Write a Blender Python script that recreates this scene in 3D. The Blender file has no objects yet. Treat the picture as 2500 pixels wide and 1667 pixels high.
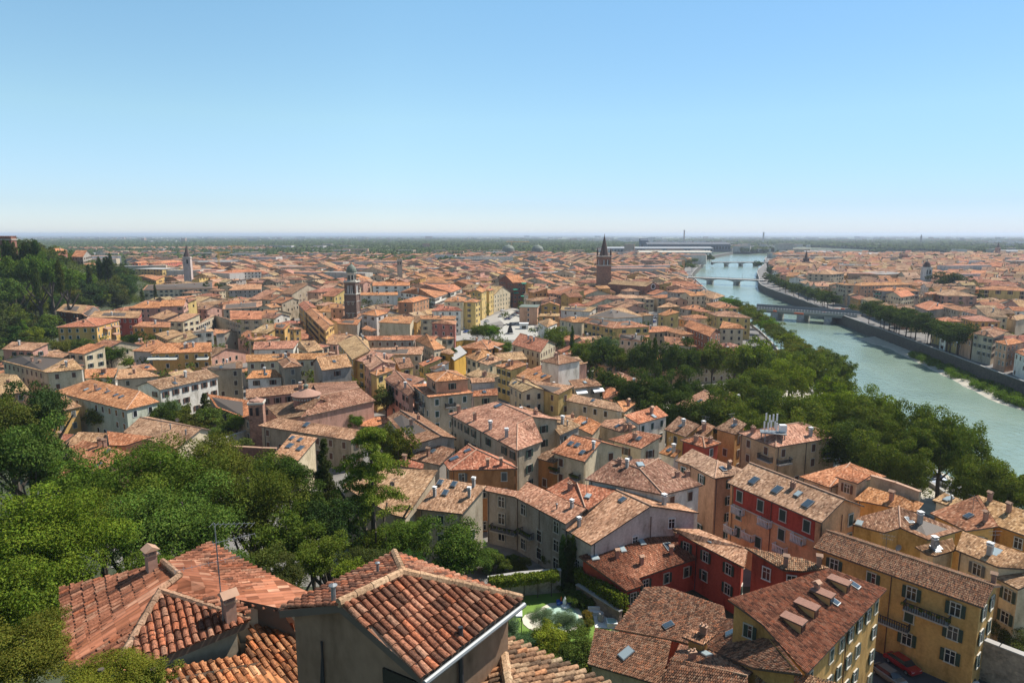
import bpy, math, random
import numpy as np
from mathutils import Vector, noise
random.seed(7)
SC = bpy.context.scene
COL = SC.collection
W, HP, F = 2500.0, 1667.0, 1620.0
CAMZ = 55.0
PITCH = math.atan(262.0/F)
SP, CP = math.sin(PITCH), math.cos(PITCH)
ZM = {'A':(0,540,3.675),'B':(600,540,3.675),'C':(1200,540,3.675),'D':(1800,540,3.36),
      'E':(0,860,3.675),'F':(600,860,3.675),'G':(1200,860,3.675),'H':(1800,900,3.36),
      'I':(0,1247,3.675),'J':(600,1247,3.675),'K':(1200,1247,3.675),'L':(1860,1247,3.675),
      'P':(0,0,.9408),'S':(0,0,1.0)}
def src(l, x, y):
    o = ZM[l]; return o[0]+x/o[2], o[1]+y/o[2]
def ray(px, py):
    a = (px-W/2)/F; b = (HP/2-py)/F
    return Vector((a, CP+b*SP, -SP+b*CP))
def unp(l, x, y, z):
    d = ray(*src(l, x, y)); t = (z-CAMZ)/d.z
    return Vector((d.x*t, d.y*t, z))
def at_depth(px, py, t):
    return Vector((0,0,CAMZ))+ray(px, py)*t
def proj(p):
    x, y, z = p[0], p[1], p[2]-CAMZ
    t = y*CP-z*SP
    if t <= .1: return None
    return W/2+F*x/t, HP/2-F*(y*SP+z*CP)/t, t

# ------------------------------------------------------------ terrain
FOOT = [(110,-60),(62,30),(34,52),(-2,66),(-42,86),(-88,104),(-122,142),(-168,192),(-220,272),(-238,310),(-270,375),(-284,450),(-290,520),(-330,640),(-900,1300)]
def segd(x, y, a, b):
    ax, ay = a; bx, by = b; dx, dy = bx-ax, by-ay
    t = max(0, min(1, ((x-ax)*dx+(y-ay)*dy)/(dx*dx+dy*dy)))
    qx, qy = ax+t*dx, ay+t*dy
    d = math.hypot(x-qx, y-qy)
    s = dx*(y-ay)-dy*(x-ax)
    return d, s, t
def hill(x, y):
    best = (1e9, 0, 0)
    for i in range(len(FOOT)-1):
        d, s, t = segd(x, y, FOOT[i], FOOT[i+1])
        if d < best[0]-1e-6: best = (d, s, i+t)
    d, s, k = best
    if s <= 0: return 0.0   # right-hand side (town)
    sl = .70 if k < 5 else (.62 if k < 7 else .48)
    top = 47 if k < 6 else 40
    h = d*sl
    if y > 640: h *= max(0, (800-y)/160)
    return h if h < top*.6 else top - (top*.4)*math.exp(-(h-top*.6)/(top*.4))
# the s sign: town must be s<=0
if hill(20, 150) > 0:
    FOOT = FOOT[::-1]
    _h = hill
    def hill(x, y):
        best = (1e9, 0, 0)
        for i in range(len(FOOT)-1):
            d, s, t = segd(x, y, FOOT[i], FOOT[i+1])
            if d < best[0]-1e-6: best = (d, s, i+t)
        d, s, k = best
        k = len(FOOT)-1-k
        if s <= 0: return 0.0
        sl = .70 if k < 5 else (.62 if k < 7 else .48)
        top = 47 if k < 6 else 40
        h = d*sl
        if y > 640: h *= max(0, (800-y)/160)
        return h if h < top*.6 else top - (top*.4)*math.exp(-(h-top*.6)/(top*.4))

LB = [(60,-120),(78,20),(88,90),(93,140),(98,190),(108,238),(124,300),(140,367),(158,470),(186,620),(226,820),(248,918),(364,1273),(470,1600),(700,2100)]
RB = [(160,-120),(172,20),(180,150),(188,220),(192,250),(206,331),(221,428),(240,540),(270,719),(312,840),(372,1010),(490,1290),(600,1580),(830,2050)]
def resamp(P, n=70):
    out = []
    for k in range(n):
        y = -120+(2050+120)*(k/(n-1))**1.35
        for i in range(len(P)-1):
            if P[i][1] <= y <= P[i+1][1]:
                # catmull rom in x
                p0 = P[max(0, i-1)]; p1 = P[i]; p2 = P[i+1]; p3 = P[min(len(P)-1, i+2)]
                h_ = p2[1]-p1[1]; t = (y-p1[1])/h_
                m1 = (p2[0]-p0[0])/(p2[1]-p0[1])*h_; m2 = (p3[0]-p1[0])/(p3[1]-p1[1])*h_
                x = (2*t**3-3*t*t+1)*p1[0]+(t**3-2*t*t+t)*m1+(-2*t**3+3*t*t)*p2[0]+(t**3-t*t)*m2
                out.append((x, y)); break
    return out
LB = resamp(LB); RB = resamp(RB)
def inpoly(x, y, P):
    c = False; n = len(P); j = n-1
    for i in range(n):
        xi, yi = P[i][0], P[i][1]; xj, yj = P[j][0], P[j][1]
        if (yi > y) != (yj > y) and x < (xj-xi)*(y-yi)/(yj-yi)+xi: c = not c
        j = i
    return c
def offs_line(P, d):
    out = []
    for i, p in enumerate(P):
        a = P[max(0, i-1)]; b = P[min(len(P)-1, i+1)]
        dx, dy = b[0]-a[0], b[1]-a[1]; l = math.hypot(dx, dy)
        out.append((p[0]-dy/l*d, p[1]+dx/l*d))
    return out
RIVER = LB + RB[::-1]
RIVER_X = offs_line(LB, 5) + offs_line(RB, -5)[::-1]
RIVER_XX = offs_line(LB, 14) + offs_line(RB, -13)[::-1]

# ------------------------------------------------------------ materials
MATS = {}
def new_mat(name):
    m = bpy.data.materials.new(name); m.use_nodes = True
    nt = m.node_tree; b = nt.nodes['Principled BSDF']
    MATS[name] = m
    return m, nt, b
def N(nt, typ, **kw):
    n = nt.nodes.new(typ)
    for k, v in kw.items():
        if k.startswith('i_'):
            n.inputs[k[2:].replace('_', ' ')].default_value = v
        else: setattr(n, k, v)
    return n
def L(nt, a, b): nt.links.new(a, b)
def mth(nt, op, a, b=None, c=None):
    n = nt.nodes.new('ShaderNodeMath'); n.operation = op
    for i, v in enumerate((a, b, c)):
        if v is None: continue
        if isinstance(v, (int, float)): n.inputs[i].default_value = v
        else: L(nt, v, n.inputs[i])
    return n.outputs[0]
def mixc(nt, fac, a, b, bt='MIX'):
    n = nt.nodes.new('ShaderNodeMix'); n.data_type = 'RGBA'; n.blend_type = bt
    for s, v in ((n.inputs[0], fac), (n.inputs[6], a), (n.inputs[7], b)):
        if isinstance(v, (int, float)): s.default_value = v
        elif isinstance(v, tuple): s.default_value = (*v[:3], 1)
        else: L(nt, v, s)
    return n.outputs[2]
def ramp(nt, fac, stops, interp='LINEAR'):
    n = nt.nodes.new('ShaderNodeValToRGB'); cr = n.color_ramp; cr.interpolation = interp
    while len(cr.elements) < len(stops): cr.elements.new(.5)
    for e, (p, c) in zip(cr.elements, stops):
        e.position = p; e.color = (*c, 1) if len(c) == 3 else c
    L(nt, fac, n.inputs[0]); return n.outputs[0]
def plain(name, col, rough=.8, metal=0, noisy=0, nscale=3):
    m, nt, b = new_mat(name)
    b.inputs['Roughness'].default_value = rough; b.inputs['Metallic'].default_value = metal
    if noisy:
        tc = N(nt, 'ShaderNodeTexCoord'); nz = N(nt, 'ShaderNodeTexNoise', i_Scale=nscale, i_Detail=4)
        L(nt, tc.outputs['Object'], nz.inputs['Vector'])
        c = mixc(nt, nz.outputs[0], tuple(v*(1-noisy) for v in col), tuple(min(1, v*(1+noisy)) for v in col))
        L(nt, c, b.inputs['Base Color'])
    else:
        b.inputs['Base Color'].default_value = (*col, 1)
    return m
def tint_src(nt, attr):
    if attr:
        a = N(nt, 'ShaderNodeAttribute', attribute_name='tint'); return a.outputs['Color']
    return N(nt, 'ShaderNodeObjectInfo').outputs['Color']
def roof_mat(name, attr):
    m, nt, b = new_mat(name)
    uv = N(nt, 'ShaderNodeUVMap', uv_map='UVMap')
    sx = N(nt, 'ShaderNodeSeparateXYZ'); L(nt, uv.outputs[0], sx.inputs[0])
    u = mth(nt, 'DIVIDE', sx.outputs[0], .23); v = mth(nt, 'DIVIDE', sx.outputs[1], .40)
    cu = mth(nt, 'FLOOR', u); cv = mth(nt, 'FLOOR', v)
    cmb = N(nt, 'ShaderNodeCombineXYZ'); L(nt, cu, cmb.inputs[0]); L(nt, cv, cmb.inputs[1])
    wn = N(nt, 'ShaderNodeTexWhiteNoise', noise_dimensions='2D'); L(nt, cmb.outputs[0], wn.inputs['Vector'])
    c1 = ramp(nt, wn.outputs[0], [(0,(.45,.41,.38)),(.22,(.70,.67,.62)),(.5,(1,.96,.93)),(.78,(1.0,1.0,1.0)),(.93,(1.0,.99,.98)),(1,(1.0,1.0,1.0))])
    c1b = ramp(nt, wn.outputs[0], [(0,(0,0,0)),(.75,(0,0,0)),(1,(.20,.16,.11))])
    # streaks down the slope and blotches of lichen
    mp = N(nt, 'ShaderNodeMapping'); mp.inputs['Scale'].default_value = (.75, .28, 1); L(nt, uv.outputs[0], mp.inputs[0])
    n2 = N(nt, 'ShaderNodeTexNoise', i_Scale=1.6, i_Detail=5, i_Roughness=.7); L(nt, mp.outputs[0], n2.inputs['Vector'])
    n3 = N(nt, 'ShaderNodeTexNoise', i_Scale=.16, i_Detail=5, i_Roughness=.62); L(nt, uv.outputs[0], n3.inputs['Vector'])
    st = ramp(nt, n2.outputs[0], [(.30,(.55,.52,.48)),(.5,(.94,.92,.9)),(.7,(1.18,1.16,1.08))])
    bl = ramp(nt, n3.outputs[0], [(.33,(.52,.50,.50)),(.5,(1,1,1)),(.68,(1.15,1.2,1.25))])
    base = mixc(nt, 1.0, tint_src(nt, attr), c1, 'MULTIPLY')
    base = mixc(nt, 1.0, base, c1b, 'ADD')
    base = mixc(nt, 1.0, base, st, 'MULTIPLY')
    base = mixc(nt, 1.0, base, bl, 'MULTIPLY')
    L(nt, base, b.inputs['Base Color'])
    hu = mth(nt, 'ABSOLUTE', mth(nt, 'SINE', mth(nt, 'MULTIPLY', u, math.pi)))
    hv = mth(nt, 'FRACT', v)
    h = mth(nt, 'ADD', mth(nt, 'MULTIPLY', hu, .07), mth(nt, 'MULTIPLY', hv, .03))
    h = mth(nt, 'ADD', h, mth(nt, 'MULTIPLY', wn.outputs[0], .02))
    bp = N(nt, 'ShaderNodeBump'); bp.inputs['Strength'].default_value = .8; bp.inputs['Distance'].default_value = 1
    L(nt, h, bp.inputs['Height']); L(nt, bp.outputs[0], b.inputs['Normal'])
    b.inputs['Roughness'].default_value = .92; b.inputs['Specular IOR Level'].default_value = .15
    return m
def wall_mat(name, attr):
    m, nt, b = new_mat(name)
    tc = N(nt, 'ShaderNodeTexCoord')
    mp = N(nt, 'ShaderNodeMapping'); mp.inputs['Scale'].default_value = (.5, .5, .16); L(nt, tc.outputs['Object'], mp.inputs[0])
    n1 = N(nt, 'ShaderNodeTexNoise', i_Scale=1.0, i_Detail=6, i_Roughness=.68); L(nt, mp.outputs[0], n1.inputs['Vector'])
    n2 = N(nt, 'ShaderNodeTexNoise', i_Scale=3.0, i_Detail=5); L(nt, tc.outputs['Object'], n2.inputs['Vector'])
    r1 = ramp(nt, n1.outputs[0], [(.28,(.42,.40,.37)),(.42,(.80,.78,.75)),(.52,(.98,.97,.96)),(.7,(1.1,1.1,1.1))])
    r2 = ramp(nt, n2.outputs[0], [(.3,(.86,.85,.84)),(.7,(1.06,1.06,1.06))])
    c = mixc(nt, 1.0, tint_src(nt, attr), r1, 'MULTIPLY'); c = mixc(nt, 1.0, c, r2, 'MULTIPLY')
    L(nt, c, b.inputs['Base Color']); b.inputs['Roughness'].default_value = .93
    b.inputs['Specular IOR Level'].default_value = .2
    bp = N(nt, 'ShaderNodeBump'); bp.inputs['Strength'].default_value = .25; bp.inputs['Distance'].default_value = .05
    L(nt, n2.outputs[0], bp.inputs['Height']); L(nt, bp.outputs[0], b.inputs['Normal'])
    return m
def brick_mat(name, attr=False):
    m, nt, b = new_mat(name)
    tc = N(nt, 'ShaderNodeTexCoord')
    n1 = N(nt, 'ShaderNodeTexNoise', i_Scale=.6, i_Detail=8, i_Roughness=.75); L(nt, tc.outputs['Object'], n1.inputs['Vector'])
    vo = N(nt, 'ShaderNodeTexVoronoi', i_Scale=2.6); L(nt, tc.outputs['Object'], vo.inputs['Vector'])
    r1 = ramp(nt, n1.outputs[0], [(.3,(.5,.47,.44)),(.5,(1,1,1)),(.7,(1.4,1.35,1.25))])
    r2 = ramp(nt, vo.outputs['Color'], [(0,(.6,.6,.6)),(1,(1.25,1.2,1.15))])
    c = mixc(nt, 1.0, tint_src(nt, attr), r1, 'MULTIPLY'); c = mixc(nt, .8, c, mixc(nt, 1.0, c, r2, 'MULTIPLY'))
    L(nt, c, b.inputs['Base Color']); b.inputs['Roughness'].default_value = .95
    bp = N(nt, 'ShaderNodeBump'); bp.inputs['Strength'].default_value = .5; bp.inputs['Distance'].default_value = .08
    L(nt, vo.outputs['Distance'], bp.inputs['Height']); L(nt, bp.outputs[0], b.inputs['Normal'])
    return m
def tile_mat():
    m, nt, b = new_mat('clay_tile')
    a = N(nt, 'ShaderNodeAttribute', attribute_name='tint')
    tc = N(nt, 'ShaderNodeTexCoord')
    n1 = N(nt, 'ShaderNodeTexNoise', i_Scale=14, i_Detail=5, i_Roughness=.75); L(nt, tc.outputs['Object'], n1.inputs['Vector'])
    n2 = N(nt, 'ShaderNodeTexNoise', i_Scale=.7, i_Detail=4); L(nt, tc.outputs['Object'], n2.inputs['Vector'])
    r1 = ramp(nt, n1.outputs[0], [(.38,(.34,.31,.28)),(.50,(.80,.78,.75)),(.66,(1.1,1.09,1.07))])
    r2 = ramp(nt, n2.outputs[0], [(.35,(.72,.70,.68)),(.6,(1.05,1.05,1.05))])
    c = mixc(nt, 1.0, a.outputs['Color'], r1, 'MULTIPLY'); c = mixc(nt, 1.0, c, r2, 'MULTIPLY')
    L(nt, c, b.inputs['Base Color']); b.inputs['Roughness'].default_value = .88; b.inputs['Specular IOR Level'].default_value = .2
    bp = N(nt, 'ShaderNodeBump'); bp.inputs['Strength'].default_value = .3; bp.inputs['Distance'].default_value = .02
    L(nt, n1.outputs[0], bp.inputs['Height']); L(nt, bp.outputs[0], b.inputs['Normal'])
    return m
def leaf_mat(name, col, col2):
    m, nt, b = new_mat(name)
    nt.nodes.remove(b); out = nt.nodes['Material Output']
    oi = N(nt, 'ShaderNodeObjectInfo')
    geo = N(nt, 'ShaderNodeTexCoord')
    nz = N(nt, 'ShaderNodeTexNoise', i_Scale=3.0, i_Detail=3); L(nt, geo.outputs['Object'], nz.inputs['Vector'])
    a = N(nt, 'ShaderNodeAttribute', attribute_name='tint')
    c = mixc(nt, nz.outputs[0], col, col2)
    c = mixc(nt, 1.0, c, a.outputs['Color'], 'MULTIPLY')
    c = mixc(nt, 1.0, c, oi.outputs['Color'], 'MULTIPLY')
    d = N(nt, 'ShaderNodeBsdfDiffuse'); L(nt, c, d.inputs[0])
    t = N(nt, 'ShaderNodeBsdfTranslucent'); c2 = mixc(nt, 1.0, c, (.9, 1.0, .35), 'MULTIPLY'); L(nt, c2, t.inputs[0])
    mx = N(nt, 'ShaderNodeMixShader'); mx.inputs[0].default_value = .28
    L(nt, d.outputs[0], mx.inputs[1]); L(nt, t.outputs[0], mx.inputs[2]); L(nt, mx.outputs[0], out.inputs['Surface'])
    return m
roof_mat('roof_tiles', False); roof_mat('roof_tiles_far', True)
wall_mat('stucco', False); wall_mat('stucco_far', True); brick_mat('old_brick'); tile_mat()
leaf_mat('leaf_broad', (.072,.102,.018), (.140,.165,.034))
leaf_mat('leaf_dark', (.044,.070,.020), (.082,.108,.027))
leaf_mat('leaf_bright', (.105,.150,.016), (.175,.205,.028))
leaf_mat('leaf_olive', (.09,.135,.07), (.15,.20,.11))
plain('fascia', (.10,.075,.055), .7, noisy=.2)
plain('ridge_clay', (.42,.25,.16), .85, noisy=.3, nscale=1.5)
plain('dark_pane', (.018,.02,.022), .15)
plain('stone_trim', (.50,.46,.38), .85, noisy=.15)
plain('white_trim', (.72,.70,.66), .8, noisy=.08)
plain('shutter_green', (.025,.05,.035), .7, noisy=.2)
plain('shutter_brown', (.10,.045,.025), .7, noisy=.2)
plain('shutter_grey', (.10,.10,.09), .7, noisy=.2)
plain('metal_grey', (.22,.23,.23), .5, .4)
plain('metal_dark', (.04,.04,.045), .5, .3)
plain('white_paint', (.78,.78,.76), .5)
plain('skylight_glass', (.05,.075,.10), .12)
plain('skylight_milky', (.30,.36,.37), .3)
plain('bark', (.09,.07,.05), .95, noisy=.35)
plain('asphalt', (.055,.055,.058), .9, noisy=.25, nscale=.5)
plain('road_pale', (.30,.28,.25), .9, noisy=.15, nscale=.3)
plain('plaza_stone', (.38,.36,.31), .85, noisy=.12, nscale=.4)
plain('road_grey', (.15,.14,.13), .9, noisy=.25, nscale=.3)
plain('gravel', (.42,.38,.30), .95, noisy=.35, nscale=.5)
plain('lawn', (.13,.22,.03), .95, noisy=.3, nscale=.6)
plain('concrete', (.36,.34,.31), .9, noisy=.2, nscale=.7)
plain('copper_green', (.13,.15,.11), .7, noisy=.3)
plain('awning_green', (.0,.22,.13), .6)
plain('awning_cream', (.62,.58,.48), .7)
plain('orange_plastic', (.75,.13,.03), .5)
plain('blue_plastic', (.02,.09,.40), .4)
plain('crane_yellow', (.62,.33,.05), .6)
plain('pool_water', (.40,.54,.44), .12)
plain('red_paint', (.55,.02,.02), .4)

# ------------------------------------------------------------ mesh builder
class MB:
    def __init__(s): s.v = []; s.f = []; s.m = []; s.uv = []; s.t = []; s.mats = []
    def mi(s, mat):
        if mat not in s.mats: s.mats.append(mat)
        return s.mats.index(mat)
    def face(s, pts, mat, uv=None, tint=(1,1,1)):
        n = len(s.v); s.v.extend([tuple(p) for p in pts]); s.f.append(list(range(n, n+len(pts))))
        s.m.append(s.mi(mat)); s.uv.append(uv or [(0,0)]*len(pts)); s.t.append(tint)
    def grid(s, rows, mat, tint=(1,1,1), close=False):
        """rows of equally long point lists, shared verts"""
        n0 = len(s.v); w = len(rows[0])
        for r in rows: s.v.extend([tuple(p) for p in r])
        mi = s.mi(mat)
        for i in range(len(rows)-1):
            for j in range(w if close else w-1):
                a = n0+i*w+j; b = n0+i*w+(j+1) % w
                s.f.append([a, b, b+w, a+w]); s.m.append(mi); s.uv.append([(0,0)]*4); s.t.append(tint)
    def box(s, c, sz, mat, rz=0, tint=(1,1,1), taper=1):
        ca, sa = math.cos(rz), math.sin(rz); hx, hy, hz = sz[0]/2, sz[1]/2, sz[2]/2
        P = []
        for dz, k in ((-hz, 1), (hz, taper)):
            for dx, dy in ((-hx,-hy),(hx,-hy),(hx,hy),(-hx,hy)):
                x, y = dx*k, dy*k
                P.append((c[0]+x*ca-y*sa, c[1]+x*sa+y*ca, c[2]+dz))
        for q in ((3,2,1,0),(4,5,6,7),(0,1,5,4),(1,2,6,5),(2,3,7,6),(3,0,4,7)):
            s.face([P[i] for i in q], mat, tint=tint)
    def obox(s, o, ax, ay, az, mat, tint=(1,1,1)):
        """box from corner o with edge vectors"""
        P = [o, o+ax, o+ax+ay, o+ay, o+az, o+ax+az, o+ax+ay+az, o+ay+az]
        for q in ((3,2,1,0),(4,5,6,7),(0,1,5,4),(1,2,6,5),(2,3,7,6),(3,0,4,7)):
            s.face([P[i] for i in q], mat, tint=tint)
    def tube(s, pts, r, mat, n=6, tint=(1,1,1), r2=None):
        rings = []
        for i, p in enumerate(pts):
            p = Vector(p); a = Vector(pts[max(0, i-1)]); b = Vector(pts[min(len(pts)-1, i+1)])
            d = (b-a).normalized(); u = d.cross(Vector((0,0,1)))
            if u.length < .01: u = Vector((1,0,0))
            u.normalize(); w = u.cross(d)
            rr = r if r2 is None else r+(r2-r)*i/(len(pts)-1)
            rings.append([p+u*math.cos(k*2*math.pi/n)*rr+w*math.sin(k*2*math.pi/n)*rr for k in range(n)])
        s.grid(rings, mat, tint, close=True)
        s.face(rings[0], mat, tint=tint); s.face(rings[-1][::-1], mat, tint=tint)
    def lathe(s, c, prof, mat, n=12, a0=0, a1=2*math.pi, tint=(1,1,1)):
        rows = []
        full = abs(a1-a0-2*math.pi) < .01
        k = n if full else n+1
        for r, z in prof:
            rows.append([(c[0]+r*math.cos(a0+(a1-a0)*i/n), c[1]+r*math.sin(a0+(a1-a0)*i/n), c[2]+z) for i in range(k)])
        s.grid(rows, mat, tint, close=full)
    def build(s, name, parent=None, color=None, loc=None, smooth=False):
        me = bpy.data.meshes.new(name)
        off = Vector((0,0,0))
        if loc is not None: off = Vector(loc)
        me.from_pydata([(p[0]-off.x, p[1]-off.y, p[2]-off.z) for p in s.v], [], s.f)
        for m in s.mats: me.materials.append(MATS[m])
        me.polygons.foreach_set('material_index', s.m)
        uvl = me.uv_layers.new(name='UVMap')
        flat = [c for u in s.uv for p in u for c in p]
        uvl.data.foreach_set('uv', flat)
        at = me.attributes.new('tint', 'FLOAT_COLOR', 'FACE')
        at.data.foreach_set('color', [c for t in s.t for c in (*t, 1.0)])
        if smooth: me.polygons.foreach_set('use_smooth', [True]*len(s.f))
        me.update()
        o = bpy.data.objects.new(name, me); COL.objects.link(o)
        if color: o.color = (*color, 1)
        if parent is not None:
            o.parent = parent; o.location = off-parent_loc(parent)
        else: o.location = off
        return o
PL = {}
def parent_loc(o):
    l = Vector((0,0,0))
    while o is not None:
        l = l+Vector(o.location); o = o.parent
    return l
def link(name, me, parent=None, loc=(0,0,0), rz=0, scale=None, color=None):
    o = bpy.data.objects.new(name, me); COL.objects.link(o)
    loc = Vector(loc)
    if parent is not None:
        o.parent = parent; loc = loc-parent_loc(parent)
    o.location = loc; o.rotation_euler = (0,0,rz)
    if scale: o.scale = scale
    if color: o.color = (*color, 1)
    return o
def empty(name, loc): 
    o = bpy.data.objects.new(name, None); COL.objects.link(o); o.location = loc; o.empty_display_size = .5
    return o
def tag(o, label=None, cat=None, group=None, kind=None):
    if label: o['label'] = label
    if cat: o['category'] = cat
    if group: o['group'] = group
    if kind: o['kind'] = kind
    return o
# ------------------------------------------------------------ houses
WC = dict(ochre=(.60,.38,.145), yellow=(.60,.45,.19), cream=(.62,.54,.40), white=(.74,.73,.70), beige=(.48,.41,.32),
          grey=(.38,.36,.34), stone=(.33,.29,.23), pink=(.56,.33,.27), red=(.42,.085,.055), orange=(.56,.28,.12),
          brick=(.27,.125,.085), salmon=(.60,.36,.25), lilac=(.58,.53,.52), palegreen=(.46,.50,.43), dark=(.16,.14,.12))
RC = dict(orange=(.58,.235,.115), tan=(.53,.30,.17), red=(.46,.175,.105), brown=(.33,.17,.105), pinkish=(.52,.255,.165),
          light=(.56,.31,.19), slate=(.22,.24,.24))
WC = {k: tuple(c*f for c, f in zip(v, (1.0,.96,.88))) for k, v in WC.items()}
WNAME = dict(ochre='ochre', yellow='yellow', cream='cream', white='white', beige='beige', grey='grey', stone='rough stone', pink='pink',
             red='dark red', orange='orange', brick='brick', salmon='salmon', lilac='pale mauve', palegreen='pale green', dark='dark')
RC = {k: tuple(c*f for c, f in zip(v, (.87,.94,.89))) for k, v in RC.items()}
HOUSES = []   # dicts
def face_frame(P):
    n = Vector((0,0,0)); k = len(P)
    for i in range(k):
        a, b = P[i], P[(i+1) % k]
        n += Vector(((a.y-b.y)*(a.z+b.z), (a.z-b.z)*(a.x+b.x), (a.x-b.x)*(a.y+b.y)))
    n.normalize()
    if n.z < 0: n = -n
    dn = Vector((0,0,-1)); dn = dn-n*dn.dot(n)
    if dn.length < .02: dn = Vector((.3,-1,0))
    dn.normalize(); u = n.cross(dn).normalized()
    return n, u, dn
def solve(spec, l, faces):
    V = []
    for v in spec:
        V.append(unp(l, v[0], v[1], v[2]) if len(v) > 2 and v[2] is not None else None)
    for _ in range(4):
        for f in faces:
            kn = [i for i in f if V[i] is not None]; un = [i for i in f if V[i] is None]
            if len(kn) >= 3 and un:
                # least squares plane on known points
                A = np.array([[V[i].x, V[i].y, 1] for i in kn[:4]]); z = np.array([V[i].z for i in kn[:4]])
                p = np.linalg.lstsq(A, z, rcond=None)[0]
                for i in un:
                    d = ray(*src(l, spec[i][0], spec[i][1]))
                    den = d.z-p[0]*d.x-p[1]*d.y
                    t = (p[2]-CAMZ)/den
                    if t < 0: t = -18/d.z
                    V[i] = Vector((d.x*t, d.y*t, CAMZ+d.z*t))
                    zk = [V[j].z for j in kn]
                    if not (min(zk)-1.2 < V[i].z < max(zk)+1.8) or t < 0:
                        V[i] = unp(l, spec[i][0], spec[i][1], min(max(V[i].z, min(zk)), max(zk)))
    return V
def orient(V, faces):
    out = []
    for f in faces:
        P = [V[i] for i in f]
        n = sum(((P[i].x*P[(i+1) % len(P)].y-P[(i+1) % len(P)].x*P[i].y) for i in range(len(P))))
        out.append(list(f) if n > 0 else list(f)[::-1])
    return out
def boundary(faces):
    E = {}
    for f in faces:
        for i in range(len(f)): E[(f[i], f[(i+1) % len(f)])] = 1
    nx = {a: b for (a, b) in E if (b, a) not in E}
    if not nx: return []
    s = min(nx); loop = [s]; c = nx[s]
    while c != s and len(loop) < 60:
        loop.append(c); c = nx.get(c, s)
    return loop
def R(label, l, spec, faces, wall, roof, **o):
    if faces is None: faces = [list(range(len(spec)))]
    kz = [v[2] for v in spec if len(v) > 2 and v[2] is not None]; mz = (max(kz)+min(kz))/2
    def at(k):
        V = solve([(v[0], v[1], mz+(v[2]-mz)*k) if len(v) > 2 and v[2] is not None else (v[0], v[1], None) for v in spec], l, faces)
        sl = [math.acos(min(1, face_frame([V[i] for i in f])[0].z)) for f in faces]
        return V, math.degrees(max(sl))
    V, sl = at(1)
    if not o.pop('fix', False) and len(set(kz)) > 1:
        for k in ((.9,.8,.7,.6,.5,.42,.35,.28,.22,.15,.1) if sl > 21 else ((1.15,1.3,1.5,1.75,2,2.4) if sl < 12 else ())):
            V2, s2 = at(k)
            if sl > 21: 
                V = V2
                if s2 <= 21: break
            else:
                if s2 > 17: break
                V = V2
    add_house(label, V, faces, wall, roof, **o)
def Q(label, l, p0, p1, p2, h, typ, wall, roof, rise=None, rect=True, **o):
    P0, P1, P2 = unp(l, *p0, h), unp(l, *p1, h), unp(l, *p2, h)
    e1 = P0-P1; e2 = P2-P1
    cs = e1.normalized().dot(e2.normalized())
    if rect and abs(cs) < .5:
        if e1.length > e2.length: e2 = e2-e1.normalized()*e2.dot(e1.normalized())
        else: e1 = e1-e2.normalized()*e1.dot(e2.normalized())
        P0 = P1+e1; P2 = P1+e2
    V, f = rect_roof(P0, P1, P2, h, typ, rise, o.pop('slope', .33))
    add_house(label, V, f, wall, roof, **o)
def rect_roof(P0, P1, P2, h, typ, rise=None, slope=.33):
    P3 = P0+P2-P1
    a = (P0-P1).length; b = (P2-P1).length
    ar = abs((P0-P1).cross(P2-P1).z); a, b = ar/b, ar/a
    up = Vector((0,0,1))
    if rise: rise = min(rise, .5*(b if typ in ('a', 'sa') else (a if typ in ('b', 'sb') else min(a, b)))*(1 if typ[0] == 's' else .86)*.5*(2 if typ[0] != 's' else 1)*.5)
    if typ == 'flat': return [P0,P1,P2,P3], [[0,1,2,3]]
    if typ == 'a':
        r = rise or b/2*slope
        return [P0,P1,P2,P3,(P1+P2)/2+up*r,(P0+P3)/2+up*r], [[0,1,4,5],[2,3,5,4]]
    if typ == 'b':
        r = rise or a/2*slope
        return [P0,P1,P2,P3,(P0+P1)/2+up*r,(P3+P2)/2+up*r], [[1,2,5,4],[3,0,4,5]]
    if typ == 'sa':
        r = rise or b*slope*.8
        return [P0,P1,P2+up*r,P3+up*r], [[0,1,2,3]]
    if typ == 'sb':
        r = rise or a*slope*.8
        return [P0+up*r,P1,P2,P3+up*r], [[0,1,2,3]]
    if typ == 'pyr':
        r = rise or min(a, b)/2*slope*1.1
        return [P0,P1,P2,P3,(P0+P2)/2+up*r], [[0,1,4],[1,2,4],[2,3,4],[3,0,4]]
    if typ == 'hip':
        r = rise or min(a, b)/2*slope
        if a >= b:
            m1 = (P1+P2)/2; m0 = (P0+P3)/2; d = (m0-m1).normalized()*min(b/2, a*.45)
            return [P0,P1,P2,P3,m1+d+up*r,m0-d+up*r], [[0,1,4,5],[1,2,4],[2,3,5,4],[3,0,5]]
        m1 = (P0+P1)/2; m0 = (P3+P2)/2; d = (m0-m1).normalized()*min(a/2, b*.45)
        return [P0,P1,P2,P3,m1+d+up*r,m0-d+up*r], [[1,2,5,4],[0,1,4],[3,0,4,5],[2,3,5]]
def add_house(label, V, faces, wall, roof, **o):
    faces = orient(V, faces)
    bd = boundary(faces)
    cx = sum(V[i].x for i in bd)/len(bd); cy = sum(V[i].y for i in bd)/len(bd)
    h = dict(label=label, V=V, faces=faces, bd=bd, wall=wall, roof=roof, c=(cx, cy), o=o,
             foot=[(V[i].x, V[i].y) for i in bd], h=min(V[i].z for i in bd), top=max(v.z for v in V))
    h['dist'] = math.hypot(cx, cy)
    HOUSES.append(h)
    return h
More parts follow.
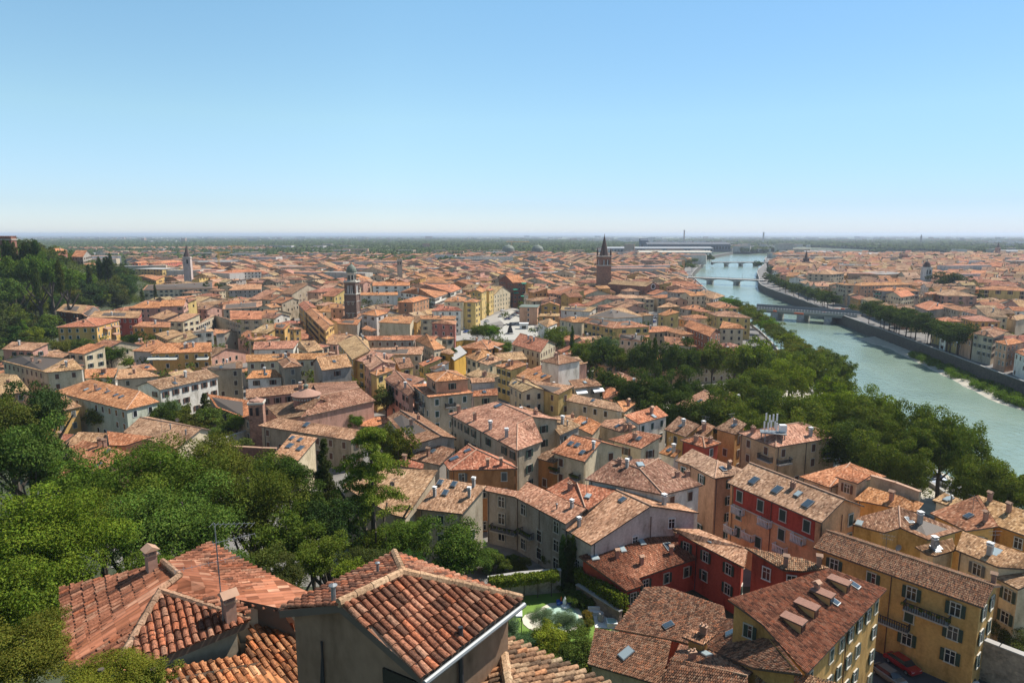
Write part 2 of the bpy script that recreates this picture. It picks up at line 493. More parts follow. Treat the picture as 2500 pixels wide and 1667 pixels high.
def on_roof(h, px, py):
    d = ray(px, py)
    best = None
    for f in h['faces']:
        P = [h['V'][i] for i in f]; n, u, dn = face_frame(P)
        den = d.dot(n)
        if abs(den) < 1e-6: continue
        t = (P[0]-Vector((0,0,CAMZ))).dot(n)/den
        if t <= 0: continue
        q = Vector((0,0,CAMZ))+d*t
        if inpoly(q.x, q.y, [(p.x, p.y) for p in P]):
            if best is None or t < best[0]: best = (t, q, n, u, dn)
    return best
def rand_roof(h, rng):
    f = rng.choice(h['faces']); P = [h['V'][i] for i in f]
    w = [rng.random()+.25 for _ in P]; s = sum(w)
    q = sum((p*(k/s) for p, k in zip(P, w)), Vector((0,0,0)))
    n, u, dn = face_frame(P)
    return 0, q, n, u, dn
def inset(foot, d):
    n = len(foot); out = []
    for i in range(n):
        a, b, c = foot[i-1], foot[i], foot[(i+1) % n]
        def nrm(p, q):
            dx, dy = q[0]-p[0], q[1]-p[1]; l = math.hypot(dx, dy) or 1
            return -dy/l, dx/l
        n1 = nrm(a, b); n2 = nrm(b, c)
        mx, my = n1[0]+n2[0], n1[1]+n2[1]; l = math.hypot(mx, my)
        if l < .2: out.append((b[0]+n1[0]*d, b[1]+n1[1]*d)); continue
        mx /= l; my /= l; k = d/max(.4, mx*n1[0]+my*n1[1])
        out.append((b[0]+mx*k, b[1]+my*k))
    return out
def tile_tint(rc, rng, near=False):
    k = rng.random()
    rc = tuple(c*f for c, f in zip(rc, (.94, .90, .88)))
    if k < .34: f = (1.0, 1.0, 1.0)
    elif k < .56: f = (.62, .60, .60)
    elif k < .70: f = (.38, .42, .46)
    elif k < .84: f = (1.06, 1.22, 1.30)
    elif k < .94: f = (1.18, .98, .85)
    else: f = (1.10, 1.40, 1.55)
    j = rng.uniform(.85, 1.15)
    return tuple(min(.75, c*g*j) for c, g in zip(rc, f))
def lay_tiles(mb, P, rc, rng, pu=.225, pv=.37, seg=3, lift=.0):
    n, u, dn = face_frame(P)
    o = P[0]; loc = [((p-o).dot(u), (p-o).dot(dn)) for p in P]
    u0, u1 = min(p[0] for p in loc), max(p[0] for p in loc); v0, v1 = min(p[1] for p in loc), max(p[1] for p in loc)
    nu = int((u1-u0)/pu)+1; nv = int((v1-v0)/pv)+2
    mi = mb.mi('clay_tile'); sl = noise.noise(o*.3)*.3
    nx = len(loc)
    for i in range(nu):
        uc = u0+(i+.5)*pu
        # column span inside polygon
        xs = []
        for k in range(nx):
            a, b = loc[k], loc[(k+1) % nx]
            if (a[0] > uc) != (b[0] > uc): xs.append(a[1]+(uc-a[0])*(b[1]-a[1])/(b[0]-a[0]))
        xs.sort()
        for s in range(0, len(xs)-1, 2):
            va, vb = xs[s], xs[s+1]
            v = vb+.05
            while v > va+.08:
                vt = max(v-pv*1.12, va-.02); 
                r1 = pu*.40; r0 = pu*.33
                ju = rng.uniform(-.012, .012); jv = rng.uniform(-.025, .025); yw = rng.uniform(-.015, .015)
                t = tile_tint(rc, rng)
                base = len(mb.v)
                for (vv, rr, lf, du) in ((vt, r0, .0, -yw), (v+jv, r1, .035, yw)):
                    for k in range(seg+1):
                        a = math.pi*k/seg
                        p = o+u*(uc+ju+du-math.cos(a)*rr)+dn*vv+n*(lift+lf+math.sin(a)*rr*.85)
                        mb.v.append((p.x, p.y, p.z))
                for k in range(seg):
                    mb.f.append([base+k, base+k+1, base+seg+1+k+1, base+seg+1+k]); mb.m.append(mi); mb.uv.append([(0,0)]*4); mb.t.append(t)
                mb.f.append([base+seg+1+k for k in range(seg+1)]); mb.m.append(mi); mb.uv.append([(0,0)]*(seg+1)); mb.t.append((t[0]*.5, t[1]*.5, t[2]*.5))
                v -= pv
def roof_mesh(h, mb, far=False, tint=(1,1,1), rng=None):
    V, faces, bd = h['V'], h['faces'], h['bd']; o = h['o']
    mat = o.get('roofmat') or ('roof_tiles_far' if far else 'roof_tiles')
    tiles = (not far) and (not o.get('roofmat')) and (o.get('tiles') or h['dist'] < 100) and o.get('tiles') is not False
    for f in faces:
        P = [V[i] for i in f]; n, u, dn = face_frame(P)
        uv = [((p.dot(u))+h['c'][0]*.37, p.dot(dn)) for p in P]
        if tiles:
            mb.face(P, 'roof_tiles', uv, tint)
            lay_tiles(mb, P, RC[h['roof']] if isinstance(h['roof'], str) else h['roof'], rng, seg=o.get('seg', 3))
        else: mb.face(P, mat, uv, tint)
    th = .22
    k = len(bd)
    for i in range(k):
        a, b = V[bd[i]], V[bd[(i+1) % k]]
        if (a-b).length < .05: continue
        z = Vector((0,0,th))
        mb.face([a-z, b-z, b, a], 'fascia')
    if not far:
        for f in faces: mb.face([V[i]-Vector((0,0,th)) for i in f][::-1], 'fascia')
        # ridge and hip caps
        E = {}
        for fi, f in enumerate(faces):
            for i in range(len(f)): E.setdefault(tuple(sorted((f[i], f[(i+1) % len(f)]))), []).append(fi)
        r = o.get('ridge', .15)
        for (a, b), fs in E.items():
            if len(fs) == 2:
                pa, pb = V[a], V[b]
                # convex only
                n1, _, _ = face_frame([V[i] for i in faces[fs[0]]])
                cc = sum((V[i] for i in faces[fs[1]]), Vector((0,0,0)))/len(faces[fs[1]])
                if (cc-pa).dot(n1) > .05: continue
                L_ = (pb-pa).length
                if L_ < .5: continue
                if tiles and L_ < 40:
                    m = max(2, int(L_/.45)); d = (pb-pa)/m
                    for q in range(m):
                        t = tile_tint(o.get('ridgecol', (.50,.31,.20)), rng); t = tuple((x+y*2)/3 for x, y in zip(t, o.get('ridgecol', (.50,.31,.20))))
                        s0 = pa+d*q+Vector((0,0,.06)); mb.tube([s0-d*.05, s0+d*1.02], r, 'clay_tile', 7, t, r*.86)
                else:
                    mb.tube([pa+Vector((0,0,.03)), pb+Vector((0,0,.03))], r, 'ridge_clay', 5)
    return tiles
def base_z(h):
    m = min(hill(x, y) for x, y in h['foot'])
    return m-(.3 if m < .5 else 2.0)
def wall_rings(h):
    ins = inset(h['foot'], h['o'].get('inset', .42))
    zs = [h['V'][i].z-.12 for i in h['bd']]
    return ins, zs, h['o'].get('base', base_z(h))
def wall_mesh(h, mb, far=False, tint=(1,1,1)):
    ins, zs, bz = wall_rings(h); k = len(ins)
    mat = h['o'].get('wallmat') or ('stucco_far' if far else 'stucco')
    for i in range(k):
        j = (i+1) % k
        mb.face([(*ins[i], bz), (*ins[j], bz), (*ins[j], zs[j]), (*ins[i], zs[i])], mat, tint=tint)
# footprint hash for neighbour tests
HASH = {}
def hash_add(h):
    xs = [p[0] for p in h['foot']]; ys = [p[1] for p in h['foot']]
    for i in range(int(min(xs)//12), int(max(xs)//12)+1):
        for j in range(int(min(ys)//12), int(max(ys)//12)+1): HASH.setdefault((i, j), []).append(h)
def covered(x, y, z, me):
    for h in HASH.get((int(x//12), int(y//12)), ()):
        if h is not me and h['h'] > z and inpoly(x, y, h['foot']): return True
    return False
# window meshes
WM = {}
def window_data(style, near):
    k = (style, near)
    if k in WM: return WM[k]
    fr, sh, opn = style
    w, hh = .98, 1.55
    if near:
        f = MB()
        for (cx, cz, sx, sz) in ((0, hh/2+.06, w+.24, .12), (0, -hh/2-.06, w+.32, .12), (-w/2-.05, 0, .10, hh), (w/2+.05, 0, .10, hh)):
            f.box((cx, -.06, cz), (sx, .14 if cz > -.5 else .22, sz), fr)
        p = MB(); p.box((0, -.01, 0), (w, .03, hh), 'dark_pane'); p.box((0, -.035, 0), (.06, .04, hh), 'white_trim'); p.box((0, -.035, hh*.15), (w, .04, .05), 'white_trim')
        s = MB()
        s.box((0, 0, 0), (.50, .05, hh), sh)
        for q in range(7): s.box((0, -.035, -hh/2+.15+q*.21), (.40, .03, .09), sh)
        out = []
        for mb, nm in ((f, 'window'), (p, 'pane'), (s, 'shutter')):
            o = mb.build(nm); me = o.data; bpy.data.objects.remove(o); out.append(me)
        WM[k] = out; return out
    f = MB()
    f.box((0, -.03, 0), (w+.22, .08, hh+.22), fr)
    f.box((0, -.075, 0), (w, .03, hh), 'dark_pane' if opn else sh)
    if opn == 1:
        for sx in (-1, 1): f.box((sx*(w/2+.32), -.10, 0), (.46, .06, hh), sh)
    o = f.build('window'); me = o.data; bpy.data.objects.remove(o)
    WM[k] = [me]; return WM[k]
def add_windows(root, h, rng):
    ins, zs, bz = wall_rings(h); k = len(ins); o = h['o']
    if o.get('win') == 0: return
    near = h['dist'] < 135
    sp = o.get('win') or rng.choice((2.6, 3.0, 3.4))
    style = o.get('style') or (rng.choice(('stone_trim', 'stone_trim', 'white_trim')), rng.choice(('shutter_green', 'shutter_brown', 'shutter_grey')), rng.choice((0, 1, 1, 2)))
    cnt = 0
    sw = o.get('swin', 1.0); pr = o.get('pwin', .82)
    for i in range(k):
        j = (i+1) % k
        a = Vector((*ins[i], 0)); b = Vector((*ins[j], 0)); d = b-a; Ln = d.length
        if Ln < 2.0: continue
        nrm = Vector((d.y, -d.x, 0)).normalized()
        mid = (a+b)/2
        if (Vector((0,0,0))-mid).dot(nrm) < 0: continue
        top = min(zs[i], zs[j]); 
        n = max(1, int((Ln-.8)/sp)); rz = math.atan2(d.y, d.x)
        for q in range(n):
            s = (q+.5)/n; p0 = a+d*s
            for fl in range(6):
                z = top-1.55-fl*3.15
                if z < bz+1.3 or z < 1.2: break
                if rng.random() > pr: continue
                p = p0+nrm*.03; p.z = z
                t = proj(p)
                if not t or not (-20 < t[0] < W+20 and 0 < t[1] < HP+15): continue
                tp = p0+nrm*1.0
                if covered(tp.x, tp.y, z-.5, h): continue
                cnt += 1
                if cnt > 90: return
                # local -Y must face outward (nrm): rotation so that local x = d
                if near and h['dist'] < 135:
                    ms = window_data(style, True)
                    wo = link('window', ms[0], root, p, rz); wo.scale = (sw, 1, sw)
                    pn = bpy.data.objects.new('pane', ms[1]); COL.objects.link(pn); pn.parent = wo
                    kind = style[2]
                    if kind != 2:
                        for sx in (-1, 1):
                            sh = bpy.data.objects.new('shutter', ms[2]); COL.objects.link(sh); sh.parent = wo
                            if kind == 1 and rng.random() < .8: sh.location = (sx*.78, -.10, 0)
                            else: sh.location = (sx*.25, -.09, 0)
                else:
                    wo = link('window', window_data(style, False)[0], root, p, rz); wo.scale = (sw, 1, sw)
# chimney meshes
CM = []
def chimney_data():
    if CM: return CM
    def mk(fn):
        mb = MB(); fn(mb); o = mb.build('chimney'); me = o.data; bpy.data.objects.remove(o); CM.append(me)
    def c0(mb):
        mb.box((0,0,.3), (.55,.55,2.2), 'concrete'); mb.box((0,0,1.5), (.75,.75,.14), 'white_trim')
        for x in (-.2,.2): mb.box((x,0,1.67), (.1,.5,.22), 'concrete')
        mb.box((0,0,1.84), (.8,.8,.1), 'white_trim')
    def c1(mb):
        mb.box((0,0,.2), (.6,.6,2.0), 'old_clay'); mb.box((0,0,1.25), (.74,.74,.12), 'ridge_clay')
        for x in (-.24,.24):
            for y in (-.24,.24): mb.box((x,y,1.45), (.12,.12,.3), 'old_clay')
        a = [(-.48,-.48,1.6),(.48,-.48,1.6),(.48,.48,1.6),(-.48,.48,1.6)]; t0, t1 = (-.48,0,1.92), (.48,0,1.92)
        mb.face([a[0],a[1],t1,t0], 'ridge_clay'); mb.face([a[2],a[3],t0,t1], 'ridge_clay'); mb.face([a[1],a[2],t1], 'ridge_clay'); mb.face([a[3],a[0],t0], 'ridge_clay'); mb.face(a[::-1], 'ridge_clay')
    def c2(mb):
        mb.box((0,0,.1), (.9,.5,1.9), 'old_clay'); mb.box((0,0,1.1), (1.05,.65,.12), 'ridge_clay')
        for x in (-.25,.25): mb.lathe((x,0,1.15), [(.12,0),(.12,.3),(.16,.32),(.02,.42)], 'ridge_clay', 8)
    def c3(mb):
        mb.lathe((0,0,-.4), [(.14,0),(.14,1.5)], 'metal_grey', 8); mb.lathe((0,0,1.15), [(.26,0),(.26,.05),(.03,.16)], 'metal_grey', 8)
    plain('old_clay', (.36,.20,.14), .92, noisy=.35)
    for c in (c0, c1, c2, c3): mk(c)
    return CM
SKM = {}
def skylight_data(milky=False, big=False):
    k = (milky, big)
    if k in SKM: return SKM[k]
    mb = MB(); w, l = (1.1, 1.6) if big else (.8, 1.15)
    mb.box((0,0,.08), (w+.16, l+.16, .2), 'metal_grey'); mb.box((0,0,.19), (w-.04, l-.04, .05), 'skylight_milky' if milky else 'skylight_glass')
    o = mb.build('skylight'); SKM[k] = o.data; bpy.data.objects.remove(o); return SKM[k]
def antenna_data():
    if 'ant' in SKM: return SKM['ant']
    mb = MB(); mb.tube([(0,0,-.5),(0,0,3.2)], .03, 'metal_grey', 5)
    for z, l in ((3.0,.9),(2.5,.7)):
        mb.tube([(-l,0,z),(l,0,z)], .018, 'metal_grey', 4)
        for q in range(6): x = -l+q*l*.38; mb.tube([(x,-.3,z),(x,.3,z)], .012, 'metal_grey', 3)
    o = mb.build('antenna'); SKM['ant'] = o.data; bpy.data.objects.remove(o); return SKM['ant']
def dish_data():
    if 'dish' in SKM: return SKM['dish']
    mb = MB(); mb.tube([(0,0,-.4),(0,0,.7)], .04, 'metal_grey', 5)
    rows = [[(math.cos(a)*r, -.3+r*r*.35*-1, .9+math.sin(a)*r) for a in [i*math.pi/6 for i in range(12)]] for r in (.02,.25,.45)]
    mb.grid(rows, 'metal_grey', close=True); mb.tube([(0,-.3,.9),(0,-.75,.8)], .02, 'metal_grey', 4)
    o = mb.build('satellite_dish'); SKM['dish'] = o.data; bpy.data.objects.remove(o); return SKM['dish']
def build_house(h, group=None):
    rng = random.Random(int(h['c'][0]*31+h['c'][1]*17))
    o = h['o']
    bz = wall_rings(h)[2]
    root = empty(o.get('name', 'house'), (h['c'][0], h['c'][1], max(0, hill(*h['c']))))
    tag(root, h['label'], o.get('cat', 'house'), group)
    wc = WC[h['wall']] if isinstance(h['wall'], str) else h['wall']
    rc = RC[h['roof']] if isinstance(h['roof'], str) else h['roof']
    j = rng.uniform(.93, 1.07)
    mb = MB(); wall_mesh(h, mb); w = mb.build('wall', root, tuple(c*j for c in wc), loc=(h['c'][0], h['c'][1], 0))
    mb = MB(); roof_mesh(h, mb, rng=rng); 
    rf = mb.build('roof', root, tuple(min(1, c*rng.uniform(.92, 1.1)) for c in rc), loc=(h['c'][0], h['c'][1], 0))
    h['root'] = root; h['roofobj'] = rf
    if o.get('band'):
        mb = MB(); ins, zs, bz = wall_rings(h)
        for i in range(len(ins)):
            a = Vector((*ins[i], 0)); b = Vector((*ins[(i+1) % len(ins)], 0)); d = b-a; nn = Vector((d.y, -d.x, 0)).normalized()*.03
            if d.length < 8 or zs[i] != zs[(i+1) % len(ins)] and abs(zs[i]-zs[(i+1) % len(ins)]) > .3: continue
            z1 = min(zs[i], zs[(i+1) % len(ins)]); z0 = z1-3.3; d = d.normalized()*.8
            p, q = a+nn+d, b+nn-d
            mb.face([(p.x, p.y, z0), (q.x, q.y, z0), (q.x, q.y, z1), (p.x, p.y, z1)], 'stucco'); mb.box(((p.x+q.x)/2, (p.y+q.y)/2, z0-.1), ((q-p).length, .12, .2), 'stone_trim', math.atan2(d.y, d.x))
        mb.build('painted_band', root, o['band'], loc=(h['c'][0], h['c'][1], 0))
    if not o.get('nocut'): add_windows(root, h, rng)
    if h['dist'] < 170 and o.get('win') != 0:
        ins, zs, bz = wall_rings(h)
        for i in range(len(ins)):
            j2 = (i+1) % len(ins); a = Vector((*ins[i], 0)); b = Vector((*ins[j2], 0)); d = b-a; nn = Vector((d.y, -d.x, 0)).normalized()
            if d.length < 5 or (-(a+b)/2).dot(nn) < 0: continue
            z1 = min(zs[i], zs[j2])-.1
            for s_ in ([.04] if d.length < 12 else [.04, .5]):
                p = a+d*s_+nn*.12
                if covered(p.x+nn.x*.5, p.y+nn.y*.5, z1-2, h): continue
                mb = MB(); mb.tube([(p.x, p.y, z1),(p.x, p.y, max(bz, .2))], .06, 'metal_dark' if i % 2 else 'shutter_brown', 5); mb.build('downpipe', root, loc=(p.x, p.y, z1))
    # chimneys
    cd = chimney_data()
    for c in o.get('chim', ()):
        hit = on_roof(h, *src(*c[:3]))
        if hit: link('chimney', cd[c[3] if len(c) > 3 else rng.choice((0,1,1,2))], rf, hit[1], rng.uniform(-.2,.2)+math.atan2(hit[3].y, hit[3].x), scale=(c[4],)*3 if len(c) > 4 else ((.85,)*3 if h['dist'] < 130 else None))
    nch = o.get('nch', rng.choice((0,1,1,2,2,3)) if h['dist'] < 330 else rng.choice((0,0,1)))
    for _ in range(nch):
        hit = rand_roof(h, rng)
        link('chimney', cd[rng.choice((0,0,1,1,2,3))], rf, hit[1], math.atan2(hit[3].y, hit[3].x))
    def place_flat(me, hit, nm):
        ob = link(nm, me, rf, hit[1]+hit[2]*.05)
        from mathutils import Matrix
        m = Matrix((hit[3], -hit[4], hit[2])).transposed(); ob.rotation_euler = m.to_euler()
    for c in o.get('sky', ()):
        hit = on_roof(h, *src(*c[:3]))
        if hit: place_flat(skylight_data(len(c) > 3 and 'm' in c[3], len(c) > 3 and 'b' in c[3]), hit, 'skylight')
    if h['dist'] < 260 and 'sky' not in o and not o.get('roofmat'):
        for _ in range(rng.choice((0,0,1,1,2))):
            place_flat(skylight_data(rng.random() < .3), rand_roof(h, rng), 'skylight')
    if h['dist'] < 200 and rng.random() < .5 and not o.get('noant'):
        hit = rand_roof(h, rng); link('antenna', antenna_data(), rf, hit[1], rng.uniform(0, 3))
    if h['dist'] < 180 and rng.random() < .3 and not o.get('noant'):
        hit = rand_roof(h, rng); link('satellite_dish', dish_data(), rf, hit[1], rng.uniform(-.5, .5))
    return root
# ------------------------------------------------------------ buildings read off the photograph
# nearest group
R('small tower house with big barrel tiles and dark plaster wall, at the bottom centre','J',[(840,840,45.6),(1410,562,45.6),(2475,795,44.5),(1575,1490,44.5),(1332,380,44.5),(300,895,44.5)],[[0,1,2,3],[0,1,4,5],[1,2,4]],(.24,.155,.10),(.44,.19,.11),seg=6,win=0,nch=0,sky=(),noant=1,inset=.28,ridge=.13,ridgecol=(.58,.38,.23),fix=1,chim=[('J',790,835,3,.45),('J',1185,565,3,.3)],base=34,tiles=1)
R('sprawling near house with old orange hip roof and two capped chimneys, bottom left','I',[(545,685,42.3),(600,1375,42.3),(1050,1400,42.45),(1440,725,43.3),(1612,592,43.45),(1458,462,43.35),(1862,312,42.7),(2805,742,42.4),(2500,868,42.65),(2130,790,42.9),(2235,987,42.5),(1150,1440,42.4)],[[0,1,2,3,4,5],[3,10,9,8,7,6,5,4],[3,2,11,10]],'beige',(.42,.18,.105),seg=5,win=0,nch=0,sky=(),noant=1,inset=.3,base=34,chim=[('I',1365,540,1,.52),('I',2065,975,1,.55)],tiles=1,ridge=.12,fix=1)
R('low orange tiled wing of old barrel tiles just left of the dark plaster tower house','I',[(2130,790,42.85),(2505,878,42.6),(2705,1165,41.4),(2210,1090,41.65)],None,'beige','red',fix=1,seg=5,win=0,nch=0,sky=(),noant=1,base=34,tiles=1)
R('lowest pale orange tiled roof cut by the bottom edge, left of the tower house','I',[(2200,1290,41.65),(1560,1395,42.0),(1250,1560,41.9),(1300,1750,41.3),(2765,1700,40.7),(2705,1175,41.1),(2212,1095,41.65)],None,'beige','orange',fix=1,seg=5,win=0,nch=0,sky=(),noant=1,base=33,tiles=1)
R('orange and cream barrel tile roof with pale hip cap, at the bottom edge','K',[(85,1145,43.2),(170,1700,43.6),(1250,1640,41.5),(150,1165,42.6),(-330,1500,41.5),(-330,1700,41.5)],[[0,1,2,3],[0,1,5,4]],'salmon','light',seg=6,win=0,nch=0,sky=(),noant=1,base=34,tiles=1,ridge=.16,ridgecol=(.58,.38,.23))
# bottom right
Q('long ochre street house with mottled mossy roof and dark balcony at the bottom right corner','L',(462,325),(1990,866),(2280,712),11.5,'a','ochre','brown',chim=[('L',1235,340,1),('L',950,205,0),('L',2075,650,1)],sky=[('L',860,185)],win=4.3,pwin=.9,swin=1.05,style=('stone_trim','shutter_green',1),nch=0,slope=.36)
R('ochre house with four dormers in a row on its striped red roof','L',[(-305,790,None),(600,512,16.2),(1120,698,12.6),(400,1458,12.6),(0,1008,None)],None,'ochre','red',chim=[('L',490,740,1),('L',280,1400,1)],sky=[('L',825,670),('L',640,815)],nch=0,win=2.5,pwin=.95,swin=.9,style=('stone_trim','shutter_green',1),noant=1)
R('broad pinkish tiled roof beside the garden with a satellite dish at its edge','K',[(1375,685,9.4),(1550,672,None),(2085,855,12.2),(2100,960,None),(1960,1238,None),(1690,1165,None),(1105,1055,6.4)],None,'red','pinkish',sky=[('K',1590,1030)],nch=0,noant=1,win=0)
R('low tiled roof with one square skylight at the bottom, right of the garden shrubs','K',[(930,1050,7.4),(1612,1165,9.4),(1530,1560,None),(865,1368,5.9)],None,'cream','pinkish',fix=1,sky=[('K',1212,1282,'bm')],nch=0,noant=1,win=0)
R('double pitched roof of speckled tiles at the bottom edge, left of the dormered house','K',[(1625,1332,10.0),(2295,1482,11.9),(2320,1800,10.2),(1480,1640,8.3),(1690,1190,9.3),(2430,1372,11.4)],[[0,1,2,3],[0,1,5,4]],'cream','pinkish',fix=1,nch=0,noant=1,win=0,chim=[('K',1800,1330,2)],sky=[('K',1925,1290,'m')])
R('reddish roof with one narrow skylight wedged between the dormered house and the broad pinkish roof','K',[(2105,962,11.3),(2425,1012,13.6),(2790,1462,None),(2352,1405,None),(1960,1240,10.0)],None,'ochre','pinkish',fix=1,sky=[('K',2155,1100)],nch=0,noant=1,win=0)
R('pale tan strip of roof at the very bottom right below the dormered house','L',[(0,1375,11.5),(340,1445,12.7),(660,1560,12.8),(600,1800,11.5),(-80,1640,11.0)],None,'ochre','light',fix=1,nch=0,noant=1,win=0)
R('little yellow roof turret with a big double chimney on the broad pinkish roof','K',[(1790,1060,11.6),(2010,1110,11.6),(1900,1197,11.2),(1708,1125,11.2)],None,'ochre','pinkish',nch=0,noant=1,win=0,base=7,chim=[('K',1900,1100,2)],sky=())
R('dark red courtyard house with long striped roof and pale skylights beside the clipped hedge','K',[(780,405,6.4),(1620,172,7.0),(1872,412,5.6),(1322,600,5.3),(1362,665,None),(1215,716,None)],None,'red','red',chim=[('K',1125,420,1),('K',1345,480,1),('K',1610,385,1),('K',1655,230,1)],sky=[('K',920,410,'bm'),('K',1175,348,'m'),('K',1350,285,'m'),('K',1590,325,'b')],nch=0,win=3,style=('stone_trim','shutter_green',1),noant=1)
R('dark red wing of the courtyard with light tiled roof and shuttered windows','K',[(1622,155,9.0),(1858,160,9.4),(2300,335,9.6),(2265,502,8.0),(1815,272,7.8)],None,'red','light',chim=[('K',1940,190,1)],sky=[('K',1970,265,'m')],nch=0,win=3,style=('stone_trim','shutter_green',1),noant=1)
R('crimson tower wing with pale sloping roof behind the dormered ochre house','L',[(-155,322,15.2),(375,430,None),(605,508,14.6),(360,538,None),(185,522,13.6)],None,'red','light',chim=[('L',215,490,1),('L',510,490,1)],nch=0,win=4,noant=1,sky=())
# middle right of the foreground
R('big mauve gable walled house with long light orange roof beside the courtyard','G',[(1430,1375,13),(1120,1232,13),(632,1572,8.2),(895,1727,8.2),(1862,1437,10.8),(1545,1292,10.8)],[[0,1,2,3],[0,4,5,1]],'lilac','light',chim=[('G',785,1560,0)],sky=[('G',1175,1325)],nch=1,win=4.6,pwin=.6,style=('white_trim','shutter_grey',2))
R('shaded palace with long balcony above the ivy garden wall','G',[(-60,1192,10.4),(240,1242,None),(205,1292,9.6),(-57,1237,9.6),(320,1158,11.6),(770,1372,11.6),(850,1402,None),(665,1537,9.4)],[[0,1,2,3],[1,4,5,6,7,2]],'grey','pinkish',chim=[('G',585,1410,3),('G',720,1400,0)],nch=0,win=3.4,style=('stone_trim','shutter_green',2),cat='palace',sky=(),pwin=.9,swin=1.2)
R('hipped brick red roof wedged between the shaded palace and the mauve gable house','G',[(490,1227,10.4),(690,1116,12.6),(765,1172,12.8),(840,1392,10.6),(575,1277,10.4),(1130,1228,12.8),(868,1410,10.6)],[[0,1,2,3,4],[2,5,6,3]],'stone','red',nch=1,win=0)
R('cream house with bright orange roof, small flower balcony and skylights','G',[(730,735,15),(985,800,None),(835,980,12.2),(535,895,12.2),(1205,857,12.8),(900,765,12.8)],[[0,1,2,3],[0,5,4,1]],'cream','orange',chim=[('G',640,795,0),('G',915,865,0),('G',985,808,0)],sky=[('G',710,820),('G',770,835),('G',815,900)],nch=0,win=3,style=('stone_trim','shutter_brown',0),noant=1)
R('narrow ochre house with tiled shed roof attached left of the cream balcony house','G',[(575,850,12.6),(372,935,10.6),(553,988,10.6),(700,905,None)],None,(.45,.22,.08),'brown',nch=0,win=3,style=('stone_trim','shutter_brown',0),noant=1,sky=())
R('white house with arched brown shutters under a huge dark roof with a glass roof lantern','G',[(835,1135,12.2),(1085,960,None),(1330,1045,15.4),(1542,1275,12.2),(1500,950,None),(1895,1187,12.2)],[[0,1,2,3],[3,2,4,5],[1,4,2]],'white','brown',chim=[('G',1150,1000,2),('G',1215,1030,0),('G',1665,1115,2),('G',1755,1110,2)],sky=[('G',1335,1010,'bm')],nch=0,win=3.6,style=('stone_trim','shutter_brown',0))
R('large grey palace with pointed arch windows and a great speckled hip roof','G',[(-392,548,13.6),(50,438,17.4),(365,575,None),(235,640,None),(228,880,13.6),(462,795,13.6),(620,602,15)],[[0,1,2,3,4],[3,5,4],[2,5,3],[1,6,2]],'beige','pinkish',chim=[('F',1912,540,1),('F',2055,610,1),('F',2195,690,0),('G',135,760,0),('G',395,560,2)],sky=[('G',60,482,'b')],nch=0,win=3.2,style=('stone_trim','shutter_green',1),cat='palace',pwin=.9)
R('small grey rendered house with patched brown roof behind the hip of the large grey palace','G',[(517,622,14),(692,600,None),(806,655,12.3),(612,742,12.3)],None,'grey','brown',nch=2,win=3,sky=())
R('rust walled house with diamond striped red hip roof and solar panels','F',[(2072,872,14.6),(1997,822,14.6),(1775,985,12),(1825,1055,12),(2440,1040,12),(2385,985,12)],[[0,4,3],[1,0,3,2],[1,5,4,0]],(.40,.19,.08),'red',chim=[('F',1905,890,0),('F',2170,1020,1),('F',2290,1010,1)],sky=[('F',1870,955,'b'),('F',1990,885)],nch=0,win=3.6,noant=1)
R('light orange roof seen through the cedar branches, left of the two chimney house','F',[(1725,1055,14.2),(1250,1040,None),(850,1190,10.8),(1310,1450,None),(1437,1483,10.8)],None,'beige','light',nch=0,win=0,sky=())
R('beige house with patchy pale roof, three small skylights and two chimneys above the round tree','F',[(1742,1125,13.8),(2158,1197,13.8),(1942,1447,11),(1532,1400,11)],None,'beige','light',chim=[('F',1695,1285,0),('F',2005,1290,0),('F',2045,1200,0)],sky=[('F',1745,1170),('F',1868,1185),('F',1790,1262)],nch=0,win=4,noant=1)
R('low dark speckled roof with a small skylight in the gap below the zigzag gable','F',[(1625,800,10.5),(1880,870,10.5),(1740,1010,None),(1470,950,8.6)],None,'grey','brown',nch=1,win=0,sky=[('F',1680,888)])
R('little orange flat pitched roof left of the solar panel house','F',[(1430,950,9),(1600,1000,9),(1590,1045,8.4),(1330,1010,8.4),(1310,960,None)],None,'beige','red',nch=1,win=0,sky=())
R('house with zigzag double gable and long dark ridge below the beige apartment block','F',[(1387,517,13),(1757,750,13),(1480,835,10.6),(1265,577,10.6),(1570,562,12),(1893,770,11.8)],[[0,1,2,3],[0,4,5,1]],'grey','brown',chim=[('F',1550,600,2),('F',1485,660,1)],nch=0,win=0,sky=())
Q('beige apartment block with terrace ring roof, green shutters and balconies on the left side','F',(1488,290),(1640,402),(2045,362),14,'flat','beige','orange',roofmat=None,nch=0,win=3.2,style=('white_trim','shutter_green',0),cat='apartment block',name='apartment_block',sky=(),noant=1,tiles=False)
Q('pink plastered penthouse with orange hip roof on top of the beige apartment block','F',(1605,195),(1700,265),(2008,238),17.3,'hip','salmon','orange',nch=1,win=4,base=14.0,noant=1,sky=())
R('long pink house with peeling shutters behind the round green street tree','F',[(1350,165,14),(1512,345,14),(1457,392,11.6),(1240,237,11.6),(1612,235,None),(1495,290,12.2)],[[0,1,2,3],[0,4,5,1]],'pink','brown',nch=2,win=3,style=('stone_trim','shutter_brown',1))
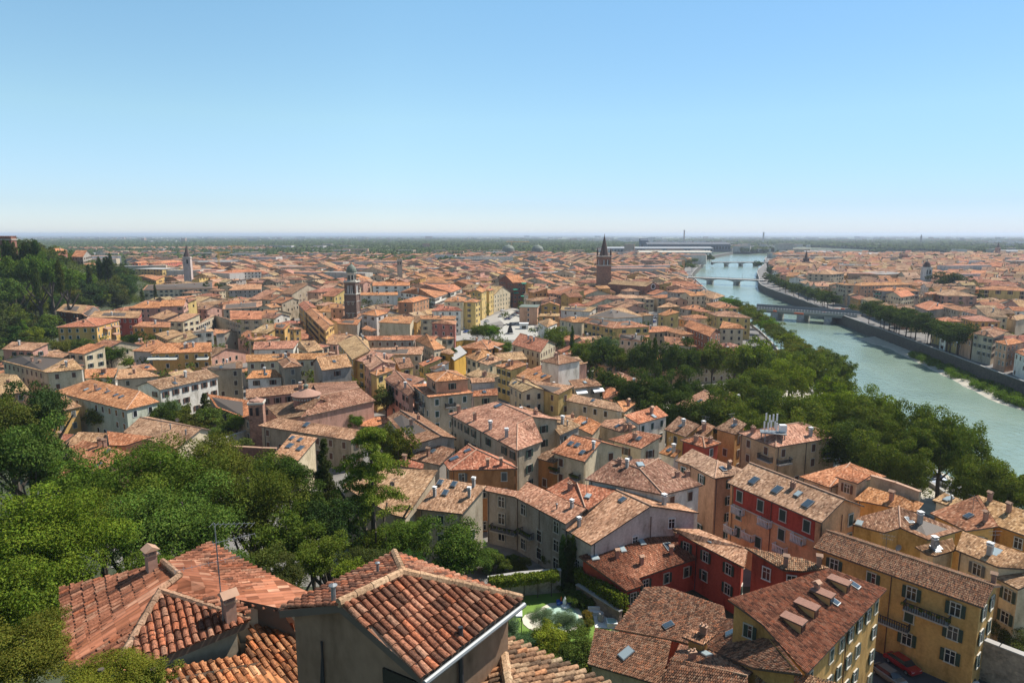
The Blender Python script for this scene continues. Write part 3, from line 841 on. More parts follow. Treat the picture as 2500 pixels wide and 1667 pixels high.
# church of the foreground
R('pink brick church nave with brown roof and gabled front beside the round dome drum','F',[(655,390,12.6),(1020,314,12.6),(1167,432,9.6),(490,583,9.6),(985,262,9.8),(600,282,9.8)],[[0,1,2,3],[0,5,4,1]],'pink','brown',nch=0,win=0,name='church',cat='church',sky=(),noant=1)
R('low church aisle with brown fanned roof left of the dome drum','F',[(440,437,10.5),(560,560,None),(300,600,8),(180,480,8)],None,'pink','brown',nch=0,win=0,name='church_aisle',cat='church',sky=(),noant=1)
R('long brown church side range behind the dome drum','F',[(0,330,10.6),(580,275,10.6),(1000,255,10.6),(950,318,None),(640,345,8.8),(0,412,8.8)],None,'pink','brown',nch=3,win=3,cat='church range',noant=1,sky=())
R('long stone cloister building with pale streaked roof, tapering toward the cedar','F',[(290,585,9.6),(1075,702,9.6),(940,787,7.6),(105,655,7.6)],None,'stone','light',nch=0,win=3.4,style=('stone_trim','shutter_brown',0),sky=[('F',545,650,'b')],noant=1)
R('small cream house with a rectangular terrace cut into its orange roof','F',[(410,730,10.8),(642,765,10.8),(472,970,8.6),(235,937,8.6)],None,'cream','light',nch=0,win=0,sky=[('F',415,770),('F',488,785),('F',395,840,'b'),('F',490,862,'b')],noant=1)
R('low tan patio roof below the apse, right of the round bush','F',[(1060,590,5),(1230,575,5),(1330,610,4.5),(1130,670,4),(740,628,4.5)],None,'beige','orange',nch=0,win=0,sky=(),noant=1)
# left foreground
R('large tan roofed hall with cream gable and a thin flue pipe','E',[(1255,582,12),(1812,680,12),(1587,865,9),(1105,713,None),(1892,692,10.8),(1330,575,None)],[[0,1,2,3],[0,5,4,1]],'cream','tan',nch=0,win=0,chim=[('E',1530,690,3),('E',1668,740,3)],sky=(),tiles=False)
R('pink castle like house with many chimneys and broad orange roof','E',[(560,887,None),(715,778,12.8),(1200,905,12.8),(870,1080,10.4),(765,1040,10.4)],None,'salmon','orange',nch=0,chim=[('E',835,810,1),('E',895,840,1),('E',940,850,1)],sky=[('E',965,890),('E',885,1010)],win=4,noant=1,tiles=False)
R('upper orange roof of the pink house with one flue, nearest the tan roofed hall','E',[(960,706,14),(1372,755,14),(1120,835,None),(980,832,12.6)],None,'salmon','orange',nch=0,chim=[('E',1245,735,1)],win=0,sky=(),noant=1,tiles=False)
R('pale upper left roof of the pink house beside its satellite dish','E',[(705,712,13.6),(985,722,None),(870,800,12.5),(560,840,12)],None,'salmon','light',nch=0,win=0,sky=(),noant=1,tiles=False)
R('crenellated lower roof with little dormers at the left end of the pink house','E',[(555,890,10.6),(745,942,10.6),(540,1160,8.4),(455,985,None)],None,'salmon','orange',nch=0,win=0,sky=(),noant=1,tiles=False)
R('tiny separate tiled roof left of the pink house, beside the lawn','E',[(490,722,9.8),(665,735,9.8),(560,815,8.6),(470,835,8.2)],None,'salmon','red',nch=1,win=0,sky=(),noant=1,tiles=False)
R('long pale green barrack house with bright orange hip roof and many windows','E',[(480,352,10.6),(1130,516,10.6),(1255,345,13.2),(815,240,13.2),(1432,442,10.6)],[[0,1,2,3],[1,4,2]],'palegreen','orange',nch=2,win=3,style=('white_trim','shutter_green',2),sky=[('E',775,335,'m'),('E',885,335),('E',965,355),('E',1040,385),('E',1090,400)])
Q('long white house with brown shutters and dark brown roof','E',(1265,292),(1434,337),(1968,216),12,'b','white','brown',nch=2,win=3,style=('stone_trim','shutter_brown',1),chim=[('E',1310,262,0)])
R('cream and orange corner block with large hip roof at the left edge','E',[(10,75,12.4),(420,180,12.4),(655,57,15),(180,20,15),(752,150,12.4)],[[0,1,2,3],[1,4,2]],'cream','tan',nch=3,win=3.2,chim=[('E',360,115,1)],style=('stone_trim','shutter_brown',0))
R('low patched roof at the far left edge below the orange and cream block','E',[(-60,185,10.6),(150,200,10.6),(275,350,8.6),(-60,390,8.6)],None,'salmon','tan',nch=1,win=3)
R('flat pitched tan roof at the left edge above the orange and cream corner block','A',[(110,1080,12.6),(440,1092,None),(290,1162,10.8),(12,1148,10.8)],None,'pink','tan',nch=1,win=3)
R('small white walled house with tan roof directly behind the barrack house','E',[(760,150,9.6),(1055,140,9.6),(1035,222,8),(760,232,8)],None,'white','orange',nch=2,win=3)
R('low house with wide tan hip roof, left of the white shuttered house','E',[(1065,152,10),(1250,140,10),(1440,212,8.2),(1035,243,8.2)],None,'beige','tan',nch=2,win=4)
R('little orange peaked roof behind the wide tan hip roof','E',[(1250,155,9),(1340,97,10.6),(1412,160,9)],None,'beige','orange',nch=0,win=0)
R('red roofed church wing left of the brick campanile beside garden trees','E',[(1862,372,10),(2245,430,10),(2258,612,7),(1938,490,7)],None,'stone','orange',nch=0,win=3,sky=())
R('grey stone house with balcony and brown roof, right of the white shuttered house','E',[(1830,130,13.6),(2175,70,13.6),(2178,140,12.2),(1925,160,12.2)],None,'stone','brown',nch=1,win=3)
# left middle
R('ochre house with cream awnings and long speckled roof','A',[(1490,1092,13.6),(1897,1085,13.6),(1900,1172,12),(1345,1187,12)],None,'ochre','orange',nch=4,win=3.2,style=('white_trim','shutter_green',2))
R('grey walled house with orange hip roof left of the awning house','A',[(1410,1060,13.4),(1492,1102,13.4),(1350,1172,11.4),(1183,1162,11.4)],None,'grey','orange',nch=2,win=4)
Q('big yellow apartment house with awnings and red mansard roof below the hillside trees','A',(548,940),(870,945),(1078,886),14,'hip','ochre','red',nch=2,win=2.8,name='apartment_house',cat='apartment house',rise=2.4,style=('white_trim','shutter_green',0))
R('dark brick house with tan roof at the foot of the wooded hill','A',[(575,742,13.4),(783,752,13.4),(735,832,11.6),(500,805,11.6)],None,'brick','tan',nch=1,win=3)
R('small coral gabled house joined to the dark brick house','A',[(735,832,11.6),(782,757,13.2),(845,760,13.2),(900,800,11.8),(780,857,11.2)],None,'salmon','tan',nch=0,win=3)
R('long dark red row house with pale tan roof behind the yellow apartment house','A',[(850,805,13.2),(1275,805,13.2),(1245,870,11.6),(800,862,11.6)],None,'red','tan',nch=3,win=2.8,style=('white_trim','shutter_brown',0))
R('bright ochre villa with green shutters left of centre','A',[(1270,900,12.6),(1530,905,12.6),(1530,952,11.2),(1178,946,11.2)],None,'ochre','orange',nch=2,win=3,style=('white_trim','shutter_green',0))
R('rose house with wide orange hip roof above the red row house','A',[(1300,722,13),(1465,722,13),(1455,778,11.4),(1143,780,11.4)],None,'pink','orange',nch=1,win=3)
Q('tall terracotta house with white gable next to the rose hipped house','A',(1448,757),(1650,760),(1695,735),14,'a','pink','orange',nch=1,win=3,rise=3)
R('tan roofed house with cream side wall behind the bright ochre villa','A',[(1650,825,12.8),(1800,830,12.8),(1640,902,11),(1500,897,11)],None,'cream','tan',nch=1,win=3)
R('house with rosy ridge roof and pink wall left of the cream sided house','A',[(1500,793,13.4),(1602,832,13),(1462,882,11.2),(1330,862,11.2)],None,'pink','tan',nch=1,win=3)
R('modern beige house with steep twin gables and tall glazed corner','A',[(1770,925,13),(1930,845,15.2),(2148,912,13.4),(2040,870,15),(1900,835,15.6)],[[0,1,4],[1,2,3,4]],'beige','light',nch=2,win=3)
R('white terrace house with stacked roof decks right of the ochre villa','A',[(1705,985,12.5),(1900,962,12.5),(1925,985,11.5),(1735,1000,11.5)],None,'white','light',nch=1,win=3)
R('grey gabled party wall house right of the white terrace house','A',[(1925,962,12.6),(2028,1000,11.6),(1935,1010,11.6)],None,'grey','orange',nch=0,win=0)
R('low house with tan gable roof in front of the ochre villa','A',[(1550,970,11.5),(1660,1010,11.5),(1500,1065,9.8),(1385,1012,9.8)],None,'ochre','tan',nch=2,win=3)
R('house with broad light roof and white end between the ochre villa and awning house','A',[(1700,995,11.8),(1780,1037,11.5),(1605,1092,9.8),(1500,1080,10)],None,'white','tan',nch=3,win=3)
R('long cream convent wing with orange roof beneath the row of cypresses','A',[(1320,572,13.5),(1950,540,13.5),(1955,600,11.5),(1278,617,11.5)],None,'cream','orange',nch=2,win=3.4,name='convent',cat='convent')
Q('flat topped yellow institute with rows of square windows on the left','A',(1205,427),(1455,432),(1555,420),16,'flat','yellow','slate',roofmat='concrete',nch=0,win=4,name='institute_building',cat='institute')
R('low ochre annex with orange roof below the yellow institute','A',[(1290,497,11.5),(1480,492,11.5),(1400,532,10),(1245,522,10)],None,'ochre','orange',nch=0,win=3)
Q('bright orange block above the yellow institute','A',(1170,378),(1240,378),(1340,372),17,'b',(.62,.22,.11),'orange',nch=0,win=5)
Q('red block with white dormer beside the bright orange block','A',(1350,378),(1450,380),(1650,365),17,'hip',(.50,.15,.10),'orange',nch=0,win=5)
Q('white neoclassical palace with triangular pediment','A',(1960,457),(2085,460),(2352,452),17,'hip','white','orange',nch=3,win=3.2,name='palace',cat='palace',style=('stone_trim','shutter_grey',2),slope=.3,pwin=1)
R('grey villa with tall arched windows in front of the white pedimented palace','A',[(2130,570,13.2),(2352,565,13.2),(2345,612,11.5),(2045,620,11.5)],None,'grey','tan',nch=1,win=3,style=('stone_trim','shutter_green',2),cat='villa')
Q('square beige villa with pyramid roof on the wooded hillside at the left edge','A',(-40,350),(45,352),(160,345),39.3,'pyr','beige','orange',nch=1,win=6,cat='villa',base=29)
Q('long brick villa with low orange roof on top of the hill','A',(415,268),(475,272),(608,265),40.9,'hip','brick','orange',nch=1,win=5,cat='villa',base=28)
Q('small yellow house with orange roof halfway up the wooded hill','A',(735,388),(775,392),(865,388),29.3,'hip','yellow','orange',nch=1,win=4,base=16)
Q('grey hillside house with gable above the small yellow house','A',(640,318),(745,322),(825,305),35.8,'a','grey','orange',nch=1,win=4,base=22)
R('brick rose long roof on the left of the diagonal street','A',[(2005,745,12),(2352,715,12),(2352,770,10.4),(1995,790,10.4)],None,'beige','pinkish',nch=2,win=4)
R('wide low factory like house with tan and orange roof left of the street','A',[(2060,800,12),(2345,805,12),(2352,880,10),(2065,882,10)],None,'beige','orange',nch=1,win=4)
# around the diagonal street
Q('pyramid roofed house left of the diagonal street','B',(0,1062),(75,1066),(195,1050),12,'pyr','ochre','orange',nch=2,win=3)
Q('ochre house with small pyramid roof, second from the street corner','B',(355,968),(430,972),(506,962),12.5,'pyr','ochre','orange',nch=0,win=3.2)
R('ochre house with flat tan roof next to the small pyramid roof','B',[(260,912,13),(402,912,13),(350,968,11.8),(250,957,11.8)],None,'ochre','orange',nch=1,win=3)
R('long pinkish roof with flush skylights over a pale wall, left of the street','B',[(75,1080,12.6),(480,1068,12.6),(430,1142,10.8),(62,1150,10.8)],None,'white','pinkish',nch=1,win=4)
R('very long orange roof over a cream wall with brown square windows','B',[(0,1195,13.4),(400,1185,13.4),(760,1180,13),(640,1235,11.8),(0,1262,11.8)],None,'cream','orange',nch=3,win=3,style=('white_trim','shutter_brown',0))
R('white house with bright orange shed roof below the long cream wall','B',[(60,1340,11.5),(262,1328,11.5),(335,1395,10),(0,1412,10)],None,'white','orange',nch=1,win=4)
Q('square rough stone tower house with brown roof','B',(280,1250),(335,1315),(505,1298),14,'hip','stone','brown',nch=1,win=4,rise=1.6)
Q('grey blank gable house with wide tan roof beside the diagonal street','B',(592,1265),(682,1337),(958,1302),13.5,'b','grey','tan',nch=3,win=9,pwin=.5,rect=False,rise=2.8)
R('old house with semicircular tan roof below the pinkish skylight roof','B',[(480,1075,12),(620,1068,12),(700,1150,10.4),(560,1175,10.4),(460,1130,10.8)],None,'cream','tan',nch=2,win=3)
Q('long ochre street palace, first part along the diagonal street','B',(535,812),(716,988),(800,925),11.5,'a','ochre','orange',nch=2,win=3)
Q('ochre street house, upper part of the row near the campanile','B',(470,748),(533,808),(640,775),12,'a','ochre','red',nch=2,win=3)
R('courtyard palace, ochre street wing with big light orange roof','B',[(985,1018,15),(1118,1160,15),(955,1240,12),(822,1090,12),(1095,1070,13)],[[0,1,2,3],[0,4,1]],'ochre','light',nch=1,win=3,cat='palace wing')
R('courtyard palace, thin back wing with grey framed windows','B',[(1060,1030,13.8),(1530,1022,13.8),(1512,1066,12.2),(1098,1068,12.2)],None,'grey','orange',nch=0,win=2.6,cat='palace wing')
R('courtyard palace, right wing with orange gable roof','B',[(1512,1066,12.2),(1620,1008,14.5),(1795,1138,12.4),(1690,1155,13)],None,'beige','orange',nch=1,win=3,cat='palace wing')
R('courtyard palace, front wing with long pinkish roof and a glass lantern','B',[(1020,1140,12.8),(1600,1122,12.8),(1580,1195,10.8),(1165,1197,10.8)],None,'beige','pinkish',nch=1,win=3,cat='palace wing',sky=[('B',1640,1138,'bm')])
R('ochre corner house at the near end of the diagonal street row','B',[(1110,1160,14),(1335,1195,None),(1215,1272,12.2),(1052,1262,12.2),(955,1240,12)],None,'ochre','light',nch=3,win=3)
Q('yellow house with flat orange roofs and green windows just above the pink house','F',(1110,180),(1170,210),(1330,158),12,'hip','yellow','orange',nch=2,win=2.8,style=('white_trim','shutter_green',1))
Q('tall pink party wall house at the street bend','F',(1050,95),(1115,160),(1350,100),12.5,'a','pink','light',nch=3,win=3,rect=False)
R('brown roofed yellow house behind the yellow corner house','F',[(1330,50,12.6),(1470,45,12.6),(1510,130,11),(1380,150,11)],None,'yellow','brown',nch=1,win=3)
R('yellow gabled house with dark roof, right of the brown roofed yellow house','F',[(1720,35,12.6),(1765,50,12.6),(1590,125,11),(1545,100,11.3)],None,'yellow','orange',nch=1,win=3)
R('dark cut roof with white rim near the centre','F',[(1790,75,12.6),(1835,85,12.9),(1700,150,11),(1640,140,11)],None,'white','brown',nch=0,win=3)
R('pale tan roof above the penthouse block','F',[(2080,150,12.6),(2290,210,12.6),(2150,245,11.2),(1960,200,11.2)],None,'cream','tan',nch=2,win=3)
R('house with pink tile roof right of the penthouse','F',[(2010,228,12.8),(2230,225,12.8),(2235,262,11.6),(2025,275,11.6)],None,'lilac','pinkish',nch=0,win=3)
R('pink tiled lower roof right of the beige apartment block','F',[(2045,345,11),(2255,320,11),(2265,382,9.6),(2035,395,9.6)],None,'beige','red',nch=0,win=3)
R('brown roofed white house near the ochre curved wall','B',[(1965,1212,12),(2120,1148,14),(2215,1185,12.6),(2070,1255,12)],None,'cream','orange',nch=3,win=2.8)
R('tan roofed cream house just below the brown roofed white house','B',[(2085,1262,11.6),(2210,1195,13),(2310,1240,12),(2170,1290,11.4)],None,'cream','light',nch=3,win=3)
R('ochre house with roof garden inside the curved ochre wall','B',[(1695,1165,11),(1830,1140,12.2),(1880,1180,11),(1830,1195,10.5)],None,(.52,.30,.06),'light',nch=0,win=3)
Q('ochre terrace block crowned with green shrubs','B',(1810,1175),(1870,1250),(1985,1180),9.5,'flat',(.55,.33,.06),'slate',roofmat='concrete',nch=0,win=0)
# middle band
R('white long hospital like block with small windows beside the campanile','B',[(1015,640,13.4),(1365,636,13.4),(1366,662,12),(1013,664,12)],None,'white','orange',nch=1,win=9,pwin=.9)
R('left part of the white long block seen left of the campanile','B',[(852,645,13.4),(905,643,13.4),(905,664,12),(852,664,12)],None,'white','orange',nch=0,win=9)
R('white block with a row of square windows and orange roof behind the long white block','B',[(1140,546,14.5),(1475,546,14.5),(1472,578,13),(1135,580,13)],None,'white','orange',nch=2,win=7,pwin=.9)
Q('orange brown block with hip roof in front of the long white block','B',(1352,728),(1500,730),(1650,690),14,'hip',(.46,.25,.14),'orange',nch=2,win=5)
R('large orange hip roof of a school behind the orange brown block','B',[(1550,600,14),(1835,640,12),(1700,690,12),(1530,655,12),(1380,640,12),(1500,585,14)],None,'white','orange',nch=1,win=3,cat='school')
R('orange roof ridge range linked to the school roof','B',[(1605,565,14),(1870,565,14),(1940,605,12.4),(1840,640,12.2),(1560,598,12.4)],None,'white','orange',nch=1,win=3)
R('white house with red dormered roof facing the pale avenue','B',[(1740,755,15.4),(1905,770,15.4),(1945,802,13.6),(1660,806,13.6)],None,'white','red',nch=2,win=3,style=('white_trim','shutter_grey',0))
Q('yellow palace block on the pale avenue','B',(1960,718),(2065,728),(2112,712),16,'hip','yellow','orange',nch=1,win=4)
Q('cream block with orange roof left of the yellow avenue palace','B',(1785,712),(1955,722),(1985,690),16.5,'hip','cream','orange',nch=2,win=5)
Q('tall pale yellow block further up the avenue','B',(2015,632),(2120,640),(2165,620),18,'b','yellow','orange',nch=1,win=4)
Q('yellow block with balconies at the bend of the avenue','B',(2130,620),(2185,626),(2230,612),17,'hip','yellow','orange',nch=1,win=3.4)
R('small church with striped flank and buttresses','B',[(1262,856,12.4),(1512,862,12.4),(1478,920,10.4),(1187,906,10.4)],None,'cream','orange',nch=0,win=0,name='church',cat='church')
Q('square chapel with pyramid roof right of the campanile','B',(1032,832),(1175,852),(1280,822),13,'pyr','lilac','orange',nch=0,win=6,name='chapel',cat='chapel')
R('low wide roof just below the campanile foot','B',[(870,878,10.6),(1035,880,10.6),(1005,930,9.2),(810,918,9.2)],None,'grey','orange',nch=0,win=0)
R('small house with orange gable between campanile and striped church','B',[(1085,935,9.6),(1180,975,9.6),(1130,990,8.6),(1035,965,8.6)],None,'grey','orange',nch=0,win=4)
R('rose red house with white windows and pinkish hip roof','B',[(1765,885,14),(1895,892,13),(1885,930,12),(1655,912,12)],None,(.50,.20,.15),'pinkish',nch=0,win=4,style=('white_trim','shutter_grey',2))
Q('little beige corner house with hip roof by the pale avenue','B',(1730,1050),(1800,1058),(1878,1048),10,'pyr','beige','orange',nch=0,win=5)
R('cream house with long orange roof behind the rose red house','B',[(1560,845,13),(1890,850,13),(1880,880,11.8),(1565,878,11.8)],None,'cream','orange',nch=3,win=3.4)
Q('red brick apartment block with green balconies facing the square','C',(60,530),(190,552),(292,545),19,'b','brick','orange',nch=1,win=3,name='apartment_block',cat='apartment block')
Q('peach block with flat grey green roof at the square','C',(246,768),(415,772),(437,748),11,'flat','salmon','slate',roofmat='copper_green',nch=0,win=8)
Q('bright ochre house with orange roof right of the peach block','C',(442,755),(610,757),(660,748),11,'b',(.56,.36,.12),'orange',nch=1,win=4.5)
R('orange low house in front of the bright ochre house','C',[(440,828,9.6),(612,826,9.6),(610,852,8.6),(415,852,8.6)],None,'orange','tan',nch=1,win=5)
R('white house with peaked roof beside the stone plaza','C',[(520,870,9.8),(597,910,8.8),(498,952,8.6),(412,902,8.6)],None,'white','tan',nch=0,win=6)
R('row of white houses with high small windows left of the park','C',[(630,762,11.5),(945,770,11.5),(885,812,10.2),(617,795,10.2)],None,'white','tan',nch=2,win=5)
Q('cream villa with wide red roof and twin dormers','C',(178,1103),(440,1176),(582,1098),11,'a','cream','red',nch=4,win=3,slope=.36,style=('stone_trim','shutter_brown',0))
Q('dark brown hip roofed house with white rear wall, right of the cream villa','G',(448,75),(602,110),(805,72),12.5,'hip','white','brown',nch=1,win=0,rise=3)
R('pink house with large arched window below the brown hip roof','G',[(470,115,10.2),(640,118,11.4),(865,85,11.4),(860,95,11.2),(558,156,10)],None,'pink','light',nch=0,win=6,pwin=.6)
R('yellow palace wing with many dark windows by the park','C',[(885,866,15.2),(1130,902,15.2),(1090,962,13),(820,906,13),(1430,945,13.2),(1250,893,15.2)],[[0,1,2,3],[1,5,4,2]],'yellow','red',nch=3,win=3.2,cat='palace',style=('white_trim','shutter_green',1))
R('cream block adjoining the yellow palace with a cypress before it','C',[(700,855,14.8),(880,862,14.8),(815,906,13),(733,908,13),(597,882,13)],None,'cream','orange',nch=1,win=5)
Q('red brick loggia house with long sloping roof by the river trees','C',(1725,942),(1960,1036),(2062,990),13,'a','brick','orange',nch=0,win=3,style=('white_trim','shutter_green',2),rise=2.5)
R('long red roof behind the park trees, left part','C',[(1150,1010,12),(1420,1020,12),(1390,1082,10),(1138,1052,10)],None,'cream','orange',nch=2,win=3)
R('long red roof behind the park trees, right part','C',[(1545,1030,12),(1700,1045,12),(1850,1125,10),(1560,1100,10)],None,'cream','red',nch=2,win=3)
R('sandstone gabled hall with one broad blank gable','C',[(1480,775,12),(1590,728,14),(1690,765,12),(1640,745,13)],None,'beige','tan',nch=0,win=0)
R('low house with wide white gable in the centre of town','C',[(860,850,11),(1080,782,13.4),(1170,770,13.4),(1365,855,11),(1100,870,11)],None,'white','tan',nch=2,win=0)
R('orange roofed yellow house at the end of the shadowed lane','C',[(1600,790,13),(1690,815,13),(1560,850,11.4),(1490,835,11.6)],None,'yellow','orange',nch=1,win=3)
Q('yellow house with bright orange hip roof by the riverside trees','C',(1920,740),(2010,778),(2232,782),12,'hip','yellow','orange',nch=2,win=4)
Q('white house with small windows near the near riverbank','C',(1840,648),(1990,700),(2095,670),12,'hip','lilac','tan',nch=2,win=5)
R('pale house with awning and orange roof above the loggia house','C',[(2075,895,12),(2230,925,12),(2280,965,10.6),(2045,960,10.6)],None,'cream','orange',nch=0,win=3)
Q('pinkish roofed house at the curve of the river trees','C',(1930,820),(2020,852),(2335,870),11.5,'hip','yellow','pinkish',nch=3,win=4)
# G upper part
R('cream house with three arched windows in its gable','G',[(150,290,10.6),(190,232,12.6),(385,312,12.6),(272,357,10.6),(310,245,12.2),(488,337,10.6)],[[0,1,2,3],[1,4,5,2]],'cream','tan',nch=0,chim=[('G',285,260,2)],win=2.4,style=('stone_trim','shutter_brown',2))
R('house with long tan roof right of the arched window gable','G',[(330,245,12.8),(745,300,None),(600,377,10.8),(480,340,10.8)],None,'yellow','light',nch=0,win=3)
R('brown roof with white awnings below the pink arched house','G',[(690,250,12.2),(912,225,12.2),(992,295,11),(745,322,11)],None,'grey','brown',nch=0,chim=[('G',735,232,1),('G',850,215,1)],win=2.6)
R('roof with a dark skylight strip left of the brown awning roof','G',[(325,142,12.8),(545,212,12.8),(430,262,11.4),(215,212,11.2)],None,'pink','orange',nch=0,win=0,sky=[('G',398,195),('G',470,215,'b')])
R('small yellow house with orange roofs beside the pink party wall','G',[(225,70,12.8),(328,105,12.8),(175,158,11.2),(25,118,11)],None,'yellow','orange',nch=3,win=2.6)
R('cream house with low long orange roof, front side of the square courtyard','G',[(680,362,10),(1125,455,10),(1195,537,8.6),(600,418,8.6)],None,'cream','light',nch=0,win=3.2,style=('white_trim','shutter_green',2))
R('orange L shaped roof on the park side of the square courtyard','G',[(1125,440,9.8),(1392,392,9.8),(1250,490,8.4),(1190,537,8.4)],None,'cream','orange',nch=1,win=4)
R('rear range of the square courtyard with dark red coping along the park','G',[(1050,305,9.8),(1392,388,9.8),(1080,437,8.6),(1000,410,8.6),(990,320,8.8)],None,'cream','orange',nch=1,win=0)
R('white house with green shutters and steep orange roof left of the park','G',[(1480,478,14.2),(1587,565,12.4),(1318,642,12.4),(1188,562,None)],None,'white','orange',nch=1,win=3,style=('white_trim','shutter_green',0))
R('light gabled roof in front of the white shuttered house','G',[(1190,590,12.4),(1300,670,12.2),(1165,715,10.8),(970,655,10.8),(1020,605,None)],None,'beige','light',nch=0,chim=[('G',1195,685,2),('G',1240,685,2)],win=0)
R('pink tiled hip roof with white rim behind the flower balcony house','G',[(885,590,12.4),(990,640,12),(905,738,10),(700,640,10),(790,565,12.2)],None,'beige','orange',nch=1,win=0)
R('cream cubic house with wide speckled roof behind the cream balcony house','G',[(1310,702,13.6),(1537,745,None),(1343,862,11.8),(1045,778,11.8)],None,'cream','red',nch=1,win=4)
R('dark mossy roof with a lidded dormer at the park edge','G',[(1680,570,12.4),(1870,650,12.4),(1740,757,10.2),(1548,690,10.2)],None,'ochre','brown',nch=1,win=3)
R('brown striped roof with large rooftop chimneys right of the mossy roof','G',[(1920,625,12),(2010,665,12),(1900,760,10.4),(1790,720,10.4)],None,'ochre','brown',nch=2,win=3)
Q('dark red house with hipped roof and brick chimney stack','G',(1690,785),(1915,855),(2100,825),11.5,'hip','red','red',nch=2,win=4,rise=2.5)
R('orange ochre corner house left of the antenna block','G',[(2170,580,14.6),(2290,640,None),(2190,735,12.6),(2000,680,12.6)],None,(.50,.27,.10),'brown',nch=1,win=2.6,style=('stone_trim','shutter_brown',0))
R('salmon house with dark red side and pale roof','G',[(1800,863,14.2),(2030,968,14.2),(2335,1075,12),(2003,1130,12),(1765,1003,12),(1645,970,None)],[[0,1,3,4,5],[1,2,3]],'salmon','light',nch=0,chim=[('G',2130,1040,1)],win=4)
R('low red roof strip between the cream cubic house and salmon house','G',[(1590,830,9.6),(1700,880,9.6),(1640,940,8.6),(1500,900,8.6)],None,'white','orange',nch=1,win=3)
Q('beige four storey block with a phone antenna cluster and curved balcony','H',(2,525),(316,643),(832,556),13,'hip',(.52,.37,.22),'light',nch=0,chim=[('H',130,520,2),('H',600,550,0)],win=3.3,style=('stone_trim','shutter_brown',0),name='apartment_block',cat='apartment block',rise=3,sky=(),noant=1)
Q('red and orange house with stone balustrade balconies and four skylights','H',(-84,930),(690,1262),(1045,1125),13.5,'a',(.74,.40,.20),'light',nch=0,chim=[('H',455,975,2)],sky=[('H',138,920,'b'),('H',328,995,'b'),('H',500,1030,'m'),('H',580,1110,'b')],win=4,style=('stone_trim','shutter_green',0),rise=2.6,rect=False,swin=1.15,band=(.46,.075,.045),noant=1,pwin=.9)
R('low house with fanned red hip roof right of the antenna block','H',[(925,770,12.4),(508,882,10),(755,972,10),(1225,882,10)],[[0,1,2],[0,2,3]],'beige','orange',nch=0,win=3,sky=(),noant=1)
R('small beige box house raised on the fanned red hip roof','H',[(892,808,13),(1096,872,13),(990,940,12.4),(805,882,12.4)],None,'beige','orange',nch=0,win=3,base=8,sky=(),noant=1)
R('rectangular orange roof behind the balcony house, below the long coped wall','H',[(1080,965,11.4),(1532,1100,11.4),(1472,1172,None),(955,1072,9.4)],None,'ochre','orange',nch=1,win=4,sky=(),noant=1)
R('yellow house with mossy hip roof round a light well at right','H',[(1325,1125,13.4),(965,1222,None),(925,1268,10.8),(1205,1342,10.8),(1337,1300,None),(1570,1400,10.8),(1845,1320,10.8),(1480,1190,13)],[[0,1,2,3,4],[0,4,5,6,7]],'yellow','brown',nch=1,win=0,sky=[('H',1000,1270,'m'),('H',1410,1245)])
R('rosy red roof with two large chimneys at the right edge','H',[(1975,1035,14),(2142,1290,None),(1880,1328,11.2),(1580,1180,11.2)],None,'ochre','red',nch=0,chim=[('H',2035,1240,1)],win=4)
R('orange walled house with far right corner tile roof','H',[(1978,1033,14),(2420,1180,14),(2520,1420,11.8),(2145,1290,11.8)],None,(.50,.25,.07),'tan',nch=0,chim=[('H',2070,1080,1),('H',2225,1170,1)],win=4)
R('low roofed house at the foot of the quay trees with a white canopy','H',[(1700,1015,10.4),(1850,1075,10.4),(1760,1130,9),(1600,1075,9)],None,'white','tan',nch=1,win=0)
R('brownish roof with satellite dish behind the long ochre street house','L',[(1375,318,11.6),(1710,240,12.6),(1745,345,10.8),(1560,400,10.8),(1480,385,10.8)],None,'cream','brown',nch=1,win=0)
R('large tan roof with a white skylight at the right edge','L',[(1800,178,14),(2480,420,14),(2420,520,12),(2120,500,11.6),(1740,345,11.4)],None,'cream','tan',nch=1,win=3,sky=[('L',2090,375,'bm')])
R('tan hip roof at the right edge below the white skylight','L',[(2480,440,12.5),(2460,640,11.6),(2300,700,10.6),(2110,600,10.6),(2130,530,None)],None,'cream','light',nch=0,win=3)
# right bank
Q('long brown palace with arcaded front near the far church spire','D',(540,432),(770,438),(882,428),17,'hip','beige','tan',nch=2,win=5,cat='palace')
Q('brown and yellow riverside block with steep front','D',(805,512),(890,525),(962,525),16.2,'hip','beige','orange',nch=1,win=3.5)
Q('salmon riverside block with green balcony doors','D',(962,520),(1010,530),(1435,520),15,'hip','salmon','orange',nch=1,win=3.4)
Q('riverside block with green awnings','D',(1133,560),(1190,572),(1500,572),12.5,'hip','grey','orange',nch=2,win=3)
Q('pale yellow house with dark blind gable by the river avenue','D',(1215,598),(1345,625),(1460,607),11.5,'b','cream','orange',nch=1,win=3.5)
Q('orange cubic house behind the blind gable house','D',(1530,590),(1570,600),(1640,592),13,'pyr','orange','orange',nch=0,win=3)
Q('large pink and yellow block near the big round tree','D',(1560,585),(1700,612),(1930,608),12.5,'hip','pink','tan',nch=1,win=5)
Q('low house with white flank and reddish hip roof below the pink block','D',(1450,690),(1560,732),(1760,708),10.5,'hip','grey','orange',nch=2,win=0)
Q('yellow house with arcaded top floor on the river avenue','D',(1600,800),(1690,822),(1850,822),12.4,'hip','yellow','orange',nch=1,win=2.6,style=('stone_trim','shutter_green',2),rect=False)
Q('long yellow palace with arched windows at the right edge','D',(1895,545),(1990,560),(2400,575),13,'hip','yellow','orange',nch=2,win=6,cat='palace',swin=1.6)
Q('narrow white house with balcony stack on the embankment','D',(1660,892),(1722,908),(1800,882),9.2,'hip','white','light',nch=1,win=2.6)
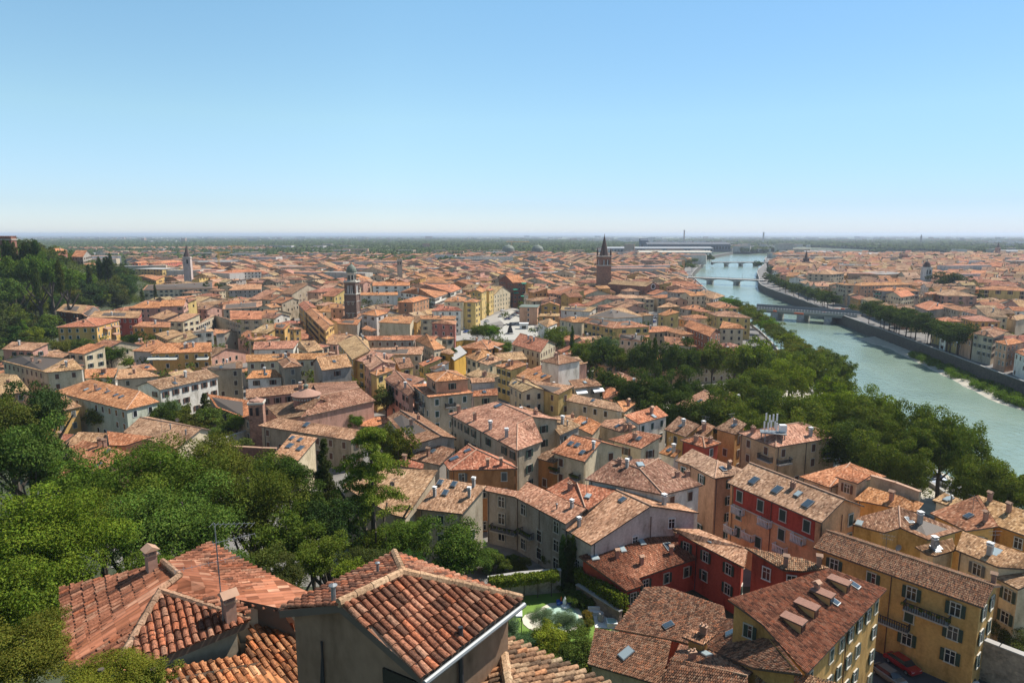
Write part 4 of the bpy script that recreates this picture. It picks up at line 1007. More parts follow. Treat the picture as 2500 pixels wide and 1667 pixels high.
Q('yellowish house with dark balcony, second on the embankment row','D',(1725,908),(1812,937),(1900,905),8.9,'hip','yellow','orange',nch=1,win=2.6)
Q('salmon house with blue awning on the embankment row','D',(1815,938),(1925,978),(2010,935),8.7,'hip','salmon','orange',nch=1,win=2.6)
Q('tall worn beige house with terrace floors in the embankment row','D',(1930,918),(2105,955),(2200,915),12,'hip','beige','brown',nch=3,win=2.6)
Q('terracotta house with hip roof in the embankment row','D',(2110,985),(2215,1017),(2352,992),11.3,'hip','salmon','orange',nch=1,win=2.6)
Q('white house at the right end of the embankment row','D',(2270,1070),(2380,1115),(2460,1085),9.2,'hip','white','orange',nch=1,win=2.8)
Q('beige house with tan roof behind the embankment row near the right edge','D',(2195,790),(2290,815),(2400,790),12,'hip','beige','tan',nch=2,win=0)
# ------------------------------------------------------------ fast meshes and foliage
def fast_mesh(name, verts, quads, tint, mats, matidx=None):
    me = bpy.data.meshes.new(name); nv, nf = len(verts), len(quads); k = quads.shape[1]
    me.vertices.add(nv); me.vertices.foreach_set('co', verts.astype(np.float32).ravel())
    me.loops.add(nf*k); me.loops.foreach_set('vertex_index', quads.astype(np.int32).ravel())
    me.polygons.add(nf); me.polygons.foreach_set('loop_start', np.arange(0, nf*k, k, dtype=np.int32))
    me.polygons.foreach_set('loop_total', np.full(nf, k, dtype=np.int32))
    if matidx is not None: me.polygons.foreach_set('material_index', matidx.astype(np.int32))
    me.update(calc_edges=True)
    at = me.attributes.new('tint', 'FLOAT_COLOR', 'FACE')
    c = np.ones((nf, 4), np.float32); c[:, :3] = tint; at.data.foreach_set('color', c.ravel())
    for m in mats: me.materials.append(MATS[m])
    me.polygons.foreach_set('use_smooth', [False]*nf)
    return me
def leaf_cloud(rs, centers, radii, n, size, squash=1.0, flat=0.0, aspect=.6, bright=None):
    centers = np.array(centers); radii = np.array(radii)
    w = radii**2; w = w/w.sum()
    idx = rs.choice(len(centers), n, p=w)
    d = rs.normal(size=(n, 3)); d[:, 2] = d[:, 2]*.9+.25; d /= np.linalg.norm(d, axis=1)[:, None]
    rr = radii[idx]*(rs.uniform(.55, 1.08, n))
    P = centers[idx]+d*rr[:, None]*np.array([1, 1, squash])
    nrm = d*.9+rs.normal(size=(n, 3))*.75; nrm[:, 2] += flat; nrm /= np.linalg.norm(nrm, axis=1)[:, None]
    t = np.cross(nrm, rs.normal(size=(n, 3))); t /= np.linalg.norm(t, axis=1)[:, None]
    b = np.cross(nrm, t)
    s = size*rs.uniform(.6, 1.35, n)[:, None]
    V = np.empty((n, 4, 3)); V[:, 0] = P-t*s; V[:, 1] = P-b*s*aspect; V[:, 2] = P+t*s; V[:, 3] = P+b*s*aspect
    cb = rs.uniform(.78, 1.22, len(centers))
    tint = (cb[idx]*rs.uniform(.7, 1.3, n))[:, None]*np.ones((n, 3))
    tint[:, 0] *= rs.uniform(.85, 1.2, n)
    return V.reshape(-1, 3), np.arange(n*4).reshape(-1, 4), tint
CROWN = {}
def crown(kind, var, dens):
    key = (kind, var, dens)
    if key in CROWN: return CROWN[key]
    rs = np.random.RandomState(hash_i(kind, var))
    n = {0: 2200, 1: 7000, 2: 20000, 3: 46000}[dens]; sz = {0: .085, 1: .050, 2: .030, 3: .0185}[dens]
    C, Rr = [], []
    mat = {'broad':'leaf_broad','dark':'leaf_dark','bright':'leaf_bright','olive':'leaf_olive','cypress':'leaf_dark','cedar':'leaf_dark','conifer':'leaf_dark','pine':'leaf_bright','bush':'leaf_broad'}[kind]
    if kind in ('broad', 'dark', 'bright', 'olive', 'bush', 'pine'):
        m = {'olive': 40, 'bush': 22}.get(kind, 52)
        for i in range(m):
            d = rs.normal(size=3); d /= np.linalg.norm(d)
            if d[2] < -.55: d[2] = -d[2]*.5
            lump = 1+.16*math.sin(d[0]*3.1+var*2)+.13*math.sin(d[1]*4.3+var)+.10*math.sin(d[2]*5+var*3)
            r = rs.uniform(.5, .98)*lump
            C.append(d*r*np.array([1, 1, .92])); Rr.append(rs.uniform(.13, .33))
        for i in range(14):
            C.append(rs.normal(size=3)*.24); Rr.append(.34)
        if kind == 'pine': n = int(n*1.2)
        V, Q_, T = leaf_cloud(rs, C, Rr, n, sz*(1.0 if kind != 'olive' else 1.0), squash=.8, flat=.3, aspect=.55 if kind != 'olive' else .45)
    elif kind == 'cypress':
        for i in range(40):
            z = -1+2*i/39.; r = .92*max(.05, (1-((z+.25)/1.27)**2))**.6 if z > -.25 else .92
            a = rs.uniform(0, 6.28); C.append([math.cos(a)*r*.45, math.sin(a)*r*.45, z]); Rr.append(.22+r*.36)
        V, Q_, T = leaf_cloud(rs, C, Rr, n, sz*1.1, squash=.30, flat=.2); 
        V[:, 2] = np.clip(V[:, 2], -1.05, 1.1)
    elif kind == 'conifer':
        for i in range(70):
            z = -1+2*(i/69.)**1.1; r = (1-z)/2*.95+.04
            a = rs.uniform(0, 6.28); k = rs.uniform(.3, .95); C.append([math.cos(a)*r*k, math.sin(a)*r*k, z-.1*k]); Rr.append(.10+r*.2)
        V, Q_, T = leaf_cloud(rs, C, Rr, n, sz, squash=.6, flat=.4)
    elif kind == 'cedar':
        nl = 13
        for i in range(nl):
            z = -.92+1.85*i/(nl-1)+rs.uniform(-.04, .04); r = (1.0-.55*((z+1)/2)**1.6)*rs.uniform(.7, 1.05)
            if z > .75: r *= .55
            for q in range(rs.randint(3, 6)):
                a = rs.uniform(0, 6.28)
                for k in np.linspace(.15, 1, 7):
                    C.append([math.cos(a)*r*k+rs.normal()*.03, math.sin(a)*r*k+rs.normal()*.03, z+.06*k-.10*k*k]); Rr.append(.07+.10*(1-abs(k-.6)))
        V, Q_, T = leaf_cloud(rs, C, Rr, n, sz*.9, squash=.28, flat=.9)
        V[:, 2] -= 0
    me = fast_mesh('crown', V, Q_, T, [mat])
    CROWN[key] = me; return me
def hash_i(*a):
    h = 7
    for c in repr(a): h = (h*31+ord(c)) % 1000003
    return h
TRUNK = {}
def trunk_mesh(kind, var):
    key = (kind, var)
    if key in TRUNK: return TRUNK[key]
    rng = random.Random(hash_i(kind, var)); mb = MB()
    bx, by = rng.uniform(-.02, .02), rng.uniform(-.02, .02)
    top = 1.0
    mb.tube([(0,0,-.05),(bx,by,.3),(0,0,.6),(0,0,top)], .034, 'bark', 7, r2=.008)
    if kind not in ('cypress', 'conifer'):
        for i in range(6):
            a = i*1.05+rng.uniform(-.3, .3); z = rng.uniform(.3, .55)
            mb.tube([(0,0,z),(math.cos(a)*.1,math.sin(a)*.1,z+.12),(math.cos(a)*.22,math.sin(a)*.22,z+.3)], .016, 'bark', 5, r2=.005)
    o = mb.build('trunk'); TRUNK[key] = o.data; bpy.data.objects.remove(o); return TRUNK[key]
TREES = []
NAMES = {'broad':'broadleaf_tree','dark':'broadleaf_tree','bright':'broadleaf_tree','olive':'olive_tree','cypress':'cypress','cedar':'cedar','conifer':'conifer','pine':'pine_tree','bush':'shrub'}
def tree(kind, x, y, zc, r, rz=None, label=None, dens=None, z0=None, col=None, group=None, trunk=True):
    """crown centre (x,y,zc), horizontal radius r, vertical radius rz"""
    rng = random.Random(int(x*13+y*7+zc))
    rz = rz or r
    dist = math.hypot(x, y); pr = r*700/max(5, dist)
    if dens is None: dens = 0 if pr < 9 else (1 if pr < 24 else (2 if pr < 46 else 3))
    if z0 is None: z0 = hill(x, y)
    root = empty(NAMES[kind], (x, y, z0))
    var = rng.randint(0, 2)
    c = link('crown', crown(kind, var, dens), root, (x, y, zc), rng.uniform(0, 6.28), (r, r, rz), col or tuple(rng.uniform(.82, 1.18)*k for k in (rng.uniform(.85, 1.12), 1, rng.uniform(.8, 1.1))))
    if trunk:
        t = link('trunk', trunk_mesh('cypress' if kind in ('cypress', 'conifer') else 'x', var), root, (x, y, z0), rng.uniform(0, 6.28)); Ht = max(1.5, zc-z0+rz*.55); t.scale = (Ht*.9, Ht*.9, Ht)
    TREES.append(dict(root=root, x=x, y=y, zc=zc, r=r, kind=kind, label=label, group=group))
    if label: tag(root, label, {'cypress':'cypress','cedar':'cedar','bush':'shrub','olive':'olive tree'}.get(kind, 'tree'), group)
    return root
def tree_top(kind, l, x, y, H, r, z0=None, **k):
    """crown top pixel, total height H"""
    z0 = z0 if z0 is not None else 0
    p = unp(l, x, y, z0+H); rz = k.pop('rz', None) or (H*.36 if kind != 'cypress' else H*.47)
    return tree(kind, p.x, p.y, z0+H-rz, r, rz, z0=z0, **k)
def tree_t(kind, px, py, t, rpx, rz=None, **k):
    p = at_depth(px, py, t); r = rpx*t/F
    return tree(kind, p.x, p.y, p.z, r, r*(rz or 1), **k)

HPIX = []
for h in HOUSES:
    pp = [proj(h['V'][i]) for i in h['bd']]
    if not all(pp): continue
    for f in h['faces']:
        q = [proj(h['V'][i]) for i in f]; HPIX.append(([(a[0], a[1]) for a in q], min(a[2] for a in q)))
    for i in range(len(pp)):
        j = (i+1) % len(pp); a, b = h['V'][h['bd'][i]], h['V'][h['bd'][j]]
        n_ = Vector((b.y-a.y, a.x-b.x)); 
        if n_.x*-a.x+n_.y*-a.y < 0 or h['o'].get('base', 0) > 3: continue
        lo = [proj((p.x, p.y, p.z-min(6.0, p.z*.5))) for p in (b, a)]
        HPIX.append(([(pp[i][0], pp[i][1]), (pp[j][0], pp[j][1]), (lo[0][0], lo[0][1]), (lo[1][0], lo[1][1])], min(pp[i][2], pp[j][2])))
for l_, x0, y0, x1, y1, t_ in (('B',905,380,1010,865,378),('C',955,130,1060,490,540),('C',1040,500,1515,650,500),('A',1655,215,1725,465,598),('B',1360,335,1410,475,638),('D',530,240,585,400,855),('D',1510,325,1578,490,598),('C',85,890,250,1000,300)):
    a_, b_ = src(l_, x0, y0), src(l_, x1, y1); HPIX.append(([(a_[0], a_[1]), (b_[0], a_[1]), (b_[0], b_[1]), (a_[0], b_[1])], t_))
HPIX.append(([src('D', x, y) for x, y in ((180,700),(960,700),(960,860),(180,860))], 425))
def blocks(px, py, t, d=2):
    return any(tm > t+d and inpoly(px, py, poly) for poly, tm in HPIX)

# park and riverside trees (P = overview coordinates)
G1 = 'trees of the riverside park'
for kx in [
 ('broad',1275,752,15,6),('broad',1335,785,13,5),('broad',1355,800,12,5),('dark',1395,775,17,6.5),('broad',1430,795,14,5),('dark',1475,772,19,6),('conifer',1505,775,21,4.5),
 ('dark',1545,778,19,6),('dark',1585,782,18,6),('dark',1640,780,18,7),('dark',1690,792,17,6),('bright',1735,772,20,7.5),('broad',1795,800,18,7),('dark',1850,800,17,6),
 ('dark',1400,838,16,6),('dark',1455,850,17,6.5),('dark',1515,845,18,7),('dark',1575,850,18,7),('dark',1650,862,17,7),('dark',1705,850,18,7),('broad',1760,835,19,7.5),
 ('bright',1818,815,19,8),('broad',1880,815,17,6),('dark',1925,845,16,6),('dark',1500,905,14,5.5),('dark',1555,905,15,6),('dark',1620,895,17,6.5),('dark',1690,895,17,7),
 ('dark',1755,895,17,7),('broad',1830,890,18,7.5),('bright',1905,872,19,8),('bright',1965,880,18,7),('dark',1945,822,13,4.5),('broad',2010,905,18,6.5),('bright',2035,905,16,5.5),('broad',2080,950,17,6),
 ('dark',1880,940,18,7),('dark',1950,950,18,7),('broad',2125,915,20,6),('broad',2175,940,20,7),('broad',2215,955,18,6),('broad',2250,1045,15,5),('broad',2300,1050,15,6),('broad',2330,1075,13,5),
 ('dark',1790,935,15,6),('dark',1720,935,15,6),('dark',2020,985,17,6),('broad',2090,1010,16,5)]:
    kd = kx[0]
    if kd == 'dark' and kx[1] > 1600 and kx[1] % 3: kd = 'broad'
    tree_top(kd, 'P', kx[1], kx[2], kx[3], kx[4], group=G1, rz=kx[3]*.42, col=(1.12, 1.14, 1.0) if kx[1] % 2 else (1.22, 1.18, 1.0))
G2 = 'trees lining the near riverbank'
for i, (x, y) in enumerate([(1665,682),(1682,680),(1700,690),(1716,698),(1732,706),(1748,716),(1764,727),(1780,738),(1797,750),(1815,763),(1833,776),(1852,790),(1872,795),(1893,798),(1912,806),(1815,790),(1840,800)]):
    tree_top('broad' if i % 3 else 'bright', 'P', x, y, 12.5, 6.6, group=G2)
for (x, y) in [(1570,600),(1582,596),(1596,592),(1606,588),(1560,608),(1615,585),(1590,604)]: tree_top('broad', 'P', x, y, 13, 8, group='far trees at the old river quay')
def bank_tree(x, y, H, r):
    p = unp('P', x, y, H)
    for i in range(len(RB)-1):
        if RB[i][1] <= p.y < RB[i+1][1]:
            bx = RB[i][0]+(RB[i+1][0]-RB[i][0])*(p.y-RB[i][1])/(RB[i+1][1]-RB[i][1])
            if p.x < bx+3.2: p.x = bx+3.2+(x % 3)*.8
            break
    tree('dark', p.x, p.y, H*.6, r, H*.42, z0=0, group=G3, col=(1.1, 1.12, 1.0))
G3 = 'trees lining the far riverbank avenue'
pts = [(1765,626),(1779,632),(1793,638),(1806,643),(1820,648),(1833,652),(1846,657),(1860,662),(1874,666),(1888,668),(1902,671),(1916,672)]
for x, y in pts: bank_tree(x, y, 12.5, 7)
for x, y in [(1972,688),(1985,694),(2002,697),(2020,700),(2038,703),(2056,706),(2074,710),(2092,713),(2108,716),(2120,722),(2112,738),(2095,742),(2128,735),(2066,724),(2010,705)]: bank_tree(x, y, 15, 8)
tree_top('dark', 'P', 2183, 620, 24, 15, label='very large round tree above the right bank roofs', rz=11)
tree_top('dark', 'P', 1742, 598, 16, 8, label='dark tree clump at the right end of the second bridge'); 
tree_top('dark', 'P', 1630, 584, 18, 12, group='far trees at the old river quay')
# town trees
GT = 'trees between the town roofs'
for k, l, x, y, H, r in [('dark','B',495,395,14,8),('dark','B',700,515,16,10),('broad','B',820,715,10,4.5),('broad','B',1050,765,9,4.5),('broad','B',1245,770,9,5),('broad','B',2080,930,10,4.5),('broad','B',2130,915,11,5),('bright','B',2190,930,10,5),('broad','B',2260,1050,8,4),('broad','B',2310,1060,8,4),
  ('broad','B',1400,1145,7,3.2),('broad','C',60,1060,9,5),('broad','C',110,1080,9,5),('broad','C',20,930,9,4),('dark','C',620,265,14,10),('dark','C',730,255,16,9),('broad','C',580,930,14,6),('broad','C',540,960,12,4.5),('cypress','C',725,950,17,1.3),('broad','C',810,1060,13,5),('broad','C',860,1100,12,5),
  ('dark','C',1220,335,13,5),('olive','C',1010,1000,16,6),('dark','D',905,320,13,10),('dark','D',1245,375,12,6),('dark','D',1980,570,14,5),('broad','D',2190,370,12,10),('broad','F',1255,290,12,4.4),('dark','B',990,310,15,12),('broad','B',100,320,12,7),('broad','A',1650,470,12,7),('broad','A',1580,480,12,7),('broad','A',1720,500,11,6),('broad','A',1830,490,11,6),('broad','A',1900,500,10,6),
  ('dark','A',1600,545,14,6.5),('cypress','A',1535,562,14,2.2),('cypress','A',1385,572,15,1.6),('dark','A',1850,550,15,4),('cypress','A',1830,560,14,2.5),('dark','A',1960,545,15,5),('dark','A',2010,560,14,4),('broad','A',2080,675,8,5),('cypress','A',1270,610,12,2),('cypress','A',1725,620,9,1.2),('broad','A',1700,690,6,3),('bright','A',2100,675,8,4),('broad','A',2150,495,10,6),
  ('dark','A',985,1110,11,6.2),('bright','A',1160,1215,6.5,3.5),('dark','A',1180,985,12,5.5),('broad','A',1360,1000,9,3),('bright','A',830,1015,9,2.6),('bright','A',675,1130,6,2),('bright','A',340,1150,6,3),('bright','A',430,1175,5,3),('broad','A',540,1060,10,5),('broad','A',740,1040,11,5),('broad','A',640,1060,9,5),
  ('dark','E',900,465,9,5),('broad','E',960,470,9.5,5),('broad','E',1180,485,9.5,4.5),('broad','E',1290,480,9.5,5),('dark','E',1450,440,11,3.5),('olive','E',1510,400,11,3.2),('conifer','E',1830,365,12,4),('broad','E',1880,470,10,3.8),('broad','E',1640,440,8,2.6),('broad','E',2110,530,9,2.6),('broad','E',1700,530,8,4),('broad','E',1800,560,8,4),('broad','E',2050,600,6,3),('broad','E',1960,640,6,3.2),('broad','E',2190,760,4,2.2),('broad','E',1580,500,9,3.5),
  ('broad','F',960,530,8,2.9),('broad','F',1360,640,16,3.9),('broad','F',1280,620,15,2.6),('olive','H',80,290,12,4)]:
    tree_top(k, l, x, y, H, r, group=GT)
# fixed foreground trees
tree_t('broad', 395,1195,92,147,.95,label='big round tree crown, farthest left in the dense clump behind the antenna house')
tree_t('broad', 520,1160,97,129,.9,label='big leafy tree forming the top of the clump, just below the brown garden wall')
tree_t('broad', 610,1240,88,141,1.0,label='big leafy tree at the middle right of the dense clump')
tree_t('broad', 450,1300,78,159,.9,label='big leafy tree directly behind the antenna house roof')
tree_t('broad', 300,1290,80,129,1.0,label='big leafy tree between the bright pine and the dense clump')
tree_t('broad', 700,1330,80,95,1.0,label='leafy tree left of the round plane tree behind the tower house')
tree_t('broad', 230,1200,95,90,1.0,label='tree under the crenellated pink house, left of the dense clump')
tree_t('dark', 700,1170,100,62,1.1,label='dark leafy tree left of the tall conifer')
tree_t('broad', 640,1150,104,45,1,label='bright small tree near the brown garden wall end')
tree_t('conifer', 795,1170,98,62,1.7,label='tall dark conifer left of the layered cedar')
tree_t('cedar', 910,1215,90,118,1.55,label='tall cedar with layered branches in front of the light orange roof',col=(2.3,2.1,1.2),dens=3)
tree_t('dark', 800,1290,84,85,1.0,label='dark tree beneath the layered cedar, left side')
tree_t('broad', 990,1310,88,70,.7,label='low spreading tree between the cedar and the round plane tree',col=(.9,1.1,.9))
tree_t('dark', 890,1380,80,70,.7,label='dark shrubby tree under the cedar behind the tower house ridge')
tree_t('dark', 1105,1345,84,88,1.0,label='round dense plane tree in front of the shaded palace',col=(1.3,1.45,1.0))
tree_t('bright', 850,1400,62,45,.8,label='young bright tree poking above the tower house roof')
tree_t('pine', 110,1330,62,165,.9,label='huge bright green pine at the left edge')
tree_t('broad', 70,1120,100,105,1.1,label='dark green tree at the left edge above the bright pine')
tree_t('dark', 95,1010,120,75,1.2,label='dark tree at the left edge beside the lawn and green netting')
tree_t('broad', 20,1040,115,80,1.1,label='leafy tree cut by the left edge below the salmon patched roof')
tree_t('bright', 40,1480,48,120,1.0,label='bright leafy tree at the left edge below the pine')
tree_t('broad', 60,1610,20,140,.8,label='olive toned bushy crown in the bottom left corner',col=(1.2,1.0,.9))
tree_t('broad', 250,1665,16.5,120,.55,label='leafy twigs across the bottom edge under the antenna house',col=(1.5,1.25,.9))
tree_t('bush', 375,1650,17,55,.7,label='small grey green bush at the antenna house eave corner',col=(1.2,1.05,.9))
tree_t('broad', 160,1480,60,60,1.2,label='dark leafy tree between the pine and the antenna house')
tree_t('dark', 760,1240,95,70,1.0,label='dark tree between the dense clump and the tall conifer')
tree_t('broad', 620,1400,66,75,.9,label='leafy tree just above the antenna house ridge')
tree_t('dark', 690,1415,62,60,.9,label='dark leafy tree at the notch between the two near roofs')
tree_t('broad', 545,1400,64,80,.9,label='leafy tree behind the antenna house ridge, lowest of the clump')
tree_t('broad', 780,1365,72,70,.9,label='leafy tree left of the young bright tree')
tree_t('dark', 960,1400,76,70,.8,label='dark tree behind the tower house apex')
tree_t('broad', 370,1400,66,80,.8,label='leafy tree close behind the left chimney')
for x_, y_, t_ in ((15,650,375),(50,655,370),(85,640,372),(120,655,368),(30,700,350),(160,675,380)): tree_t('broad', x_, y_+14, t_, 34, 1.25, group='trees on the wooded hill')
# hillside
cyp = [('A',210,205,40),('A',240,210,40),('A',300,190,40),('A',320,185,38),('A',345,230,36),('A',180,270,34),('A',260,240,34),('A',520,365,22),('A',790,400,15),('A',880,330,16),('A',930,335,16),('A',980,300,18),('A',955,330,15),('A',1160,560,3),('A',970,560,3),('A',30,180,40),('A',70,190,40),('A',320,430,24),('A',1150,600,1),('A',120,200,40)]
for l, x, y, z0 in cyp:
    if z0 < 5: tree_top('cypress', l, x, y, 13, 2.3, z0=z0, group='cypresses on the wooded hill'); continue
    tt = 385 if z0 > 30 else (330 if z0 > 20 else 470); sx_, sy_ = src(l, x, y); p = at_depth(sx_, sy_, tt)
    tree('cypress', p.x, p.y, p.z-7, 2.3, 7.5, z0=p.z-16, group='cypresses on the wooded hill')
rng = random.Random(11); hillpts = []
tries = 0
while len(hillpts) < 105 and tries < 60000:
    tries += 1
    y = 60+640*rng.random()**1.3; x = rng.uniform(max(-520, -.84*y), min(40, -.3*y+30))
    hz = hill(x, y)
    if hz < 2.5: continue
    t = proj((x, y, hz+8))
    if not t or t[0] < -60 or t[0] > 900 or t[1] > 1600 or t[2] < 105: continue
    rr = rng.uniform(6.5, 10.5)
    if any((x-a)**2+(y-b)**2 < (rr*.8+c*.45)**2 for a, b, c in hillpts): continue
    if t[1]-rr*F/t[2] < 580+max(0, (t[0]-60)*.27): continue
    rp = rr*F/t[2]; tz = t[1]-rp*.9
    if any(blocks(t[0]+a*rp, tz+b*rp, t[2], 4) for a, b in ((0,0),(-.8,.4),(.8,.4),(0,-.8),(0,.8),(-.5,-.4),(.5,-.4))): continue
    hillpts.append((x, y, rr))
    k = rng.choice(('broad','broad','dark','dark','broad','bright' if rng.random() < .4 else 'dark'))
    tree(k, x, y, hz+rr*1.0, rr, rr*rng.uniform(.8, 1.1), group='trees on the wooded hill')

# trees and scrub on the flat foot of the hill, left of the yellow apartment house
FG = [(40,690),(345,712),(345,742),(205,738),(128,738),(128,845),(60,845),(0,800)]
k_ = 0; fp = []; rg = random.Random(77)
while k_ < 42:
    px_, py_ = rg.uniform(0, 345), rg.uniform(690, 845)
    if not inpoly(px_, py_, FG): continue
    p = unp('S', px_, py_, 5); k_ += 1
    if hill(p.x, p.y) > 5 or any((p.x-a)**2+(p.y-b)**2 < 49 for a, b in fp) or blocks(px_, py_, proj(p)[2], 4): continue
    fp.append((p.x, p.y)); r_ = rg.uniform(5, 7.5); tree(rg.choice(('broad','dark','dark','bright')), p.x, p.y, hill(p.x, p.y)+r_*.85, r_, r_*.9, group='trees on the wooded hill')
# low growth covering the hill between the trees: one mass
rs = np.random.RandomState(21); C_, R_ = [], []
while len(C_) < 1500:
    y = 45+650*rs.rand()**1.4; x = rs.uniform(max(-560, -.86*y), min(45, -.1*y+45)); hz = hill(x, y)
    if hz < .8 or math.hypot(x, y) < 30: continue
    q = proj((x, y, hz+2))
    if not q or q[0] > 1250 or (q[1] < 596+max(0, (q[0]-60)*.25)): continue
    if q[2] < 34 or blocks(q[0], q[1], q[2], 4): continue
    C_.append([x, y, hz+rs.uniform(.2, 2.2)]); R_.append(rs.uniform(1.8, 3.8)*(1 if y < 150 else 1.5))
while len(C_) < 1900:
    px_, py_ = rs.uniform(0, 345), rs.uniform(690, 850)
    if inpoly(px_, py_, FG):
        p = unp('S', px_, py_, 1); C_.append([p.x, p.y, hill(p.x, p.y)+rs.uniform(.2, 1.6)]); R_.append(rs.uniform(2, 4))
V_, Q_, T_ = leaf_cloud(rs, C_, R_, 180000, .38, .8, .4)
o = bpy.data.objects.new('hillside_scrub', fast_mesh('hillside_scrub', V_, Q_, T_, ['leaf_broad'])); COL.objects.link(o); tag(o, 'dense green scrub covering the hillside under the trees', 'scrub', kind='stuff')
# ------------------------------------------------------------ ordinals and labels
ANCH = []
def anchor(l, x, y, n): s = src(l, x, y); ANCH.append((s[0], s[1], n))
for a in [('B',955,600,'the domed campanile'),('C',1010,330,'the tall brick spire'),('C',1445,610,'the round window church front'),('A',1690,380,'the slender white spire'),('A',2150,480,'the pedimented white palace'),('A',1320,450,'the yellow institute'),
  ('A',960,960,'the yellow apartment house'),('E',1650,330,'the long white shuttered house'),('E',850,420,'the pale green barrack house'),('F',540,370,'the dome drum'),('F',1830,420,'the beige apartment block'),('G',300,700,'the large grey palace'),
  ('H',430,600,'the antenna block'),('H',400,1100,'the balustraded red house'),('L',1200,600,'the long ochre street house'),('B',1300,1090,'the courtyard palace'),('B',1200,720,'the long white block'),('C',175,590,'the brick apartment block'),('C',350,820,'the peach block'),
  ('C',120,980,'the plaza statue'),('C',370,1130,'the red roofed cream villa'),('C',1000,980,'the yellow park palace'),('C',1840,1020,'the brick loggia house'),('D',590,760,'the panelled bridge'),('S',1970,680,'the arched middle bridge'),('D',560,320,'the far brick church spire'),
  ('D',1545,430,'the white domed tower'),('D',1750,490,'the very large round tree'),('D',1380,650,'the blind gable house'),('D',1730,880,'the arcaded yellow house'),('D',2110,620,'the arched yellow palace'),('A',75,380,'the hillside villa'),('A',600,690,'the curved hillside wall'),
  ('S',640,800,'the street bend'),('F',110,520,'the square brick belfry'),('B',1380,890,'the striped small church'),('B',2050,800,'the yellow avenue palace'),('G',700,150,'the pink arched house'),('A',1800,650,'the convent wing'),('B',150,640,'the street palace row'),
  ('P',1500,880,'the park centre'),('P',2180,1000,'the last quay trees'),('A',80,180,'the hilltop brick tower'),('S',2300,640,'the twin roofed barracks'),('S',1400,640,'the domed cemetery church'),('S',1850,625,'the farthest bridge'),('S',900,640,'the woodland edge')]: anchor(*a)
ORD = ['first','second','third','fourth','fifth','sixth','seventh','eighth','ninth','tenth','eleventh','twelfth']+['thirteenth','fourteenth','fifteenth','sixteenth','seventeenth','eighteenth','nineteenth','twentieth']
def label_all(items):
    """items: (px, py, desc, setter)"""
    G_ = {}
    for it in items:
        px, py, desc, fn = it
        a = min(ANCH, key=lambda q: (q[0]-px)**2+((q[1]-py)*1.5)**2)
        dx, dy = px-a[0], py-a[1]
        dr = ('right of' if dx > 0 else 'left of') if abs(dx) > abs(dy)*1.6 else ('just beyond' if dy < 0 else 'in front of')
        G_.setdefault((desc, dr, a[2]), []).append((math.hypot(dx, dy), fn))
    for (desc, dr, an), lst in G_.items():
        lst.sort(key=lambda q: q[0])
        for i, (d, fn) in enumerate(lst):
            if len(lst) == 1: fn('%s, %s %s' % (desc, dr, an))
            else: fn('%s, %s one %s %s' % (desc, ORD[min(i, 19)], dr, an))

# ------------------------------------------------------------ open ground that must stay free of houses
def wpoly(l, pts, z=0): return [tuple(unp(l, x, y, z))[:2] for x, y in pts]
AVENUE = wpoly('B', [(1880,1090),(1885,1010),(1925,975),(2030,915),(2352,795),(2500,735),(2640,690),(2655,715),(2560,740),(2480,790),(2400,850),(2300,890),(2180,920),(2060,960),(2020,1040),(2050,1100)])
PLAZA = wpoly('C', [(60,1005),(120,930),(90,900),(60,870),(130,830),(240,770),(250,880),(340,900),(400,960),(420,1040),(330,1060),(180,1065),(80,1060)])
STREET = wpoly('B', [(395,690),(530,905),(640,1055),(760,1200),(800,1300),(850,1320),(830,1250),(720,1060),(600,930),(470,760),(410,680)])
LANE = wpoly('C', [(1390,860),(1480,800),(1500,870),(1560,900),(1430,920)])
ROADBR = wpoly('L', [(950,1150),(1050,1120),(2000,1400),(2352,1480),(2700,1700),(900,1700)])
GARDEN = wpoly('K', [(0,620),(600,560),(800,560),(1230,880),(1100,1050),(900,1200),(850,1420),(400,1400),(-100,1300)])
PARK = wpoly('P', [(1330,880),(1500,900),(1900,890),(2000,1000),(2350,1180),(2320,1260),(2200,1215),(2000,1120),(1800,1010),(1640,1005),(1500,960)])
PARKB = [unp('P', x, y, 0)[:2] for x, y in [(1300,880),(1640,900)]]
LAWNS = [wpoly('A', [(700,1240),(860,1180),(840,1330),(730,1290),(560,1220),(600,1160)]), wpoly('E', [(420,570),(480,560),(740,690),(690,720),(520,720)])]
OPEN = [AVENUE, PLAZA, STREET, LANE, ROADBR, GARDEN, PARK]+LAWNS
GREEN = [(-100,540),(120,600),(300,625),(340,690),(348,742),(272,752),(205,742),(132,742),(132,800),(140,850),(60,850),(-100,905)]
PROT = [ [src('K',x,y) for x,y in ((0,500),(620,500),(780,480),(1230,800),(1100,1060),(900,1350),(300,1300),(0,1100))],
         [src('L',x,y) for x,y in ((1000,1100),(1500,1200),(2352,1200),(2352,1544),(1000,1544))],
         [src('B',x,y) for x,y in ((1890,1080),(1890,1000),(2040,900),(2352,790),(2352,900),(2150,930),(2060,980),(2040,1080))],
         [src('C',x,y) for x,y in ((0,850),(130,790),(240,770),(250,870),(340,890),(400,980),(400,1060),(60,1060))],
         [src('B',x,y) for x,y in ((520,920),(640,1050),(760,1200),(790,1210),(720,1080),(600,930),(540,900))] ]
for h in HOUSES: hash_add(h)
